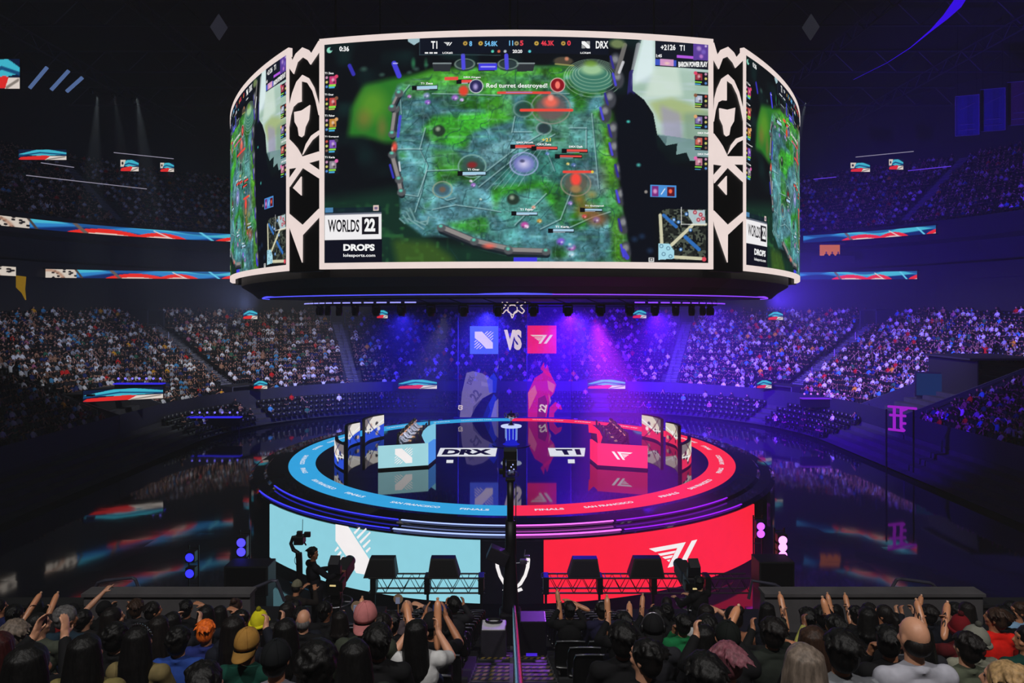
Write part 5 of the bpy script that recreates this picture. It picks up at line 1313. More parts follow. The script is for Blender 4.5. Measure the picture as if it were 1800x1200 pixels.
sqb = bpoly('team_tile', [[(826, 622), (876, 622), (876, 573), (826, 573)]], LM_B, .03); sqr = bpoly('team_tile', [[(927, 621), (978, 621), (978, 572), (927, 572)]], LM_R, .03)
f6 = bmap(.06)
mb = MB(); mark_dragon(mb, lambda u, v: f6(834 + u * 33, 613 - v * 31)); mb.build('team_mark', LM_W, sqb)
mb = MB(); mark_wing(mb, lambda u, v: f6(932 + u * 40, 604 - v * 16)); mb.build('team_mark', LM_W, sqr)
mb = MB(); put_text(mb, 'VS', 886, 615, 917, 579, f6, .06); mb.build('versus_lettering', LM_W, bs)
mb = MB()
for pts in ([(900, 559), (897, 550), (890, 544), (884, 551), (881, 545), (890, 537), (883, 532), (883, 522), (888, 520), (890, 530), (896, 536), (904, 536), (911, 530), (915, 520), (924, 520), (923, 532), (914, 538), (922, 546), (918, 551), (910, 545), (904, 549), (902, 556)],):
    for a_, b_ in zip(pts, pts[1:] + pts[:1]):
        A_, B_ = Vector(f6(*a_)), Vector(f6(*b_)); mb.tube([A_, B_], .045, 5)
for pts in ([(893, 540), (901, 534), (909, 540), (909, 548), (901, 553), (893, 548), (893, 540)], [(895, 528), (901, 519), (908, 528), (895, 528)]):
    mb.tube([f6(*p) for p in pts], .04, 5)
mb.build('crest', LM_W, bs)
bpoly('jersey', [[(808, 736), (812, 690), (820, 655), (832, 652), (848, 656), (866, 668), (866, 690), (848, 700), (836, 716), (826, 736)], [(846, 670), (862, 674), (860, 680), (846, 678)]], LM_J, .02)
bpoly('jersey', [[(848, 736), (856, 714), (868, 692), (873, 700), (873, 736)], [(856, 668), (868, 655), (874, 665), (872, 690), (860, 690)]], LM_JB, .025); bpoly('jersey', [[(829, 736), (832, 714), (844, 703), (858, 706), (862, 722), (856, 736)]], LM_JD, .03)
bpoly('jersey', [[(873, 648), (876, 640), (876, 647)], [(862, 736), (870, 706), (876, 700), (876, 736)]], LM_J, .03)
bpoly('jersey', [[(928, 738), (928, 690), (940, 664), (954, 655), (962, 640), (966, 654), (978, 676), (974, 690), (966, 700), (960, 738)]], LM_JR, .02); bpoly('jersey', [[(928, 690), (940, 676), (944, 690), (930, 720)], [(962, 668), (976, 676), (972, 690), (964, 684)], [(964, 690), (969, 704), (966, 712)]], LM_JP, .03)
bpoly('jersey', [[(964, 738), (966, 716), (976, 706), (986, 712), (988, 720), (980, 718), (974, 726), (974, 738)], [(956, 636), (958, 650), (968, 656), (970, 664), (962, 660), (950, 648)]], LM_JR, .03); bpoly('jersey', [[(944, 738), (946, 700), (958, 694), (962, 706), (958, 738)]], LM_JD, .03)
def slant_text(s, px, py, h, mat, ang):
    mb = MB(); ca, sa = math.cos(ang), math.sin(ang); w = h * .55 * len(s)
    put_text(mb, s, 0, 0, 1, 1, lambda u, v: f6(px + (u - .5) * w * ca - (v - .5) * h * sa, py - (u - .5) * w * sa - (v - .5) * h * ca), .04); mb.build('jersey_number', mat, bs)
slant_text('22', 836, 694, 16, LM_JD, .9); slant_text('22', 954, 717, 13, LM_W, 1.35); slant_text('DRX', 827, 668, 9, LM_JD, 1.2); slant_text('G3', 809.5, 716, 8, LM_W, 1.5)
# ================================================================== THE DISTANT CROWD
def _cubesphere():
    pts = {}; V = []; Fq = []
    def vid(p):
        k = tuple(p)
        if k not in pts: pts[k] = len(V); V.append(p)
        return pts[k]
    for ax in range(3):
        for s in (-1, 1):
            for i in range(2):
                for j in range(2):
                    q = []
                    for (a, b) in ((0, 0), (1, 0), (1, 1), (0, 1)):
                        c = [0, 0, 0]; c[ax] = s; c[(ax + 1) % 3] = (i + a) - 1; c[(ax + 2) % 3] = (j + b) - 1; q.append(vid(tuple(c)))
                    Fq.append(q if s > 0 else q[::-1])
    V = np.array(V, float); V /= np.linalg.norm(V, axis=1)[:, None]; return V, np.array(Fq)
CSV, CSF = _cubesphere()
def _rings(path, rads, n=6):
    V = []; Fq = []
    path = [np.array(p, float) for p in path]; k = len(path)
    for i in range(k):
        t = path[min(i + 1, k - 1)] - path[max(i - 1, 0)]; t /= np.linalg.norm(t)
        u = np.array([1., 0, 0]) if abs(t[0]) < .8 else np.array([0, 1., 0]); a = np.cross(t, u); a /= np.linalg.norm(a); b = np.cross(a, t)
        rx, ry = rads[i] if isinstance(rads[i], tuple) else (rads[i], rads[i])
        for j in range(n): V.append(path[i] + b * rx * math.cos(2 * PI * j / n) + a * ry * math.sin(2 * PI * j / n))
    for i in range(k - 1):
        for j in range(n): Fq.append([i * n + j, i * n + (j + 1) % n, (i + 1) * n + (j + 1) % n, (i + 1) * n + j])
    return np.array(V), np.array(Fq)
def template(pose):
    """low figure made of vertex groups: 0 skin, 1 top, 2 trousers, 3 hair"""
    Vs, Fs, Gs = [], [], []
    def add(V, Fq, g): Fs.append(Fq + sum(len(v) for v in Vs)); Vs.append(V); Gs.append(np.full(len(V), g))
    add(CSV * np.array([.085, .10, .12]) + np.array([0, -.02, 1.22]), CSF, 0)
    add(CSV * np.array([.092, .10, .10]) + np.array([0, -.05, 1.265]), CSF, 3)
    V, Fq = _rings([(0, 0, .46), (0, -.04, .72), (0, -.07, .98), (0, -.065, 1.05), (0, -.05, 1.12)], [(.16, .13), (.165, .12), (.21, .12), (.15, .09), (.05, .05)], 8); add(V, Fq, 1)
    for s in (-1, 1):
        sh, el, wr = {'rest': ((.19, -.06, .99), (.25, .05, .72), (.10, .26, .66)), 'clap': ((.19, -.06, .99), (.27, .12, .78), (.04, .30, .96)), 'up': ((.19, -.06, .99), (.30, .06, 1.2), (.22, .14, 1.46)), 'face': ((.19, -.06, .99), (.22, .2, .8), (.06, .12, 1.1))}[pose]
        m = lambda p: (p[0] * s, p[1], p[2])
        V, Fq = _rings([m(sh), m(el)], [.06, .05], 5); add(V, Fq, 1); V, Fq = _rings([m(el), m(wr)], [.045, .032], 5); add(V, Fq, 0)
        add(CSV * .05 + np.array(m(wr)), CSF, 0)
        V, Fq = _rings([(s * .1, 0, .52), (s * .12, .44, .52), (s * .12, .43, .08), (s * .12, .52, .03)], [.09, .07, .05, .04], 5); add(V, Fq, 2)
    return np.concatenate(Vs), np.concatenate(Fs), np.concatenate(Gs)
TPL = [template(p) for p in ('rest', 'rest', 'clap', 'face', 'up')]
TOPS = [((.045, .045, .055), 40, 'black'), ((.10, .11, .14), 20, 'charcoal'), ((.80, .80, .80), 17, 'white'), ((.55, .56, .58), 12, 'grey'), ((.10, .15, .34), 8, 'navy'), ((.75, .09, .08), 2.5, 'red'), ((.25, .52, .68), 4, 'pale blue'), ((.85, .60, .12), 1.2, 'yellow'), ((.16, .36, .26), 3, 'green'), ((.58, .42, .32), 3, 'tan'), ((.62, .35, .45), 1, 'pink')]
TW_ = np.array([t[1] for t in TOPS], float); TW_ /= TW_.sum()
SKN = [(.66, .48, .40), (.56, .40, .31), (.38, .25, .18)]; HRN = [(.03, .027, .027), (.05, .04, .035), (.14, .09, .06), (.4, .32, .2)]
rng = np.random.default_rng(21)
AISLES = [19.1, 32.5, 51.0, 62.8]
def bowl_seats(rows, o0, w_, z0, dz, pitch, aisles, tmax, gaps=()):
    out = []
    for k in range(rows):
        o = o0 + (k + .42) * w_
        t = -tmax
        while t < tmax:
            x, y, nx, ny = base_at(t)
            sc_ = (22 + o) / 22 if 11 <= abs(t) <= 11 + 22 * PI / 2 else 1.0
            ok = all(abs(abs(t) - a) * (sc_ if 11 <= a <= 45.5 else 1) > .95 for a in aisles) and all(not (g[0] < t < g[1] and g[2] <= k <= g[3]) for g in gaps)
            if ok: out.append((x + nx * o, y + ny * o, z0 + k * dz, math.atan2(nx, -ny), k, t))
            t += pitch / sc_
    return out
GAPS = [(-34.5, -30.5, 0, 2), (30.5, 34.5, 0, 2), (-13.5, -8.0, 0, 0), (8.0, 13.5, 0, 0), (-50.9, -43.7, 0, 4), (43.7, 50.9, 0, 12), (-33.6, -31.4, 19, 23), (31.4, 33.6, 19, 23), (-20, -18.2, 19, 23), (18.2, 20, 19, 23)]
low_seats = bowl_seats(LR, 0, LW, LZ0, LDZ, .56, AISLES, 70, GAPS)
up_seats = bowl_seats(UR, UO, UW, UZ0, UDZ, .62, [19.1, 32.5, 51, 62.8], 64, ())
floor_seats = bowl_seats(4, -4.4, 1.0, .25, .4, .62, [10.5, 32.5], 44, ())
def build_crowd(name, seats, occ, sel, cols=None):
    """one body of people nobody could count"""
    Vall, Fall, Call = [], [], []; base = 0
    for (x, y, z, yaw, k, t), (ti, top, sk, hr, sc_) in zip(seats, sel):
        V, Fq, G = TPL[ti]; c, s = math.cos(yaw), math.sin(yaw)
        P_ = V * sc_; Q = np.stack([P_[:, 0] * c - P_[:, 1] * s + x, P_[:, 0] * s + P_[:, 1] * c + y, P_[:, 2] + z], 1)
        pal = np.array([lin(SKN[sk]), lin(TOPS[top][0]), lin((.06, .07, .10)), lin(HRN[hr])]); Call.append(pal[G])
        Vall.append(Q); Fall.append(Fq + base); base += len(V)
    return np_mesh(name, np.concatenate(Vall), np.concatenate(Fall), np.concatenate(Call), C_ATTR, smooth=True)
def looks(n): return list(zip(rng.choice(5, n, p=[.38, .3, .14, .14, .04]), rng.choice(len(TOPS), n, p=TW_), rng.choice(3, n, p=[.55, .33, .12]), rng.choice(4, n, p=[.5, .3, .16, .04]), rng.uniform(.94, 1.06, n)))
def occ_low(s):
    x, y, z, yaw, k, t = s; a = abs(t)
    if a < 19: return .50
    if k > 20: return .55
    return .90
occ = [s for s in low_seats if rng.random() < occ_low(s)]
# yaw: people face the stage, so turn the template's +Y towards the inside
def inward(s): return (s[0], s[1], s[2], s[3], s[4], s[5])
def in_view(s):
    px = 900 + F * s[0] / s[1]; py = HY - F * (s[2] + 1.2 - ZC) / s[1]; return -12 < px < 1812 and 0 < py < 1100
vis = sorted([s for s in occ if in_view(s)], key=lambda s: math.dist((s[0], s[1], s[2]), (0, 0, ZC)))
N_IND = 172
IND = vis[:N_IND]; REST = vis[N_IND:] + [s for s in floor_seats if in_view(s) and rng.random() < .16]
c1 = build_crowd('crowd', REST, None, looks(len(REST))); tag(c1, 'dense crowd of spectators filling the lower stand around the far end and the sides', 'crowd', kind='stuff')
upv = [s for s in up_seats if in_view(s) and rng.random() < .72]
c2 = build_crowd('crowd', upv, None, looks(len(upv))); tag(c2, 'dim crowd of spectators in the upper tier below the roof', 'crowd', kind='stuff')
# nearest distant spectators, each one an object
_pm = {}
def small_person_mesh(ti, top, sk, hr):
    k = (ti, top, sk, hr)
    if k not in _pm:
        V, Fq, G = TPL[ti]; pal = np.array([lin(SKN[sk]), lin(TOPS[top][0]), lin((.06, .07, .10)), lin(HRN[hr])])
        o = np_mesh('person', V, Fq, pal[G], C_ATTR, smooth=True); _pm[k] = o.data; bpy.data.objects.remove(o)
    return _pm[k]
def words(n): return ords[n] if n < len(ords) else 'number %d' % (n + 1)
cnt = {}
for s, (ti, top, sk, hr, sc_) in sorted(zip(IND, looks(len(IND))), key=lambda q: (q[0][5] < 0, q[0][4], abs(q[0][5]))):
    o = bpy.data.objects.new('person', small_person_mesh(ti, top, sk, hr)); COL.objects.link(o)
    o.location = s[:3]; o.rotation_euler = (0, 0, s[3]); o.scale = (sc_,) * 3
    side = 'left' if s[5] < 0 else 'right'; blk = 'far' if abs(s[5]) < 51 else ('middle' if abs(s[5]) < 62.8 else 'near')
    k = (side, blk, s[4]); cnt[k] = cnt.get(k, 0) + 1
    tag(o, '%s-topped spectator, %s row up in %s %s-hand block, %s from its far stairs' % (TOPS[top][2], ords[s[4]], blk, side, ords[cnt[k] - 1]), 'person', 'spectators in the %s side stand' % side)
# seats of the stands
def seat_tpl():
    Vs = []; Fs = []
    def bx(c, s):
        n = sum(len(v) for v in Vs); v = np.array([(sx * s[0] / 2 + c[0], sy * s[1] / 2 + c[1], sz * s[2] / 2 + c[2]) for sz in (-1, 1) for sy in (-1, 1) for sx in (-1, 1)])
        Vs.append(v); Fs.append(np.array([(0, 2, 3, 1), (4, 5, 7, 6), (0, 1, 5, 4), (2, 6, 7, 3), (0, 4, 6, 2), (1, 3, 7, 5)]) + n)
    bx((0, -.25, .66), (.48, .05, .46)); bx((0, .0, .42), (.46, .44, .05)); bx((0, -.02, .21), (.06, .12, .40)); bx((-.25, -.02, .62), (.04, .34, .04)); return np.concatenate(Vs), np.concatenate(Fs)
STV, STF = seat_tpl()
def build_seats(name, seats):
    A = np.array([s[:4] for s in seats]); c, s_ = np.cos(A[:, 3])[:, None], np.sin(A[:, 3])[:, None]
    V = np.stack([STV[None, :, 0] * c - STV[None, :, 1] * s_ + A[:, 0:1], STV[None, :, 0] * s_ + STV[None, :, 1] * c + A[:, 1:2], STV[None, :, 2] + A[:, 2:3]], -1).reshape(-1, 3)
    Fq = (STF[None] + (np.arange(len(seats)) * len(STV))[:, None, None]).reshape(-1, 4)
    return np_mesh(name, V, Fq, None, pm('seat_plastic', (.055, .06, .075), .45, var=.1))
o = build_seats('folding_seats', [s for s in low_seats + floor_seats if in_view(s)]); tag(o, 'rows of dark folding seats in the lower stand under the crowd', 'seats', kind='stuff')
o = build_seats('folding_seats', [s for s in up_seats if in_view(s)]); tag(o, 'rows of dark folding seats in the upper tier', 'seats', kind='stuff')
# stairs with pale nosings and hand rails between the blocks
M_STEP = pm('stair_concrete', (.30, .30, .34), .85, var=.2); M_NOSE = pm('stair_nosing', (.55, .55, .58), .6)
def stair(t, rows, o0, w_, z0, dz, nm, lab=None):
    mb = MB(); mn = MB(); x, y, nx, ny = base_at(t); tx, ty = ny, -nx
    yaw = math.atan2(ny, nx) - PI / 2; R = Matrix.Rotation(yaw, 3, 'Z')
    for k in range(rows):
        for h in (0, 1):
            o = o0 + (k + .25 + .5 * h) * w_; z = z0 + k * dz + h * dz / 2
            mb.box((x + nx * o, y + ny * o, z - .02 + .03), (1.35, w_ * .5, .06 if h == 0 else dz * .5), R)
            q = o - w_ * .22; mn.box((x + nx * q, y + ny * q, z + (.075 if h == 0 else .035 + dz * .22)), (1.35, .07, .02), R)
    st_ = struct(mb.build(nm, M_STEP)); mn.build('stair_nosing', M_NOSE, st_); return st_
i_ = 0
for t in (-62.8, -51, -32.5, -19.1, 19.1, 32.5, 51, 62.8):
    stair(t, LR, 0, LW, LZ0, LDZ, 'floor_stairs_lower_%d' % i_); stair(t, UR, UO, UW, UZ0, UDZ, 'floor_stairs_upper_%d' % i_); i_ += 1
    x, y, nx, ny = base_at(t)
    if 900 + F * x / y < -60 or 900 + F * x / y > 1860: continue
    for j, k0 in enumerate(range(1, LR - 3, 5)):
        mb = MB(); ps = []
        for k in range(k0, k0 + 4):
            o = (k + .5) * LW; ps.append(Vector((x + nx * o, y + ny * o, LZ0 + k * LDZ + .95)))
        mb.tube([ps[0] - Vector((0, 0, .9)), ps[0] - Vector((0, 0, .05))] + ps + [ps[-1] - Vector((0, 0, .05)), ps[-1] - Vector((0, 0, .9))], .028, 6)
        rl_ = mb.build('stair_handrail', M_STEEL)
        tag(rl_, 'steel handrail on the %s stairway %s of the stage, %s from the bottom' % ({62.8: 'nearest', 51: 'side', 32.5: 'corner', 19.1: 'far'}[abs(t)], 'left' if t < 0 else 'right', ords[j]), 'handrail', 'handrails on the stand stairways')
# tunnel mouths at floor level and stair portals above
M_PORT = pm('tunnel_black', (.02, .02, .03), .9); M_CHK = pm('tunnel_cheek_wall', (.22, .22, .26), .9)
def portal(nm, t, w_, k0, k1, label):
    x, y, nx, ny = base_at(t); yaw = math.atan2(ny, nx) - PI / 2; R = Matrix.Rotation(yaw, 3, 'Z'); tx, ty = math.cos(yaw), math.sin(yaw)
    zt = LZ0 + k1 * LDZ + 1.0; zb = max(0, LZ0 + k0 * LDZ - .2) if k0 > 0 else 0.02
    r = empty(nm, (0, 0, 0), 0, None, None, None, 'structure')
    o0, o1 = k0 * LW - (.3 if k0 else .4), (k1 + 1) * LW
    big = k1 >= 3 and k0 == 0; oc = o0 + (o1 - o0) * (.45 if big else 0)
    mb = MB()
    for s in (-1, 1):
        c = Vector((x + tx * s * w_ / 2, y + ty * s * w_ / 2, 0)); a = c + Vector((nx, ny, 0)) * o0; b = c + Vector((nx, ny, 0)) * o1
        q = Vector((tx, ty, 0)) * .12 * s
        zf = zt if k0 else LZ0 + .9
        vs = [a + Vector((0, 0, zb)), b + Vector((0, 0, zb)), b + Vector((0, 0, zt + .1)), a + Vector((0, 0, (LZ0 + .9) if big else (zt - .1 if k0 else zt)))]
        mb.add(vs + [v + q for v in vs], [(0, 1, 2, 3), (7, 6, 5, 4), (0, 3, 7, 4), (3, 2, 6, 7), (1, 5, 6, 2), (0, 4, 5, 1)])
    mb.build('cheek_wall', M_CHK, r)
    mb = MB(); c = Vector((x, y, 0)) + Vector((nx, ny, 0)) * ((oc + o1) / 2 + .1); mb.box((c.x, c.y, zt), (w_, o1 - oc, .16), R); mb.build('canopy', M_DARK, r)
    mb = MB(); c = Vector((x, y, 0)) + Vector((nx, ny, 0)) * (oc + .8); mb.box((c.x, c.y, (zt + zb) / 2), (w_ - .1, .1, zt - zb - .1), R); mb.build('dark_mouth', M_PORT, r)
    return struct(r)
portal('wall_tunnel_left', -32.5, 3.0, 0, 1, ''); portal('wall_tunnel_right', 32.5, 3.0, 0, 1, ''); portal('wall_tunnel_far_left', -10.8, 5.0, 0, 0, ''); portal('wall_tunnel_far_right', 10.8, 5.0, 0, 0, '')
portal('wall_tunnel_corner_left', -47.3, 6.8, 0, 4, ''); portal('wall_tunnel_corner_right', 47.3, 6.8, 0, 12, '')
for t, nm in ((-32.5, 'wall_portal_left'), (32.5, 'wall_portal_right'), (-19.1, 'wall_portal_far_left'), (19.1, 'wall_portal_far_right')): portal(nm, t, 1.9, 20, 23, '')
# ================================================================== NEAR STAND, IN FRONT OF THE PHOTOGRAPHER
def row_d(j): return 3.7 + .85 * j
def tread(d): return ZC - 1.76 - .385 * d
NROW = 19
AL, AR = -.66, .70
M_NEAR = pm('near_tread_concrete', (.10, .10, .115), .85, var=.3, scale=3)
for nm, xa, xb, rows in (('floor_near_stand_left', -15, AL, range(-1, 9)), ('floor_near_stand_right', AR, 15, range(-1, 9)), ('floor_near_stand_low_left', -4.25, AL, range(9, NROW)), ('floor_near_stand_low_right', AR, 4.1, range(9, NROW))):
    mb = MB()
    for j in rows:
        d = row_d(j); z = tread(d); mb.box(((xa + xb) / 2, d + .125, z - .30), (xb - xa, .85, .60))
    struct(mb.build(nm, M_NEAR))
# aisle steps with worn striped nosings
mb = MB(); mn = MB(); my = MB()
M_AISLE = pm('worn_aisle_concrete', (.30, .29, .32), .8, var=.35, scale=5, bump=.1)
for j in range(0, NROW):
    for h in (0, 1):
        d = row_d(j) - .30 + .425 * h; z = tread(row_d(j)) - .164 * h + .082
        mb.box(((AL + AR) / 2, d + .2125, z - .35), (AR - AL, .425, .70))
        if d + .4 < 3: continue
        q = d + .425 - .035; w_ = (AR - AL) / 2 - .09
        for xs in (AL + .03 + w_ / 2, AR - .03 - w_ / 2):
            mn.box((xs, q, z + .004), (w_, .07, .008))
            if j in (8, 9, 11): 
                for k in range(5):
                    x0 = xs - w_ / 2 + .02 + k * w_ / 5; my.add([(x0, q - .034, z + .009), (x0 + .06, q - .034, z + .009), (x0 + .10, q + .034, z + .009), (x0 + .04, q + .034, z + .009)], [(0, 1, 2, 3)])
ai = struct(mb.build('floor_aisle_steps', M_AISLE)); mn.build('step_nosing', pm('dark_nosing', (.05, .05, .055), .5), ai); my.build('hazard_stripe', pm('yellow_stripe_paint', (.48, .40, .16), .6, var=.4), ai)
# centre rail of the aisle
r_ = empty('aisle_handrail', (.045, 0, 0), 0, 'polished steel handrail running down the middle of the near aisle', 'handrail')
mb = MB(); ps = [Vector((0, d, tread(d) + 1.02)) for d in np.linspace(3.2, 16.5, 14)]
mb.tube([ps[0] - Vector((0, 0, .5)), ps[0] - Vector((0, .05, .08))] + ps + [ps[-1] + Vector((0, .08, -.1)), ps[-1] + Vector((0, .08, -.5))], .034, 10); mb.build('top_rail', M_CHROME, r_, True)
for d in (3.8, 7.0, 10.2, 13.4, 16.2):
    mb = MB(); mb.tube([(0, d, tread(d) + .02), (0, d, tread(d) + .99)], .026, 8); mb.lathe([(.06, 0), (.06, .012), (.03, .02)], (0, d, tread(d) + .085), 12); mb.build('post', M_STEEL, r_, True)
# ---------------------------------------------------------------- one folding seat, copied along the rows
def seat_proto():
    t = empty('stadium_seat', (0, 0, 0))
    vs = []; fs = []; nu, nv = 8, 5
    for sh in (0, 1):
        for i in range(nu + 1):
            u = (i / nu - .5) * 2
            for k in range(nv + 1):
                v = k / nv; w_ = .235 * (1 - .10 * max(0, v - .75) / .25 * abs(u) ** 4)
                vs.append((u * w_, -.275 - .05 * v + .035 * u * u + sh * .035, .44 + .42 * v - .03 * (abs(u) ** 6) * (v > .9)))
    m = (nu + 1) * (nv + 1)
    for i in range(nu):
        for k in range(nv):
            q = (i * (nv + 1) + k, i * (nv + 1) + k + 1, (i + 1) * (nv + 1) + k + 1, (i + 1) * (nv + 1) + k); fs.append(q[::-1]); fs.append(tuple(x + m for x in q))
    E = [i * (nv + 1) for i in range(nu + 1)] ; T_ = [i * (nv + 1) + nv for i in range(nu + 1)]
    for L in (E, T_):
        for a, b in zip(L[:-1], L[1:]): fs.append((a, b, b + m, a + m) if L is E else (b, a, a + m, b + m))
    for L in (list(range(nv + 1)), [nu * (nv + 1) + k for k in range(nv + 1)]):
        for a, b in zip(L[:-1], L[1:]): fs.append((a, a + m, b + m, b))
    mb = MB(); mb.add(vs, fs); mb.build('backrest', pm('seat_shell', (.045, .047, .052), .28, var=.1), t, True)
    mb = MB(); mb.tube([(-.215, -.32, .862), (-.1, -.328, .872), (0, -.33, .874), (.1, -.328, .872), (.215, -.32, .862)], .011, 6); mb.build('rim_highlight', pm('seat_rim_highlight', (.42, .43, .45), .22, .3), t, True)  # pale tube added as the bright highlight along the seat back's top edge
    mb = MB(); mb.bbox((0, -.02, .42), (.44, .42, .07), .03); mb.build('seat_pan', pm('seat_pad', (.05, .05, .06), .6), t, True)
    mb = MB(); mb.box((0, -.16, .22), (.05, .10, .36)); mb.box((0, -.14, .02), (.12, .26, .03)); mb.build('pedestal', M_BLACK, t)
    return t
SEAT = seat_proto()
def wallp(nm, xa, xb, y, z0, z1, mat, th=.22):
    mb = MB(); mb.bbox(((xa + xb) / 2, y, (z0 + z1) / 2), (xb - xa, th, z1 - z0), .03); mb.box(((xa + xb) / 2, y, z1 + .02), (xb - xa + .02, th + .08, .05)); return struct(mb.build(nm, mat))
PZ = ZC - 4.66
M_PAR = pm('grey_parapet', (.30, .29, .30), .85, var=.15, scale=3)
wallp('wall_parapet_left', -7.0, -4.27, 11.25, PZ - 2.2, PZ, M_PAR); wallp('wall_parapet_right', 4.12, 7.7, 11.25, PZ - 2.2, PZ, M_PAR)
wallp('wall_parapet_far_left', -15, -7.05, 11.35, PZ - 2.2, PZ - .22, pm('dark_parapet', (.05, .05, .06), .8)); wallp('wall_parapet_far_right', 7.75, 15, 11.35, PZ - 2.2, PZ - .22, pm('dark_parapet', (.05, .05, .06), .8))
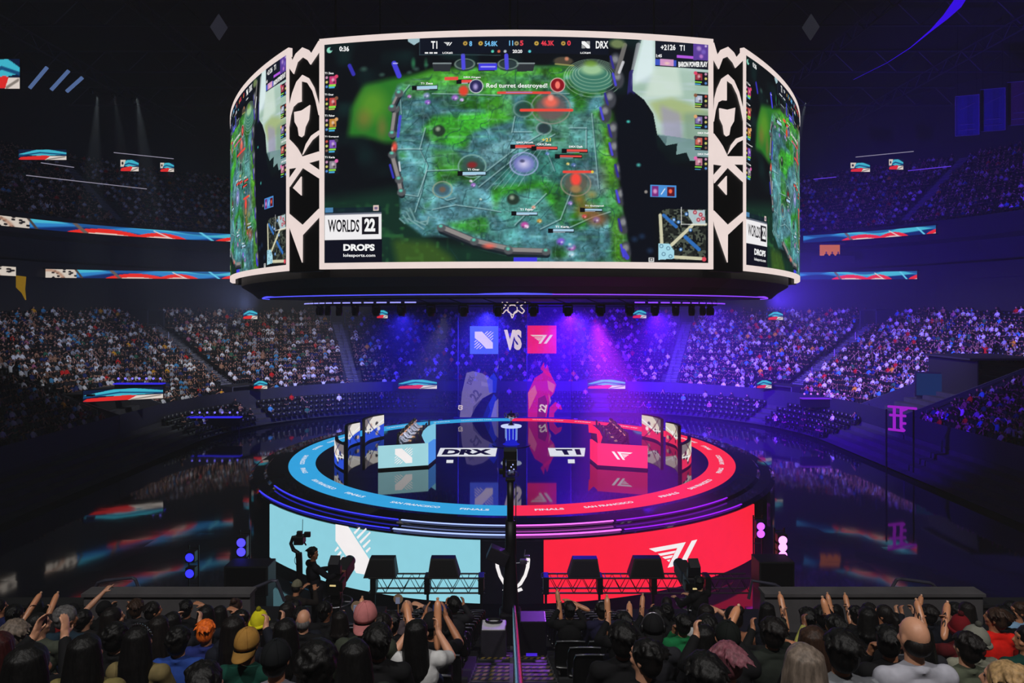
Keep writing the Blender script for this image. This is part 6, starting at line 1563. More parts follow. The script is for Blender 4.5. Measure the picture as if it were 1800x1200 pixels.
# ---------------------------------------------------------------- the people sitting in it
BLK, CHA, WHT_, GRY, NAV, GRN = (.05, .05, .06), (.12, .12, .14), (.74, .74, .74), (.45, .46, .48), (.10, .16, .36), (.05, .30, .24)
FOLK = [
 # px, py(head), hair, hair colour, top colour, long sleeve, pose, yaw, pitch, extras, label
 (14, 1150, 'bob', 'red', BLK, 1, 'phone', 0, 2, dict(), 'spectator with dark red bobbed hair at the left edge, holding up a phone'),
 (66, 1190, 'long', 'black', BLK, 1, 'rest', 0, 4, dict(), 'black-haired spectator nearest the photographer at bottom left, under the dark-red-haired one'),
 (33, 1108, 'bushy', 'ash', BLK, 1, 'rest', 40, 8, dict(), 'spectator with fair bushy hair and black top near the left edge'),
 (74, 1098, 'pony', 'black', (.24, .26, .22), 1, 'rest', -40, 8, dict(), 'spectator in grey-green top with tied black hair, left of the grey-curled man'),
 (126, 1096, 'curly', 'grey', (.10, .17, .22), 1, 'rest', -80, 4, dict(faces=True), 'man with curly grey hair and beard in profile, dark teal jacket'),
 (160, 1150, 'long', 'black', (.42, .38, .22), 1, 'rest', 0, 4, dict(), 'long-black-haired spectator in a khaki jacket, left of the girl with a glittering hairband'),
 (250, 1144, 'long', 'black', (.42, .37, .24), 1, 'rest', 0, 4, dict(band=1), 'long-haired spectator in khaki jacket with a glittering hairband'),
 (212, 1104, 'curly', 'black', BLK, 1, 'rest', 0, 4, dict(), 'curly black-haired spectator in black, behind the glittering hairband girl'),
 (245, 1068, 'bushy', 'brown', CHA, 1, 'rest', 0, 4, dict(), 'brown curly-headed spectator in charcoal near the left grey wall'),
 (189, 1056, 'short', 'black', BLK, 1, 'sticks', -30, 8, dict(hat='cap', hatc=(.05, .05, .06)), 'spectator in a black cap before the left grey wall'),
 (148, 1062, 'short', 'dark', BLK, 0, 'rest', -40, 8, dict(hat='cap', hatc=(.07, .07, .08)), 'spectator in dark cap turned right, right of the raised pointing arm'),
 (100, 1066, 'short', 'black', (.45, .06, .06), 0, 'point_r', 0, 8, dict(), 'spectator raising a bare arm and pointing at the stage, left side'),
 (196, 1084, 'bob', 'dark', BLK, 1, 'rest', -40, 8, dict(), 'dark bobbed spectator turned right, behind the curly black head'),
 (284, 1092, 'long', 'dark', BLK, 1, 'rest', 0, 4, dict(), 'spectator with loose dark hair, left of the blue denim shirt'),
 (322, 1110, 'curly', 'black', (.13, .24, .52), 1, 'rest', 0, 4, dict(), 'curly-haired spectator in a blue denim shirt'),
 (358, 1090, 'orange', 'orange', (.12, .16, .40), 1, 'rest', 0, 4, dict(), 'spectator with bright orange hair'),
 (331, 1066, 'short', 'black', BLK, 1, 'bent_r', 0, 4, dict(), 'black-haired spectator with hands by the head before the left grey wall'),
 (274, 1066, 'short', 'dark', BLK, 1, 'chin', -40, 6, dict(), 'dark spectator leaning a fist on the chin before the left grey wall'),
 (391, 1072, 'long', 'black', (.40, .40, .42), 0, 'bent_r', 0, 4, dict(), 'long-black-haired spectator in grey with a bent bare arm, above the orange head'),
 (418, 1062, 'bun', 'brown', GRY, 1, 'rest', 0, 4, dict(), 'spectator with a brown topknot bun at the wall end'),
 (460, 1086, 'short', 'black', BLK, 1, 'sticks', 0, 8, dict(hat='beanie', hatc=(.82, .78, .10)), 'spectator in a bright yellow knitted hat'),
 (441, 1128, 'short', 'black', (.03, .22, .18), 1, 'rest', 0, 4, dict(hat='cap_back', hatc=(.60, .44, .20), badge=1), 'spectator in a tan cap worn backwards and a green sweatshirt'),
 (374, 1160, 'short', 'black', (.62, .66, .66), 0, 'palm_r', 0, 6, dict(), 'spectator in pale grey shirt raising an open palm'),
 (432, 1078, 'short', 'black', BLK, 1, 'rest', -40, 8, dict(), 'dark head just above the yellow hat'),
 (486, 1096, 'long', 'black', BLK, 1, 'rest', 0, 4, dict(), 'long-black-haired spectator in black, right of the yellow hat'),
 (535, 1094, 'thin', 'grey', BLK, 1, 'rest', 0, 4, dict(), 'grey-haired balding spectator left of the pink cap'),
 (508, 1130, 'long', 'black', CHA, 1, 'crossed', 0, 8, dict(), 'long-haired spectator in charcoal jacket, right of the green sweatshirt'),
 (575, 1074, 'short', 'black', BLK, 1, 'chin', -40, 6, dict(), 'dark profile spectator above and left of the pink cap'),
 (602, 1080, 'bob', 'dark', BLK, 1, 'sticks', 0, 8, dict(), 'dark bobbed spectator left of the upright stick beside the pink cap'),
 (646, 1108, 'short', 'dark', (.20, .22, .18), 1, 'rest', 0, 4, dict(hat='cap_back', hatc=(.72, .44, .44), cs=1.12), 'spectator in a pink cap worn backwards'),
 (562, 1172, 'curly', 'black', BLK, 1, 'rest', 0, 4, dict(), 'curly black-haired spectator at the bottom edge, left of the aisle'),
 (492, 1192, 'short', 'black', (.50, .50, .54), 1, 'rest', 0, 4, dict(hat='cap', hatc=(.05, .06, .07)), 'spectator in black cap and black-and-white top at the bottom edge'),
 (628, 1168, 'long', 'black', (.12, .14, .12), 1, 'rest', 0, 4, dict(), 'glossy black-haired spectator at the bottom, left of two close together'),
 (668, 1166, 'bushy', 'black', BLK, 1, 'rest', 0, 4, dict(), 'black-haired spectator at the bottom, right of two close together'),
 (678, 1118, 'short', 'dark', BLK, 1, 'rest', -40, 8, dict(), 'dark spectator turned right, just right of the pink cap'),
 (692, 1088, 'short', 'black', BLK, 1, 'rest', 0, 4, dict(), 'black-haired spectator between the pink cap and the bald man'),
 (716, 1074, None, 'black', (.30, .26, .28), 1, 'bent_r', 0, 4, dict(), 'bald spectator with a hand raised to the head left of the aisle'),
 (738, 1108, 'long', 'black', WHT_, 0, 'sticks', -30, 8, dict(), 'long-haired spectator in white holding a stick, left of the black-capped filmer'),
 (736, 1142, 'long', 'dark', (.16, .16, .20), 1, 'rest', 0, 4, dict(), 'long-haired spectator in dark grey seated next to the aisle, below the white top'),
 (806, 1114, 'short', 'black', BLK, 0, 'phone', -25, 4, dict(hat='cap', hatc=(.07, .07, .08), phone=1), 'spectator in black cap filming with a phone on the aisle seat'),
 (782, 1080, 'bob', 'black', BLK, 1, 'rest', 0, 4, dict(), 'dark bobbed spectator behind the black-capped filmer'),
 (1000, 1068, 'short', 'black', BLK, 1, 'sticks', 0, 8, dict(), 'dark spectator right of the aisle behind the crossed tan sticks'),
 (1036, 1118, 'bushy', 'black', BLK, 1, 'rest', 0, 4, dict(), 'large dark-haired spectator right of the aisle with denim-blue jeans'),
 (1056, 1068, 'short', 'dark', (.10, .09, .20), 1, 'rest', 0, 4, dict(phones=True), 'spectator in silver-banded headphones with violet light on the hair'),
 (1096, 1084, 'short', 'black', BLK, 1, 'sticks', 0, 8, dict(), 'dark spectator with lifted hands right of the silver headphones'),
 (1146, 1100, 'short', 'black', CHA, 1, 'rest', 0, 4, dict(phones=True, hat='cap_back', hatc=(.06, .06, .07)), 'spectator in black cap and dark headphones right of the upright stick'),
 (1152, 1070, 'bushy', 'black', BLK, 1, 'sticks', 0, 8, dict(), 'dark bushy head right of the tall raised stick'),
 (1072, 1120, 'short', 'black', BLK, 1, 'rest', 40, 8, dict(), 'dark spectator below the silver headphones turned left'),
 (1236, 1078, 'long', 'dark', (.66, .66, .66), 0, 'bent_r', 0, 4, dict(), 'long-haired spectator in light grey shirt with a raised bent arm'),
 (1198, 1084, 'short', 'black', (.06, .40, .22), 1, 'chin', 0, 6, dict(), 'spectator in a bright green top left of the light grey shirt'),
 (1284, 1084, 'bun', 'dark', (.55, .36, .26), 0, 'rest', 40, 8, dict(), 'spectator in a tan top with dark topknot, right of the light grey shirt'),
 (1276, 1122, 'short', 'black', BLK, 1, 'sticks', 0, 8, dict(hat='cap', hatc=(.05, .07, .06)), 'spectator in a dark cap holding a tan stick, below the tan top'),
 (1234, 1142, 'bushy', 'black', BLK, 1, 'rest', 0, 4, dict(), 'big black-haired spectator below the light grey shirt'),
 (1164, 1170, 'swept', 'pink', BLK, 1, 'rest', 0, 4, dict(), 'spectator with faded pink hair at the bottom edge'),
 (1306, 1166, 'bob', 'ash', BLK, 1, 'rest', 0, 4, dict(), 'spectator with straight ash-blond hair at the bottom edge'),
 (1364, 1090, 'short', 'dark', (.07, .07, .07), 1, 'sticks', 0, 8, dict(hat='cap_back', hatc=(.20, .20, .17)), 'spectator in an olive cap right of the aisle'),
 (1352, 1132, 'bushy', 'dark', (.13, .15, .13), 0, 'reach_r', 0, 6, dict(), 'spectator in camouflage-green top stretching a bare forearm sideways'),
 (1424, 1128, 'long', 'brown', BLK, 1, 'rest', -40, 8, dict(), 'brown long-haired spectator right of the stretched bare forearm'),
 (1418, 1090, 'short', 'black', BLK, 1, 'sticks', -30, 8, dict(), 'dark spectator lifting both hands right of the olive cap'),
 (1470, 1136, 'bushy', 'black', GRY, 1, 'rest', 0, 4, dict(), 'spectator with a big black bob and grey hood, left of the bald head'),
 (1460, 1098, 'short', 'black', (.60, .60, .30), 1, 'sticks', 0, 8, dict(), 'spectator in a pale yellow top below the twin sticks'),
 (1516, 1098, 'bob', 'black', BLK, 1, 'rest', 0, 4, dict(), 'black bobbed spectator behind the upper left of the bald head'),
 (1546, 1084, 'pony', 'dark', (.40, .08, .08), 0, 'rest', 40, 8, dict(), 'spectator with ponytail in a dark red top'),
 (1582, 1150, 'thin', 'dark', (.62, .62, .66), 1, 'rest', 0, 4, dict(cs=1.1), 'bald-topped spectator near the bottom in pale grey'),
 (1560, 1124, 'short', 'black', BLK, 1, 'chin', -40, 6, dict(), 'dark spectator just above the bald head with a watch'),
 (1606, 1118, 'long', 'black', CHA, 1, 'rest', 0, 4, dict(), 'long-black-haired spectator between the bald head and the grey beanie'),
 (1612, 1068, 'long', 'black', BLK, 1, 'sticks', 0, 8, dict(), 'long-black-haired spectator before the right grey wall'),
 (1672, 1066, 'curly', 'black', BLK, 1, 'rest', 40, 8, dict(), 'curly black-haired spectator before the right end of the grey wall'),
 (1684, 1090, 'short', 'black', (.30, .05, .07), 1, 'sticks', -30, 8, dict(hat='beanie', hatc=(.42, .04, .08)), 'spectator in a maroon beanie'),
 (1686, 1106, 'short', 'dark', (.50, .50, .44), 1, 'rest', 40, 8, dict(hat='beanie', hatc=(.46, .46, .42)), 'spectator in a grey knitted beanie and light hoodie'),
 (1742, 1086, 'swept', 'brown', (.85, .10, .05), 0, 'rest', 40, 8, dict(), 'brown-haired spectator in a bright red shirt'),
 (1782, 1112, 'short', 'black', (.05, .20, .17), 1, 'rest', 75, 4, dict(), 'dark spectator in profile wearing a green jersey at the right edge'),
 (1746, 1176, 'swept', 'blond', (.70, .68, .64), 1, 'rest', 40, 8, dict(), 'blond windswept spectator at the bottom right'),
 (1786, 1072, 'short', 'brown', (.45, .58, .70), 0, 'rest', 75, 4, dict(), 'spectator in a pale blue shirt at the right edge'),
 (1766, 1058, 'short', 'black', BLK, 1, 'rest', 75, 4, dict(), 'dark spectator turned left beyond the end of the right grey wall, upper'),
 (1500, 1074, 'short', 'black', BLK, 1, 'sticks', 0, 8, dict(), 'dark spectator before the middle of the right grey wall'),
 (1440, 1076, 'bushy', 'black', BLK, 1, 'rest', 0, 4, dict(), 'dark bushy spectator before the left end of the right grey wall'),
 (1038, 1192, 'short', 'dark', BLK, 1, 'rest', 0, 4, dict(jeans=1), 'spectator at the bottom edge right of the aisle, dark hair and jeans'),
 (1398, 1188, 'bob', 'brown', (.10, .20, .50), 1, 'rest', 0, 4, dict(), 'brown bobbed spectator in bright blue at the bottom edge'),
 (1692, 1196, 'short', 'dark', (.30, .32, .26), 1, 'rest', 0, 4, dict(), 'spectator in patterned green top at the bottom edge under the grey beanie'),
 (8, 1068, 'short', 'dark', (.10, .12, .30), 1, 'rest', -40, 8, dict(), 'dark spectator at the far left edge, upper'),
 (70, 1068, 'bob', 'black', BLK, 1, 'rest', 0, 4, dict(), 'black bobbed spectator left of the raised pointing arm'),
 (36, 1080, 'short', 'black', (.10, .09, .10), 1, 'sticks', 0, 8, dict(), 'dark spectator holding two sticks near the left edge'),
]
placed = {}
def row_of(py): return min(8, max(0, round((620 / max(py - 1007, 45) - 3.7) / .85)))
PEOPLE = {}
TAN = pm('inflated_tan_stick', (.80, .55, .40), .35, var=.12, scale=8)
INK = pm('stick_ink', (.12, .06, .05), .5)
def stick(base, dirv, L, label, r=.038):
    """inflated cheering stick with rounded ends and a band of printing"""
    t = empty('cheering_stick', base, 0, label, 'cheering stick', 'tan cheering sticks held by the crowd')
    q = Vector((0, 0, 1)).rotation_difference(Vector(dirv).normalized()); t.rotation_mode = 'QUATERNION'; t.rotation_quaternion = q
    mb = MB(); mb.lathe([(.006, 0), (r * .5, .012), (r * .85, .035), (r, .08), (r * 1.02, L * .5), (r, L - .08), (r * .85, L - .035), (r * .5, L - .012), (.006, L)], n=14); mb.build('tube', TAN, t, True)
    mb = MB(); mb.lathe([(.012, L - .004), (.016, L + .012), (.008, L + .02)], n=10); mb.build('valve', pm('stick_valve', (.8, .62, .5), .4), t)
    mb = MB()
    for k, s in enumerate(('FINALS', '22')):
        put_text(mb, s, 0, 0, 1, 1, lambda u, v: ((r + .002) * math.sin(2.2 + 3.1 * k + (v - .5) * 1.0), (r + .002) * -math.cos(2.2 + 3.1 * k + (v - .5) * 1.0), L * (.3 + .4 * u)), .03)
    mb.build('printing', INK, t)
    return t
all_p = []
def clamp_x(x): return min(x, AL - .16) if x < 0 else max(x, AR + .16)
for (px, py, hair, hc, top, ls, pose, yaw, pitch, ex, label) in FOLK:
    j0 = row_of(py); best = None
    for dj in (0, 1, -1, 2, -2):
        j = j0 + dj
        if not 0 <= j <= 8: continue
        x0 = clamp_x((px - 900) / F * row_d(j)); taken = [p[1] for p in all_p if p[0] == j]
        for sh in (0, .06, -.06, .12, -.12, .2, -.2, .3, -.3, .42, -.42):
            x = x0 + sh
            if (x < 0) != (x0 < 0) or clamp_x(x) != x: continue
            if all(abs(x - o) >= .47 for o in taken):
                cost = abs(sh) / row_d(j) * 3 + abs(dj) * .055
                if best is None or cost < best[0]: best = (cost, j, x)
                break
    if best is None: print('no seat for', label); continue
    all_p.append([best[1], best[2], (hair, hc, top, ls, pose, yaw, pitch, ex, label)])
# quiet dark figures filling the remaining visible places
fr = np.random.default_rng(4)
seat_spots = []
for j in range(0, NROW):
    d = row_d(j); lim = .78 * d + .3 if j < 9 else 4.0
    occ_x = sorted(p[1] for p in all_p if p[0] == j)
    for x in occ_x: seat_spots.append((j, x, True))
    for sgn in (-1, 1):
        x = (AL if sgn < 0 else -AR) * sgn * -1
        x = abs(AL if sgn < 0 else AR) + .30
        while x < lim - .2:
            X = sgn * x
            if all(abs(X - o) > .47 for o in occ_x):
                seat_spots.append((j, X, False)); occ_x.append(X); x += .52
            else: x += .04
nfill = 0; ctr = {}
for (j, X, taken) in sorted(seat_spots):
    d = row_d(j)
    side = 'left' if X < 0 else 'right'
    near_px = 900 + X / d * F
    fill_ok = (2 <= j <= 8 and fr.random() < (.42 if abs(near_px - 900) > 330 else .12)) or (9 <= j <= 11 and fr.random() < .10)
    if not taken and fill_ok and -10 < near_px < 1810:
        hr = ['short', 'bob', 'curly', 'bushy', 'long', 'pony'][int(fr.integers(6))]
        pz, yw, pt = [('rest', 0, 4), ('rest', 40, 8), ('rest', -40, 8), ('crossed', 0, 8), ('sticks', 0, 8)][int(fr.integers(5))]
        k = (side, j); ctr[k] = ctr.get(k, 0) + 1
        all_p.append([j, X, (hr, 'black' if fr.random() < .7 else 'dark', [BLK, CHA, (.07, .08, .12), (.10, .09, .09)][int(fr.integers(4))], 1, pz, yw, pt, dict(), None)]); nfill += 1
ordn = {}
for p in sorted(all_p, key=lambda q: (q[0], abs(q[1]))):
    j, X, (hair, hc, top, ls, pose, yaw, pitch, ex, label) = p
    d = row_d(j); side = 'left' if X < 0 else 'right'
    ordn[(side, j)] = ordn.get((side, j), 0) + 1
    if label is None:
        label = '%s-haired spectator in dark clothes, %s row from the photographer, %s %s of the aisle' % (hc, ords[j], ords[ordn[(side, j)] - 1], side)
    jit = fr.uniform(-.03, .03)
    pr = person((X, d + jit, tread(d)), fr.uniform(-.06, .06), pose, yaw, pitch, int(fr.choice(3, p=[.6, .32, .08])), hair, hc, top, ls, (.10, .14, .26) if ex.get('jeans') or fr.random() < .25 else (.06, .06, .08), ex.get('cs', fr.uniform(.96, 1.04)), label, 'spectators in the near rows', ex.get('hat'), ex.get('hatc'), ex.get('phones', False), ex.get('faces', abs(yaw) > 30))
    PEOPLE[label] = (pr, pose, X, d)
    if ex.get('band'):
        mb = MB(); mb.tube([(.092 * math.cos(a), .02 - .03 * math.sin(a), .15 + .112 * math.sin(a)) for a in np.linspace(.1, PI - .1, 16)], .008, 6)
        for a in np.linspace(.2, PI - .2, 14): mb.ball((.094 * math.cos(a), .015 - .03 * math.sin(a), .15 + .118 * math.sin(a)), .009, 6, 4)
        b = mb.build('hairband', M_CHROME, pr); b.location = HP
    if ex.get('badge'):
        mb = MB(); mb.ball((-.10, -.19, .86), (.045, .012, .05), 14, 6); mb.build('shirt_print', clothm((.75, .77, .75)), pr)
    if ex.get('phone'):
        ph = empty('phone', Vector((X + .02, d + .46, tread(d) + 1.20)), 0, 'phone held sideways by the black-capped spectator on the aisle', 'phone')
        mb = MB(); mb.bbox((0, 0, 0), (.16, .009, .078), .004); mb.build('case', M_BODY, ph); mb = MB(); mb.add([(-.076, -.006, -.034), (.076, -.006, -.034), (.076, -.006, .034), (-.076, -.006, .034)], [(0, 1, 2, 3)]); mb.build('display', em('phone_display', (.12, .16, .30), .8, False), ph)
print("near people", len(all_p), "filled", nfill, "seats", len(seat_spots))
cn = {}
for i, (j, X, taken) in enumerate(sorted(seat_spots, key=lambda q: (q[0], abs(q[1])))):
    d = row_d(j); side = 'left' if X < 0 else 'right'; cn[(side, j)] = cn.get((side, j), 0) + 1
    px = 900 + X / d * F
    if not (-25 < px < 1825): continue
    o = SEAT if SEAT.get('label') is None else copy_tree(SEAT)
    o.location = (X, d, tread(d)); tag(o, 'black stadium seat, %s row from the photographer, %s %s of the aisle' % (ords[j], ords[cn[(side, j)] - 1], side), 'seat', 'black stadium seats of the near rows')
FISTS = set()
# sticks held aloft: (px, py of foot), (px, py of tip), depth
for (a, b, d, lb) in [((622, 1112), (627, 1076), 7.2, 'upright tan cheering stick left of the pink cap'), ((757, 1145), (757, 1081), 5.6, 'upright tan cheering stick left of the black-capped filmer'), ((722, 1118), (718, 1090), 6.2, 'short tan cheering stick beside the bald man'),
    ((1002, 1107), (968, 1092), 7.2, 'slanting tan cheering stick just right of the aisle'), ((1012, 1118), (1005, 1068), 7.0, 'upright tan cheering stick right of the aisle, left of two'), ((1025, 1108), (1024, 1065), 7.4, 'upright tan cheering stick right of the aisle, right of two'),
    ((1097, 1083), (1097, 1071), 7.8, 'short upright tan cheering stick right of the silver headphones'), ((1132, 1070), (1134, 1040), 9.2, 'tall tan cheering stick raised before the red stage front'), ((1296, 1120), (1308, 1092), 6.0, 'tan cheering stick held by the dark-capped spectator'),
    ((1390, 1082), (1384, 1052), 7.2, 'tan cheering stick raised right of the olive cap'), ((1442, 1104), (1428, 1054), 7.2, 'tan cheering stick right of the olive cap, left of crossed pair'), ((1440, 1090), (1433, 1053), 7.8, 'tan cheering stick right of the olive cap, right of crossed pair'),
    ((1516, 1078), (1511, 1055), 8.4, 'tan cheering stick raised before the middle of the right grey wall'), ((1640, 1082), (1633, 1058), 8.0, 'tan cheering stick raised before the right end of the grey wall'), ((1630, 1116), (1636, 1084), 6.2, 'tan cheering stick left of the grey beanie, left of a pair'), ((1645, 1112), (1648, 1084), 6.3, 'tan cheering stick left of the grey beanie, right of a pair'),
    ((30, 1064), (42, 1046), 8.4, 'tan cheering stick near the left edge, upper of two'), ((38, 1070), (47, 1050), 8.2, 'tan cheering stick near the left edge, lower of two')]:
    # each stick stands in the nearest free lifted fist
    best = None
    for q, (pr, pose, X, dd) in PEOPLE.items():
        if pose != 'sticks': continue
        for sd in (-1, 1):
            if (q, sd) in FISTS: continue
            h = pr.matrix_basis @ Vector((sd * .135, .365, 1.11)); hx, hy = 900 + F * h.x / h.y, HY - F * (h.z - ZC) / h.y
            e = math.hypot(hx - a[0], (hy - a[1]) * .6)
            if best is None or e < best[0]: best = (e, q, sd, h)
    A = P(a[0], a[1], d); B = P(b[0], b[1], d + .1); L = max(.36, (B - A).length); dv = (B - A).normalized()
    if best and best[0] < 75:
        FISTS.add((best[1], best[2])); h = best[3]; stick(h - dv * .24, dv, L + .10, lb)
    else: stick(A, dv, L, lb); print('loose stick', lb)
for (px, py, d, lb) in [(627, 1066, 7.2, 'round hand fan raised above the upright stick left of the pink cap'), (700, 1052, 8.4, 'round hand fan raised left of the bald man')]:
    t = empty('hand_fan', P(px, py, d), 0, lb, 'hand fan', 'round hand fans')
    mb = MB(); mb.lathe([(.0, -.004), (.058, -.004), (.06, 0), (.058, .004), (0, .004)], n=24, axis=Matrix.Rotation(PI / 2, 3, 'X')); mb.build('disc', pm('fan_card', (.60, .50, .40), .6), t)
    mb = MB(); mb.bbox((-.005, -.008, -.02), (.055, .006, .08), .003); mb.build('printed_panel', pm('fan_print', (.62, .66, .8), .6), t)
    mb = MB(); mb.tube([(0, 0, -.055), (0, 0, -.20)], .008, 6); mb.build('handle', pm('fan_handle', (.55, .38, .25), .6), t)
# ================================================================== CAMERAS, SPEAKERS, TRUSS, RAILS
def plat(nm, xa, xb, ya, yb, z, mat=None):
    mb = MB(); mb.box(((xa + xb) / 2, (ya + yb) / 2, z - .15), (xb - xa, yb - ya, .3))
    for x in (xa + .1, xb - .1):
        for y in (ya + .1, yb - .1): mb.tube([(x, y, 0), (x, y, z - .2)], .05, 6)
    return struct(mb.build(nm, mat or M_BLACK))
OPZ = ZC - 6.5
plat('floor_camera_riser_left', -6.6, -2.75, 12.1, 15.0, OPZ); plat('floor_camera_riser_right', 2.5, 5.4, 13.2, 15.0, OPZ - .06)
# studio camera with long lens and viewfinder hood
def broadcast_camera(loc, rz, label, tilt=.22):
    t = empty('broadcast_camera', loc, rz, label, 'tv camera', 'broadcast cameras on risers')
    mb = MB(); mb.lathe([(.42, 0), (.44, .06), (.20, .14), (.10, .2), (.09, .62), (.13, .66), (.13, .72)], n=20); mb.build('pedestal', M_BLACK, t)
    mb = MB(); mb.tube([(.30 * math.cos(a), .30 * math.sin(a), .66) for a in np.linspace(0, 2 * PI, 24)], .016, 6, cap=False)
    for k in range(3): a = k * 2 * PI / 3; mb.tube([(0, 0, .66), (.3 * math.cos(a), .3 * math.sin(a), .66)], .014, 6)
    mb.build('steering_ring', M_STEEL, t)
    mb = MB(); mb.bbox((0, 0, .80), (.20, .22, .16), .03); mb.build('pan_head', M_BODY, t)
    for s in (-1, 1):
        mb = MB(); mb.tube([(s * .12, -.05, .84), (s * .19, -.28, .76), (s * .20, -.50, .66)], .014, 8); mb.tube([(s * .20, -.42, .70), (s * .20, -.52, .65)], .022, 8); mb.build('pan_bar', M_BODY, t)
    R = Matrix.Rotation(tilt, 3, 'X')
    def rb(mb, c, s, b=.02): mb.bbox(R @ Vector(c) + Vector((0, 0, .88)), s, b, R)
    mb = MB(); rb(mb, (0, .0, .17), (.26, .46, .32)); rb(mb, (.15, -.05, .16), (.05, .26, .2)); rb(mb, (-.15, -.05, .2), (.05, .2, .16)); mb.build('body', M_BODY, t)
    mb = MB(); rb(mb, (0, .52, .18), (.27, .60, .27), .03); lens = mb.build('lens_box', M_BLACK, t)
    mb = MB(); mb.lathe([(.10, 0), (.12, .04), (.12, .10), (.09, .11)], R @ Vector((0, .82, .18)) + Vector((0, 0, .88)), 20, axis=R @ Matrix.Rotation(-PI / 2, 3, 'X')); mb.build('front_element', pm('lens_glass', (.1, .1, .2), .05), lens)
    mb = MB(); vf = R @ Vector((0, -.05, .46)) + Vector((0, 0, .88)); mb.bbox(vf, (.24, .12, .17), .015, R); v = mb.build('viewfinder', M_BODY, t)
    mb = MB(); Q = Matrix.Rotation(-.5, 3, 'X')
    a, b = (.13, .10), (.15, .20)
    base = [Vector((sx * .125, -.12, -.03 + sz)) for sx, sz in ((-1, 0), (1, 0), (1, .19), (-1, .19))]; top = [Vector((sx * .10, -.18 if sz == 0 else -.02, .17 + sz * .8)) for sx, sz in ((-1, 0), (1, 0), (1, .16), (-1, .16))]
    mb.add([p + vf - Vector((0, -.04, .02)) for p in base + top], [(0, 1, 5, 4), (1, 2, 6, 5), (2, 3, 7, 6), (3, 0, 4, 7), (4, 5, 6, 7)]); mb.build('hood', pm('hood_cloth', (.06, .06, .10), .6), v)
    mb = MB(); mb.box(R @ Vector((0, -.235, .22)) + Vector((0, 0, .88)), (.12, .01, .03), R); mb.build('tally_plate', em('tally_glow', (.9, .8, .55), .9, False), t)
    return t
CAML = P(592, 1075, 13.7); broadcast_camera((CAML.x, 13.7, OPZ + .0), -.06, 'broadcast camera on a pedestal in front of the pale blue stage screen', .10)
CAMR = P(1216, 1075, 13.7); broadcast_camera((CAMR.x, 13.7, OPZ - .06), .05, 'broadcast camera on a pedestal in front of the red stage screen', .10)
O1 = P(556, 1000, 13.55); stander((O1.x, 13.55, OPZ), -.9, 'desk', -60, 4, 1, 'short', 'black', (.07, .07, .10), (.06, .06, .09), 'bearded camera operator in dark jacket standing beside the left broadcast camera')
O2 = P(521, 1000, 12.6); stander((O2.x, 12.7, OPZ - .02 - .32 + .02), -.35, 'sticks', 10, -14, 1, 'short', 'black', (.12, .10, .09), (.06, .06, .08), 'camera operator in a patterned pale cap holding up a small camera on a pole', 'cap', (.45, .44, .36))
plat('floor_camera_step_right', 3.0, 4.2, 12.12, 13.5, OPZ - .35); plat('floor_camera_step_left', -4.6, -3.5, 12.12, 13.05, OPZ - .32)
O3 = P(1226, 1000, 13.0); stander((O3.x, 13.0, OPZ - .35), .5, 'desk', -60, 4, 0, 'short', 'black', (.05, .05, .06), (.05, .05, .06), 'camera operator in black standing behind the right broadcast camera')
# small camera on a gimbal pole
g = empty('gimbal_camera', P(527, 1003, 13.0), 0, 'small stabilised camera on a pole held up at the left of the stage', 'camera'); k = 13.0 / F
mb = MB(); mb.tube([(-.0, 0, -.25), (-.01, 0, .18), (-.02, 0, .34)], [.055, .06, .06], 10); mb.build('pole', M_BODY, g)
mb = MB(); mb.tube([(-.02, 0, .34), (-.12, 0, .40), (-.17, 0, .52), (-.13, 0, .64), (-.02, 0, .66)], [.035, .04, .035, .035, .03], 8); mb.build('gimbal_arm', M_BLACK, g)
mb = MB(); mb.bbox((.0, 0, .60), (.18, .22, .16), .02); mb.bbox((.0, -.02, .72), (.10, .08, .09), .02); mb.bbox((.15, -.02, .70), (.12, .06, .10), .015); mb.tube([(.08, 0, .55), (.10, .06, .47)], .014, 6); b = mb.build('camera_body', M_BODY, g)
mb = MB(); mb.tube([(.05, 0, .72), (.055, 0, .98)], .006, 5); mb.build('aerial', M_BLACK, b)
mb = MB(); mb.tube([(-.02 + .08 * math.cos(a), 0, .20 + .10 * math.sin(a)) for a in np.linspace(1.2, 5.2, 14)], .006, 5); mb.build('cable', M_BLACK, g)
# remote camera on a tall column in the middle
CX, CY = (897 - 900) / F * 15.6, 15.6; cb = tread(15.6)
ct = empty('camera_tower', (CX, CY, cb), 0, 'tall black remote camera column standing at the foot of the near aisle', 'camera column'); H = lambda py: ZC + (HY - py) / F * CY - cb
mb = MB()
for a in (.6, PI - .6, PI + .6, -.6): mb.tube([(0, 0, .5), (.48 * math.cos(a), .48 * math.sin(a), .04)], .05, 6); mb.ball((.48 * math.cos(a), .48 * math.sin(a), .05), .05, 8, 6)
mb.bbox((0, 0, .55), (.5, .45, .75), .06); mb.build('base', M_BLACK, ct)
mb = MB(); mb.lathe([(.20, .9), (.19, 1.0), (.13, H(985)), (.115, H(955)), (.115, H(915))], n=16); mb.build('lower_column', M_BLACK, ct, True)
mb = MB(); mb.lathe([(.075, H(918)), (.075, H(845))], n=14); mb.tube([(.12, 0, H(990)), (.13, 0, H(850))], .012, 5); mb.build('upper_column', M_BODY, ct, True)
mb = MB(); mb.bbox((0, 0, H(842)), (.22, .2, .07), .02); mb.bbox((-.14, 0, H(822)), (.07, .12, .42), .02); mb.bbox((-.20, 0, H(828)), (.10, .12, .12), .02); h_ = mb.build('remote_head', M_BLACK, ct)
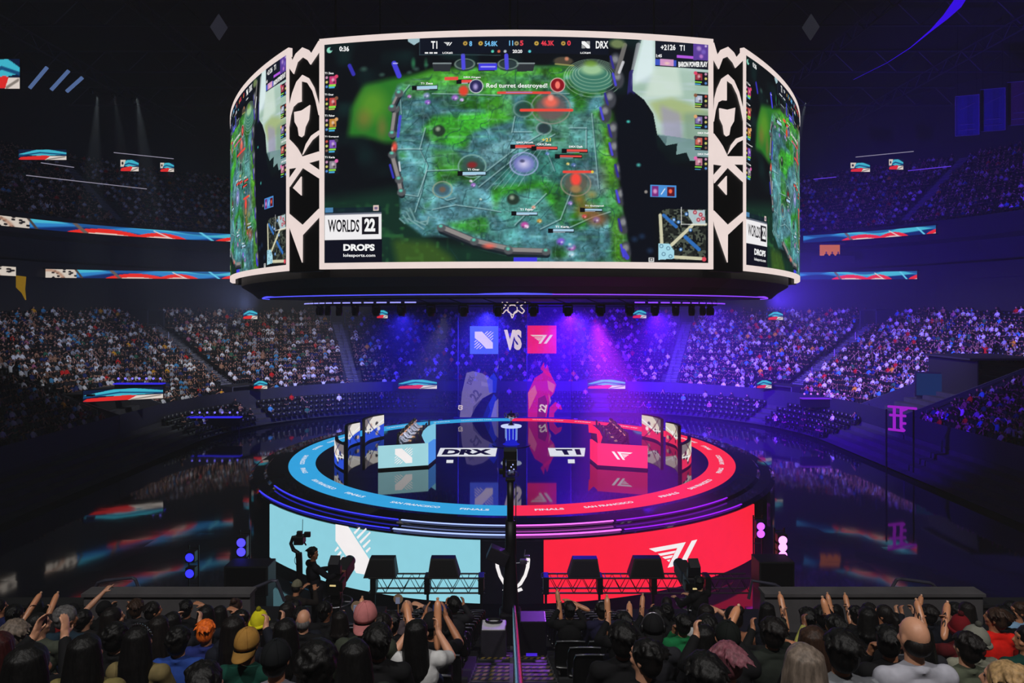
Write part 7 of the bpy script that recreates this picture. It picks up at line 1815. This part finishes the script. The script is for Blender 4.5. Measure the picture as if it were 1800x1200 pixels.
mb = MB(); mb.bbox((.03, .03, H(815)), (.24, .32, .24), .02); mb.bbox((.0, .12, H(798)), (.30, .42, .20), .02); mb.lathe([(.09, 0), (.11, .12), (.1, .2)], (0, .3, H(814)), 16, axis=Matrix.Rotation(-PI / 2, 3, 'X')); mb.build('camera_body', M_BODY, h_)
mb = MB()
for (x, z) in ((.02, H(818)), (.08, H(822)), (-.02, H(824)), (.06, H(814))): mb.ball((x, -.14, z), .018, 6, 4)
mb.build('status_lights', em('cool_status', (.7, .75, 1.0), 1.0, False), h_)
mb = MB(); Q = Matrix.Rotation(-.45, 3, 'Y'); mb.bbox((-.28, -.12, H(972)), (.46, .30, .30), .02, Matrix.Rotation(.42, 3, 'Y')); b = mb.build('monitor_case', pm('monitor_case_grey', (.12, .11, .14), .4), ct)
mb = MB(); mb.bbox((.30, -.05, H(985)), (.16, .12, .10), .02); mb.tube([(.1, 0, H(990)), (.42, -.05, H(985))], .015, 6); mb.tube([(.32, 0, H(978)), (.34, 0, H(966))], .012, 5); mb.bbox((.38, -.06, H(976)), (.12, .08, .05), .01); mb.build('hand_wheel', M_STEEL, ct)
# cases in the aisle
c1_ = P(868, 1100, 13.6); tc_ = empty('equipment_case', (c1_.x, 13.6, tread(13.6)), 0, 'road case with papers on top in the aisle, left of the camera column', 'road case')
mb = MB(); mb.bbox((0, 0, .37), (.50, .46, .70), .02); mb.build('body', pm('case_grey', (.16, .15, .18), .6), tc_)
mb = MB(); mb.bbox((0, -.02, .735), (.46, .42, .02), .005); mb.build('paper_sheet', pm('white_paper', (.85, .84, .86), .7), tc_)
mb = MB(); mb.tube([(.15 * math.cos(a), .10 + .09 * math.sin(a), .765) for a in np.linspace(0, 2 * PI, 20)], .028, 8, cap=False); mb.build('cable_coil', M_BLACK, tc_)
c2_ = P(938, 1100, 13.8); t2 = empty('equipment_case', (.42, 13.8, tread(13.8)), 0, 'black equipment case with a violet lit panel in the aisle, right of the camera column', 'road case')
mb = MB(); mb.bbox((0, 0, .45), (.52, .5, .88), .02); mb.build('body', M_BLACK, t2); mb = MB(); mb.bbox((-.03, -.255, .22), (.22, .012, .10), .004); mb.build('lit_panel', em('violet_panel_glow', (.28, .15, .85), .9), t2)
# wedge speakers and their truss in front of the stage
TY_ = 24.0; tz = ZC - 9.42
def box_truss(nm, xa, xb, y, z, label):
    r = empty(nm, (0, 0, 0), 0, label, 'truss')
    mb = MB()
    for yy in (0, .42):
        for zz in (0, -.52): mb.tube([(xa, y + yy, z + zz), (xb, y + yy, z + zz)], .03, 6)
    mb.build('chord', M_BLACK, r); mb = MB(); n = int((xb - xa) / .55)
    for i in range(n):
        x0 = xa + (xb - xa) * i / n; x1 = xa + (xb - xa) * (i + 1) / n; xm = (x0 + x1) / 2
        for yy in (0, .42): mb.tube([(x0, y + yy, z - .52), (xm, y + yy, z), (x1, y + yy, z - .52)], .016, 5, cap=False)
        mb.tube([(x0, y, z), (x0, y + .42, z)], .014, 5)
    mb.build('lacing', M_BLACK, r)
    for i in range(int((xb - xa) / 1.9) + 1):
        x = xa + .15 + i * 1.9
        mb = MB(); mb.bbox((x, y + .21, z - .26), (.20, .5, .62), .03); mb.tube([(x, y + .21, 0), (x, y + .21, z - .5)], .05, 6); mb.box((x, y + .21, .02), (.5, .5, .03)); mb.build('post', M_BLACK, r)
    return r
box_truss('barrier_truss', (648 - 900) / F * TY_, -.95, TY_, tz, 'black box truss before the pale blue stage screen'); box_truss('barrier_truss', 1.05, (1318 - 900) / F * TY_, TY_, tz, 'black box truss before the red stage screen')
def wedge(px, w_, h_, d, label, z0=None, flip=1, taper=.76, ground=False):
    x = (px - 900) / F * d; zb = z0 if z0 is not None else tz + .035
    t = empty('wedge_speaker', (x, d + .2, zb), 0, label, 'speaker', 'wedge speakers before the stage')
    mb = MB(); a, b = w_ / 2, w_ / 2 * taper; s = .05 * flip
    mb.add([(-a, -.3, 0), (a, -.3, 0), (a, .3, 0), (-a, .3, 0), (-b + s, -.10, h_), (b + s, -.10, h_), (b + s, .25, h_), (-b + s, .25, h_)], [(3, 2, 1, 0), (4, 5, 6, 7), (0, 1, 5, 4), (1, 2, 6, 5), (2, 3, 7, 6), (3, 0, 4, 7)]); mb.build('cabinet', pm('speaker_black', (.025, .025, .04), .6), t)
    mb = MB(); mb.add([(-a * .9, -.29, .06), (a * .9, -.29, .06), (b * .9 + s, -.125, h_ - .05), (-b * .9 + s, -.125, h_ - .05)], [(0, 1, 2, 3)]); g_ = mb.build('grille', pm('speaker_grille', (.04, .04, .055), .4, .5, scale=60), t); g_.location = (0, -.022, 0)
    return t
wedge(668, 1.14, .62, TY_, 'black wedge speaker before the pale blue screen, nearer the camera operators'); wedge(780, 1.12, .62, TY_, 'black wedge speaker before the pale blue screen, nearer the middle', None, -1)
wedge(1027, 1.14, .60, TY_, 'black wedge speaker before the red screen, nearer the middle'); wedge(1137, 1.24, .62, TY_, 'black wedge speaker before the red screen, nearer the right broadcast camera', None, 1)
def spk_box(px, py, w_, h_, d, label):
    p = P(px, py, d); t = empty('floor_speaker', (p.x, d, 0.0), 0, label, 'speaker'); zt = p.z
    mb = MB(); mb.bbox((0, 0, zt - h_ / 2), (w_, .8, h_), .03); mb.build('cabinet', pm('speaker_black', (.025, .025, .04), .6), t); mb = MB(); mb.bbox((0, 0, (zt - h_) / 2), (w_ * .9, .7, max(.1, zt - h_ - .02)), .02); mb.build('stand_box', M_BLACK, t)
    mb = MB(); mb.bbox((0, -.41, zt - h_ / 2), (w_ * .9, .02, h_ * .9), .008); mb.build('grille', pm('speaker_grille', (.04, .04, .055), .4, .5, scale=60), t)
    return t
spk_box(1358, 980, 1.2, 1.0, 23.5, 'black floor speaker stack beyond the right edge of the red screen'); spk_box(440, 988, 1.5, 1.0, 23.5, 'black floor speaker stack beyond the left edge of the pale blue screen')
# light towers at both sides of the stage
def light_tower(px, d, ys, col, label, strong=1.0):
    x = (px - 900) / F * d; t = empty('light_tower', (x, d, 0), 0, label, 'stage lamp tower'); zt = ZC + (HY - ys[0]) / F * d + .35
    mb = MB()
    for a in (-.18, .18): mb.tube([(a, .12, 0), (a, .12, zt)], .03, 6)
    for k in range(8): z = .2 + (zt - .3) * k / 7; mb.tube([(-.18, .12, z), (.18, .12, z)], .02, 5)
    mb.box((0, .1, .03), (.8, .8, .06)); mb.build('mast', M_BLACK, t)
    for y in ys:
        z = ZC + (HY - y) / F * d
        mb = MB(); mb.bbox((0, -.05, z), (.36, .30, .42), .04); h_ = mb.build('lamp_head', M_BODY, t)
        mb = MB(); mb.lathe([(.14, 0), (.16, .02), (.10, .05), (0, .055)], (0, -.20, z), 14, axis=Matrix.Rotation(PI / 2, 3, 'X')); mb.build('lens', em('lamp_' + label[:4], col, 2.5), h_)
    return t
light_tower(428, 24.5, (950, 966, 990), (.25, .22, 1.0), 'blue lit lamp tower standing left of the stage front'); light_tower(338, 25.5, (976, 1004), (.15, .15, .9), 'dim blue lamp tower farther left of the stage'); light_tower(1372, 25.0, (946, 958, 972), (1.0, .55, 1.0), 'pink lit lamp tower standing right of the stage front')
light_tower(1334, 27.5, (922, 935), (.65, .3, 1.0), 'violet lamp tower tucked behind the red stage screen')
# hooped guard rails along the front wall
def hoop(pts, d, label, extra=()):
    ps = [P(x, y, d) for x, y in pts]
    mb = MB(); mb.tube(ps, .028, 8); t = mb.build('guard_rail', pm('painted_rail', (.35, .35, .42), .3, .6)); return tag(t, label, 'guard rail', 'guard rails at the foot of the near stand')
hoop([(158, 1050), (172, 1024), (185, 1020), (233, 1015), (238, 1018), (252, 1050)], 11.6, 'steel guard rail hoop standing behind the left grey wall'); hoop([(434, 1056), (444, 1034), (478, 1020), (486, 1020), (500, 1056)], 11.6, 'steel guard rail hoop at the right end of the left grey wall')
hoop([(1556, 1052), (1576, 1018), (1582, 1017), (1634, 1024), (1640, 1027), (1660, 1052)], 11.6, 'steel guard rail hoop standing behind the right grey wall'); hoop([(1316, 1052), (1322, 1020), (1362, 1027), (1376, 1036), (1400, 1044), (1404, 1056)], 11.6, 'steel guard rail hoop at the left end of the right grey wall')
# ---------------------------------------------------------------- players and their chairs on the stage
def gaming_chair_proto():
    t = empty('gaming_chair', (0, 0, 0))
    mb = MB(); mb.bbox((0, -.24, .86), (.50, .10, .86), .05, Matrix.Rotation(-.12, 3, 'X')); mb.build('backrest', M_BODY, t, True)
    mb = MB(); mb.bbox((0, .02, .40), (.50, .48, .10), .04); mb.build('seat', M_BODY, t, True)
    for s in (-1, 1): mb = MB(); mb.bbox((s * .31, 0, .60), (.07, .26, .04), .015); mb.box((s * .31, 0, .5), (.04, .06, .2)); mb.build('armrest', M_BLACK, t)
    mb = MB(); mb.lathe([(.03, .08), (.03, .36)], n=8)
    for k in range(5): a = k * 2 * PI / 5; mb.tube([(0, 0, .1), (.3 * math.cos(a), .3 * math.sin(a), .06)], .025, 6); mb.ball((.3 * math.cos(a), .3 * math.sin(a), .04), .04, 8, 6)
    mb.build('base', M_BLACK, t); return t
GC = gaming_chair_proto(); first = True
for side, (bt, stat, S_) in zip((-1, 1), BOOTHS):
    for i, (c, out) in enumerate(stat):
        p = Vector((c.x, c.y + 42, DZ)) - out * .72; rz = math.atan2(out.y, out.x) - PI / 2
        nm = 'pale blue' if side < 0 else 'red'
        person(p, rz, 'desk', 0, -4, 0, ['short', 'bob', 'short', 'bushy', 'swept'][i], ['black', 'dark', 'black', 'brown', 'black'][i], (.62, .64, .74) if side < 0 else (.16, .04, .08), 1, label='player at the %s booth desk, %s from the front panel, wearing a headset' % (nm, ords[i]), group='players in the booths', phones=True)
        o = GC if first else copy_tree(GC); first = False
        o.location = p; o.rotation_euler = (0, 0, rz); tag(o, 'black gaming chair at the %s booth desk, %s from the front panel' % (nm, ords[i]), 'gaming chair', 'gaming chairs in the booths')
# ---------------------------------------------------------------- odds and ends of the hall
# hanging banners high on the right
for i, (px, py, w_, h_, col) in enumerate(((1700, 203, 36, 70, (.14, .14, .36)), (1745, 193, 37, 74, (.14, .14, .36)), (1797, 181, 46, 76, (.30, .16, .22)))):
    d = 74; p = P(px, py, d); W_, H_ = w_ / F * d, h_ / F * d
    t = empty('hanging_banner', p, -.32, ['blue commemorative banner hanging at upper right, leftmost of the three', 'blue commemorative banner hanging at upper right, middle of the three', 'dull red commemorative banner hanging at the right edge'][i], 'banner', 'banners hung from the roof')
    mb = MB(); n = 8; vs = []; fs = []
    for k in range(n + 1):
        for j in range(2): vs.append(((k / n - .5) * W_, .05 * math.sin(k * 1.3), (j - .5) * H_))
    mb.add(vs, [(2 * k, 2 * k + 2, 2 * k + 3, 2 * k + 1) for k in range(n)]); mb.build('cloth', pm('banner_cloth_%d' % i, col, .9), t)
    mb = MB()
    for a, b in (((-.5, -.5), (.5, -.5)), ((.5, -.5), (.5, .5)), ((.5, .5), (-.5, .5)), ((-.5, .5), (-.5, -.5)), ((-.36, -.36), (.36, -.36)), ((-.3, -.22), (.3, -.22)), ((-.3, .15), (.32, .3))): mb.tube([(a[0] * W_, -.07, a[1] * H_), (b[0] * W_, -.07, b[1] * H_)], .035, 4)
    mb.build('stitched_border', pm('banner_trim', (.40, .38, .48), .8), t)
    mb = MB(); mb.tube([(-W_ * .4, 0, H_ / 2), (-W_ * .4, 0, H_ / 2 + 8)], .02, 4); mb.tube([(W_ * .4, 0, H_ / 2), (W_ * .4, 0, H_ / 2 + 8)], .02, 4); mb.build('hanger', M_BLACK, t)
# diamond panels of the roof
for px, lb in ((384, 'pale diamond panel under the roof, left of the drum'), (1426, 'pale diamond panel under the roof, right of the drum')):
    d = 60; p = P(px, 47, d); mb = MB(); a, b = 15 / F * d, 23 / F * d
    mb.add([(p.x, d, p.z + b), (p.x + a, d, p.z), (p.x, d, p.z - b), (p.x - a, d, p.z), (p.x, d + .2, p.z + b), (p.x + a, d + .2, p.z), (p.x, d + .2, p.z - b), (p.x - a, d + .2, p.z)], [(3, 2, 1, 0), (4, 5, 6, 7), (0, 1, 5, 4), (1, 2, 6, 5), (2, 3, 7, 6), (3, 0, 4, 7)])
    tag(mb.build('roof_panel', em('faint_roof_panel', (.15, .15, .19), .9)), lb, 'roof panel', 'diamond panels under the roof')
# lit suites between the ribbons
def suite(px0, px1, py0, py1, d, label, col=(.80, .42, .10), st_=.9, n=2):
    A, B = P(px0, py1, d), P(px1, py0, d); r = empty('lit_suite', (0, 0, 0), 0, label, 'suite', 'lit suites on the balcony')
    mb = MB(); mb.box(((A.x + B.x) / 2, d + .3, (A.z + B.z) / 2), (B.x - A.x, .1, B.z - A.z)); mb.build('glowing_wall', em('warm_suite_wall', col, st_), r)
    mb = MB(); mb.box(((A.x + B.x) / 2, d - .1, B.z + .1), (B.x - A.x + .6, 1.2, .2)); mb.box(((A.x + B.x) / 2, d - .6, A.z), (B.x - A.x + 3, .08, .9)); mb.build('balcony_front', M_DARK, r)
    for k in range(n):
        x = A.x + (B.x - A.x) * (.25 + .3 * k); q = bpy.data.objects.new('person', small_person_mesh(0, 0, 0, 0)); COL.objects.link(q); q.location = (x, d - .15, A.z - .35); q.rotation_euler = (0, 0, PI); tag(q, 'dark silhouetted guest in the %s lit suite, %s from its left side' % ('left' if px0 < 900 else 'right', ords[k]), 'person', 'guests in the lit suites')
suite(72, 126, 420, 447, 86, 'orange lit suite on the left balcony between the ribbon screens'); suite(1443, 1478, 430, 456, 88, 'orange lit suite on the right balcony between the ribbon screens', (.50, .20, .06), .6, 3)
# draped yellow cloth at left, violet truss gate at right, glow panel for the lit tunnel
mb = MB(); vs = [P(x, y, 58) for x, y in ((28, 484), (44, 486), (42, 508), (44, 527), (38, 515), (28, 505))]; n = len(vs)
mb.add(vs + [v + Vector((0, .15, 0)) for v in vs], [tuple(range(n))[::-1], tuple(range(n, 2 * n))] + [(i, (i + 1) % n, (i + 1) % n + n, i + n) for i in range(n)]); tag(mb.build('wall_flag', em('yellow_glow_cloth', (.55, .42, .10), .8, False)), 'torn-edged yellow lit cloth below the left ribbon screens', 'cloth')  # the cloth's lit look is put in as emission
t = empty('goal_truss', (0, 0, 0), 0, 'violet lit truss frame standing at the right corner tunnel', 'truss frame'); d = 50
mb = MB()
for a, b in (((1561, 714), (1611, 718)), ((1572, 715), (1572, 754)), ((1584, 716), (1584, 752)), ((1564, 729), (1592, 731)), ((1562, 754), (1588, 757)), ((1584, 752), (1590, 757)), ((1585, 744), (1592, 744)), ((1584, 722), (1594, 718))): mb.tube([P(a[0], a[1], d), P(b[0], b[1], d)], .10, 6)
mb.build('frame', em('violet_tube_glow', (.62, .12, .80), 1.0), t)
mb = MB()
for x in (1562, 1610): p = P(x, 720, d); mb.tube([(p.x, d + .3, 0), (p.x, d + .3, p.z)], .06, 6)
mb.build('post', M_BLACK, t)
A = P(1632, 675, 62.5); t = empty('lit_interior_panel', (A.x, 62.0, A.z), -.45, 'dim blue lit doorway inside the right corner tunnel', 'doorway')
mb = MB(); mb.bbox((0, 0, 0), (2.4, .1, 2.0), .03); mb.build('glowing_panel', em('interior_blue_glow', (.10, .20, .42), .7), t); mb = MB(); mb.bbox((0, .1, 0), (2.7, .15, 2.3), .03); mb.build('frame', M_BLACK, t)  # emissive panel stands for light inside the tunnel
mb = MB(); mb.box((0, .1, -1.15 - (A.z - 1.15) / 2), (2.4, .1, A.z - 1.2)); mb.build('base_panel', M_BLACK, t)
# lit tables and counter; the violet table stands for lights along the front rail
for (px0, px1, py, d, col, lb) in ((331, 424, 733, 66, (.22, .18, 1.0), 'blue lit floor table with lamps left of the stage'), (1408, 1490, 700, 68.3, (.50, .18, 1.0), 'violet lit table standing for the front rail lights right of the stage'), (202, 288, 674, 61, (.08, .16, .60), 'blue lit counter on top of the left corner tunnel')):
    A, B = P(px0, py, d), P(px1, py, d); t = empty('lit_table', ((A.x + B.x) / 2, d, 0), 0, lb, 'table'); w_ = B.x - A.x
    mb = MB(); mb.bbox((0, 0, A.z), (w_, .7, .10), .02); mb.build('table_top', em('table_edge_' + lb[:4], col, .8), t)
    mb = MB()
    for k in range(7): mb.ball((-w_ / 2 + w_ * (k + .5) / 7, 0, A.z + .45), .10, 8, 6)
    mb.build('lamp', em('table_lamp_' + lb[:4], tuple(min(1, c + .25) for c in col), 1.6), t)
    mb = MB(); mb.box((0, .1, A.z - .45), (w_ * .98, .5, .84)); mb.build('skirt', M_BLACK, t)
    if px0 != 202:
        for s in (-1, 1): mb = MB(); mb.tube([(s * w_ * .45, .1, .02), (s * w_ * .45, .1, A.z - .8)], .05, 6); mb.build('leg', M_BLACK, t)
# roof lamps with visible beams, upper left and right
for px, py, lb in ((160, 155, 'first'), (199, 163, 'second'), (234, 172, 'third')):
    d = 70; p = P(px, py, d); o = copy_tree(ML); o.location = p; o.rotation_euler = (.3, -.15, 0); tag(o, 'small white spotlight in the upper left roof, %s of three from the left' % lb, 'stage lamp', 'roof spotlights')
# slanted light bars at upper left
for k, (x0, y0, x1, y1) in enumerate(((52, 155, 83, 118), (90, 158, 121, 124), (117, 161, 145, 136))):
    mb = MB(); mb.tube([P(x0, y0, 66), P(x1, y1, 66)], .16, 6); tag(mb.build('light_bar', em('slanted_bar_glow', (.35, .45, .65), .8, False)), 'slanted pale light bar under the upper left roof, %s from the left' % ords[k], 'light bar', 'slanted light bars')
# curved violet edge light of the roof, right
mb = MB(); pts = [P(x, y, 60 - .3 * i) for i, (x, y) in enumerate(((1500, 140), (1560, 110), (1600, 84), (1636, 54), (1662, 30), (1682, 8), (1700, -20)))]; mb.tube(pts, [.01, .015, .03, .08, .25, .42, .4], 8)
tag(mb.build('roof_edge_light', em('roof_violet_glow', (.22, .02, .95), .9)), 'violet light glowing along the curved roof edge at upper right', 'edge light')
# ================================================================== LIGHT AND HAZE
w = bpy.data.worlds.new('hall_air'); SC.world = w; w.use_nodes = True
w.node_tree.nodes['Background'].inputs[0].default_value = (.25, .25, .6, 1); w.node_tree.nodes['Background'].inputs[1].default_value = .004
def spot(name, loc, target, col, power, size=60, blend=.4, radius=.25):
    l = bpy.data.lights.new(name, 'SPOT'); l.color = col; l.energy = power; l.spot_size = math.radians(size); l.spot_blend = blend; l.shadow_soft_size = radius
    o = bpy.data.objects.new(name, l); COL.objects.link(o); o.location = loc
    o.rotation_euler = (Vector(target) - Vector(loc)).to_track_quat('-Z', 'Y').to_euler(); return o
BLUE = (.03, .02, 1.0); VIO = (.085, .005, 1.0); MAG = (.75, .03, .9)
HAZE = .0015
# blue wash from the moving lamps under the drum
for (x, tx, ty, c_, pw) in [(-8, -10, 64, BLUE, 60000), (-2, -2, 66, BLUE, 190000), (4, 8, 66, VIO, 380000), (10, 17, 64, VIO, 190000)]:
    spot('blue_wash', (.17 + x, 50.5 - abs(x) * .2, ZC - .3), (tx, ty, 0), c_, pw, 92, .95, .3)
spot('blue_front_wash', (2, 33, ZC - .4), (1.5, 27, 0), BLUE, 12000, 60, .9)
spot('magenta_wash', (4, 33, ZC - .4), (6.5, 29.0, 0), MAG, 130000, 50, .8)
spot('violet_wash', (13, 46, ZC + .2), (30, 62, 0), VIO, 55000, 80, .9)
# white audience lamps, set unseen behind the drum to hide their beams
WHT = (.93, .96, 1.0)
for sx, k in ((-1, 1.0), (1, .95)):
    c_ = WHT if sx < 0 else (.95, .87, 1)
    spot('audience_lamp', (sx * 11, 58, ZC + 8), (sx * 25, 78, ZC - 5), c_, (34000 if sx < 0 else 25000), 50, .8, .4); spot('audience_lamp', (sx * 12, 55, ZC + 8), (sx * 38, 66, ZC - 5), c_, (16000 if sx < 0 else 30000), 46, .8, .4)
spot('house_lamp', (-6, -4, ZC + 16), (-3, 6.5, ZC - 3), (1.0, .97, .93), 8000, 80, .7, .5)
spot('house_lamp', (7, -4, ZC + 16), (6, 7, ZC - 3), (1.0, .95, .92), 6500, 70, .7, .5)
spot('rail_wash', (5.5, 31, ZC - .4), (.5, 12.5, ZC - 6.5), (.38, .08, 1.0), 22000, 9, .8, .4)
# upper tier: dim blue light, stronger on the right
spot('tier_wash', (19, 50, ZC + .4), (62, 88, ZC + 15), (.09, .03, 1.0), 130000, 75, .95, .6)
spot('tier_wash', (-19, 50, ZC + .4), (-62, 88, ZC + 14), (.35, .45, 1.0), 14000, 75, .95, .6)
spot('roof_glow', (44, 52, ZC + 27), (50, 56, ZC + 33), (.12, .03, 1.0), 3000, 120, .9, .4)
for i, (x, y, tx, ty, p_) in enumerate(((-42.5, 70, -41, 66, 22000), (-40.8, 70, -37, 68, 50000), (-38.5, 70, -35, 68, 26000), (31, 72, 26, 70, 26000))):
    spot('roof_spot', (x, y, ZC + 22), (tx, ty, ZC + 4), (.75, .9, .95), p_, 13, .5, .1)
# stage lamps
spot('stage_lamp', (-3, 31.5, ZC - .2), (-6.7, 45.5, DZ + .8), (1, .97, .9), 14000, 24, .7); spot('stage_lamp', (3, 31.5, ZC - .2), (6.9, 45.5, DZ + .8), (1, .9, .9), 10000, 24, .7)
# thin haze in the air of the hall
nt = w.node_tree; vsn = nt.nodes.new('ShaderNodeVolumeScatter'); vsn.inputs['Density'].default_value = HAZE; vsn.inputs['Anisotropy'].default_value = .1
vsn.inputs['Color'].default_value = (.95, .95, 1, 1); nt.links.new(vsn.outputs[0], nt.nodes['World Output'].inputs['Volume'])
SC.cycles.use_denoising = True
SC.cycles.volume_bounces = 0; SC.cycles.max_bounces = 5; SC.cycles.diffuse_bounces = 2; SC.cycles.glossy_bounces = 3; SC.cycles.transparent_max_bounces = 12
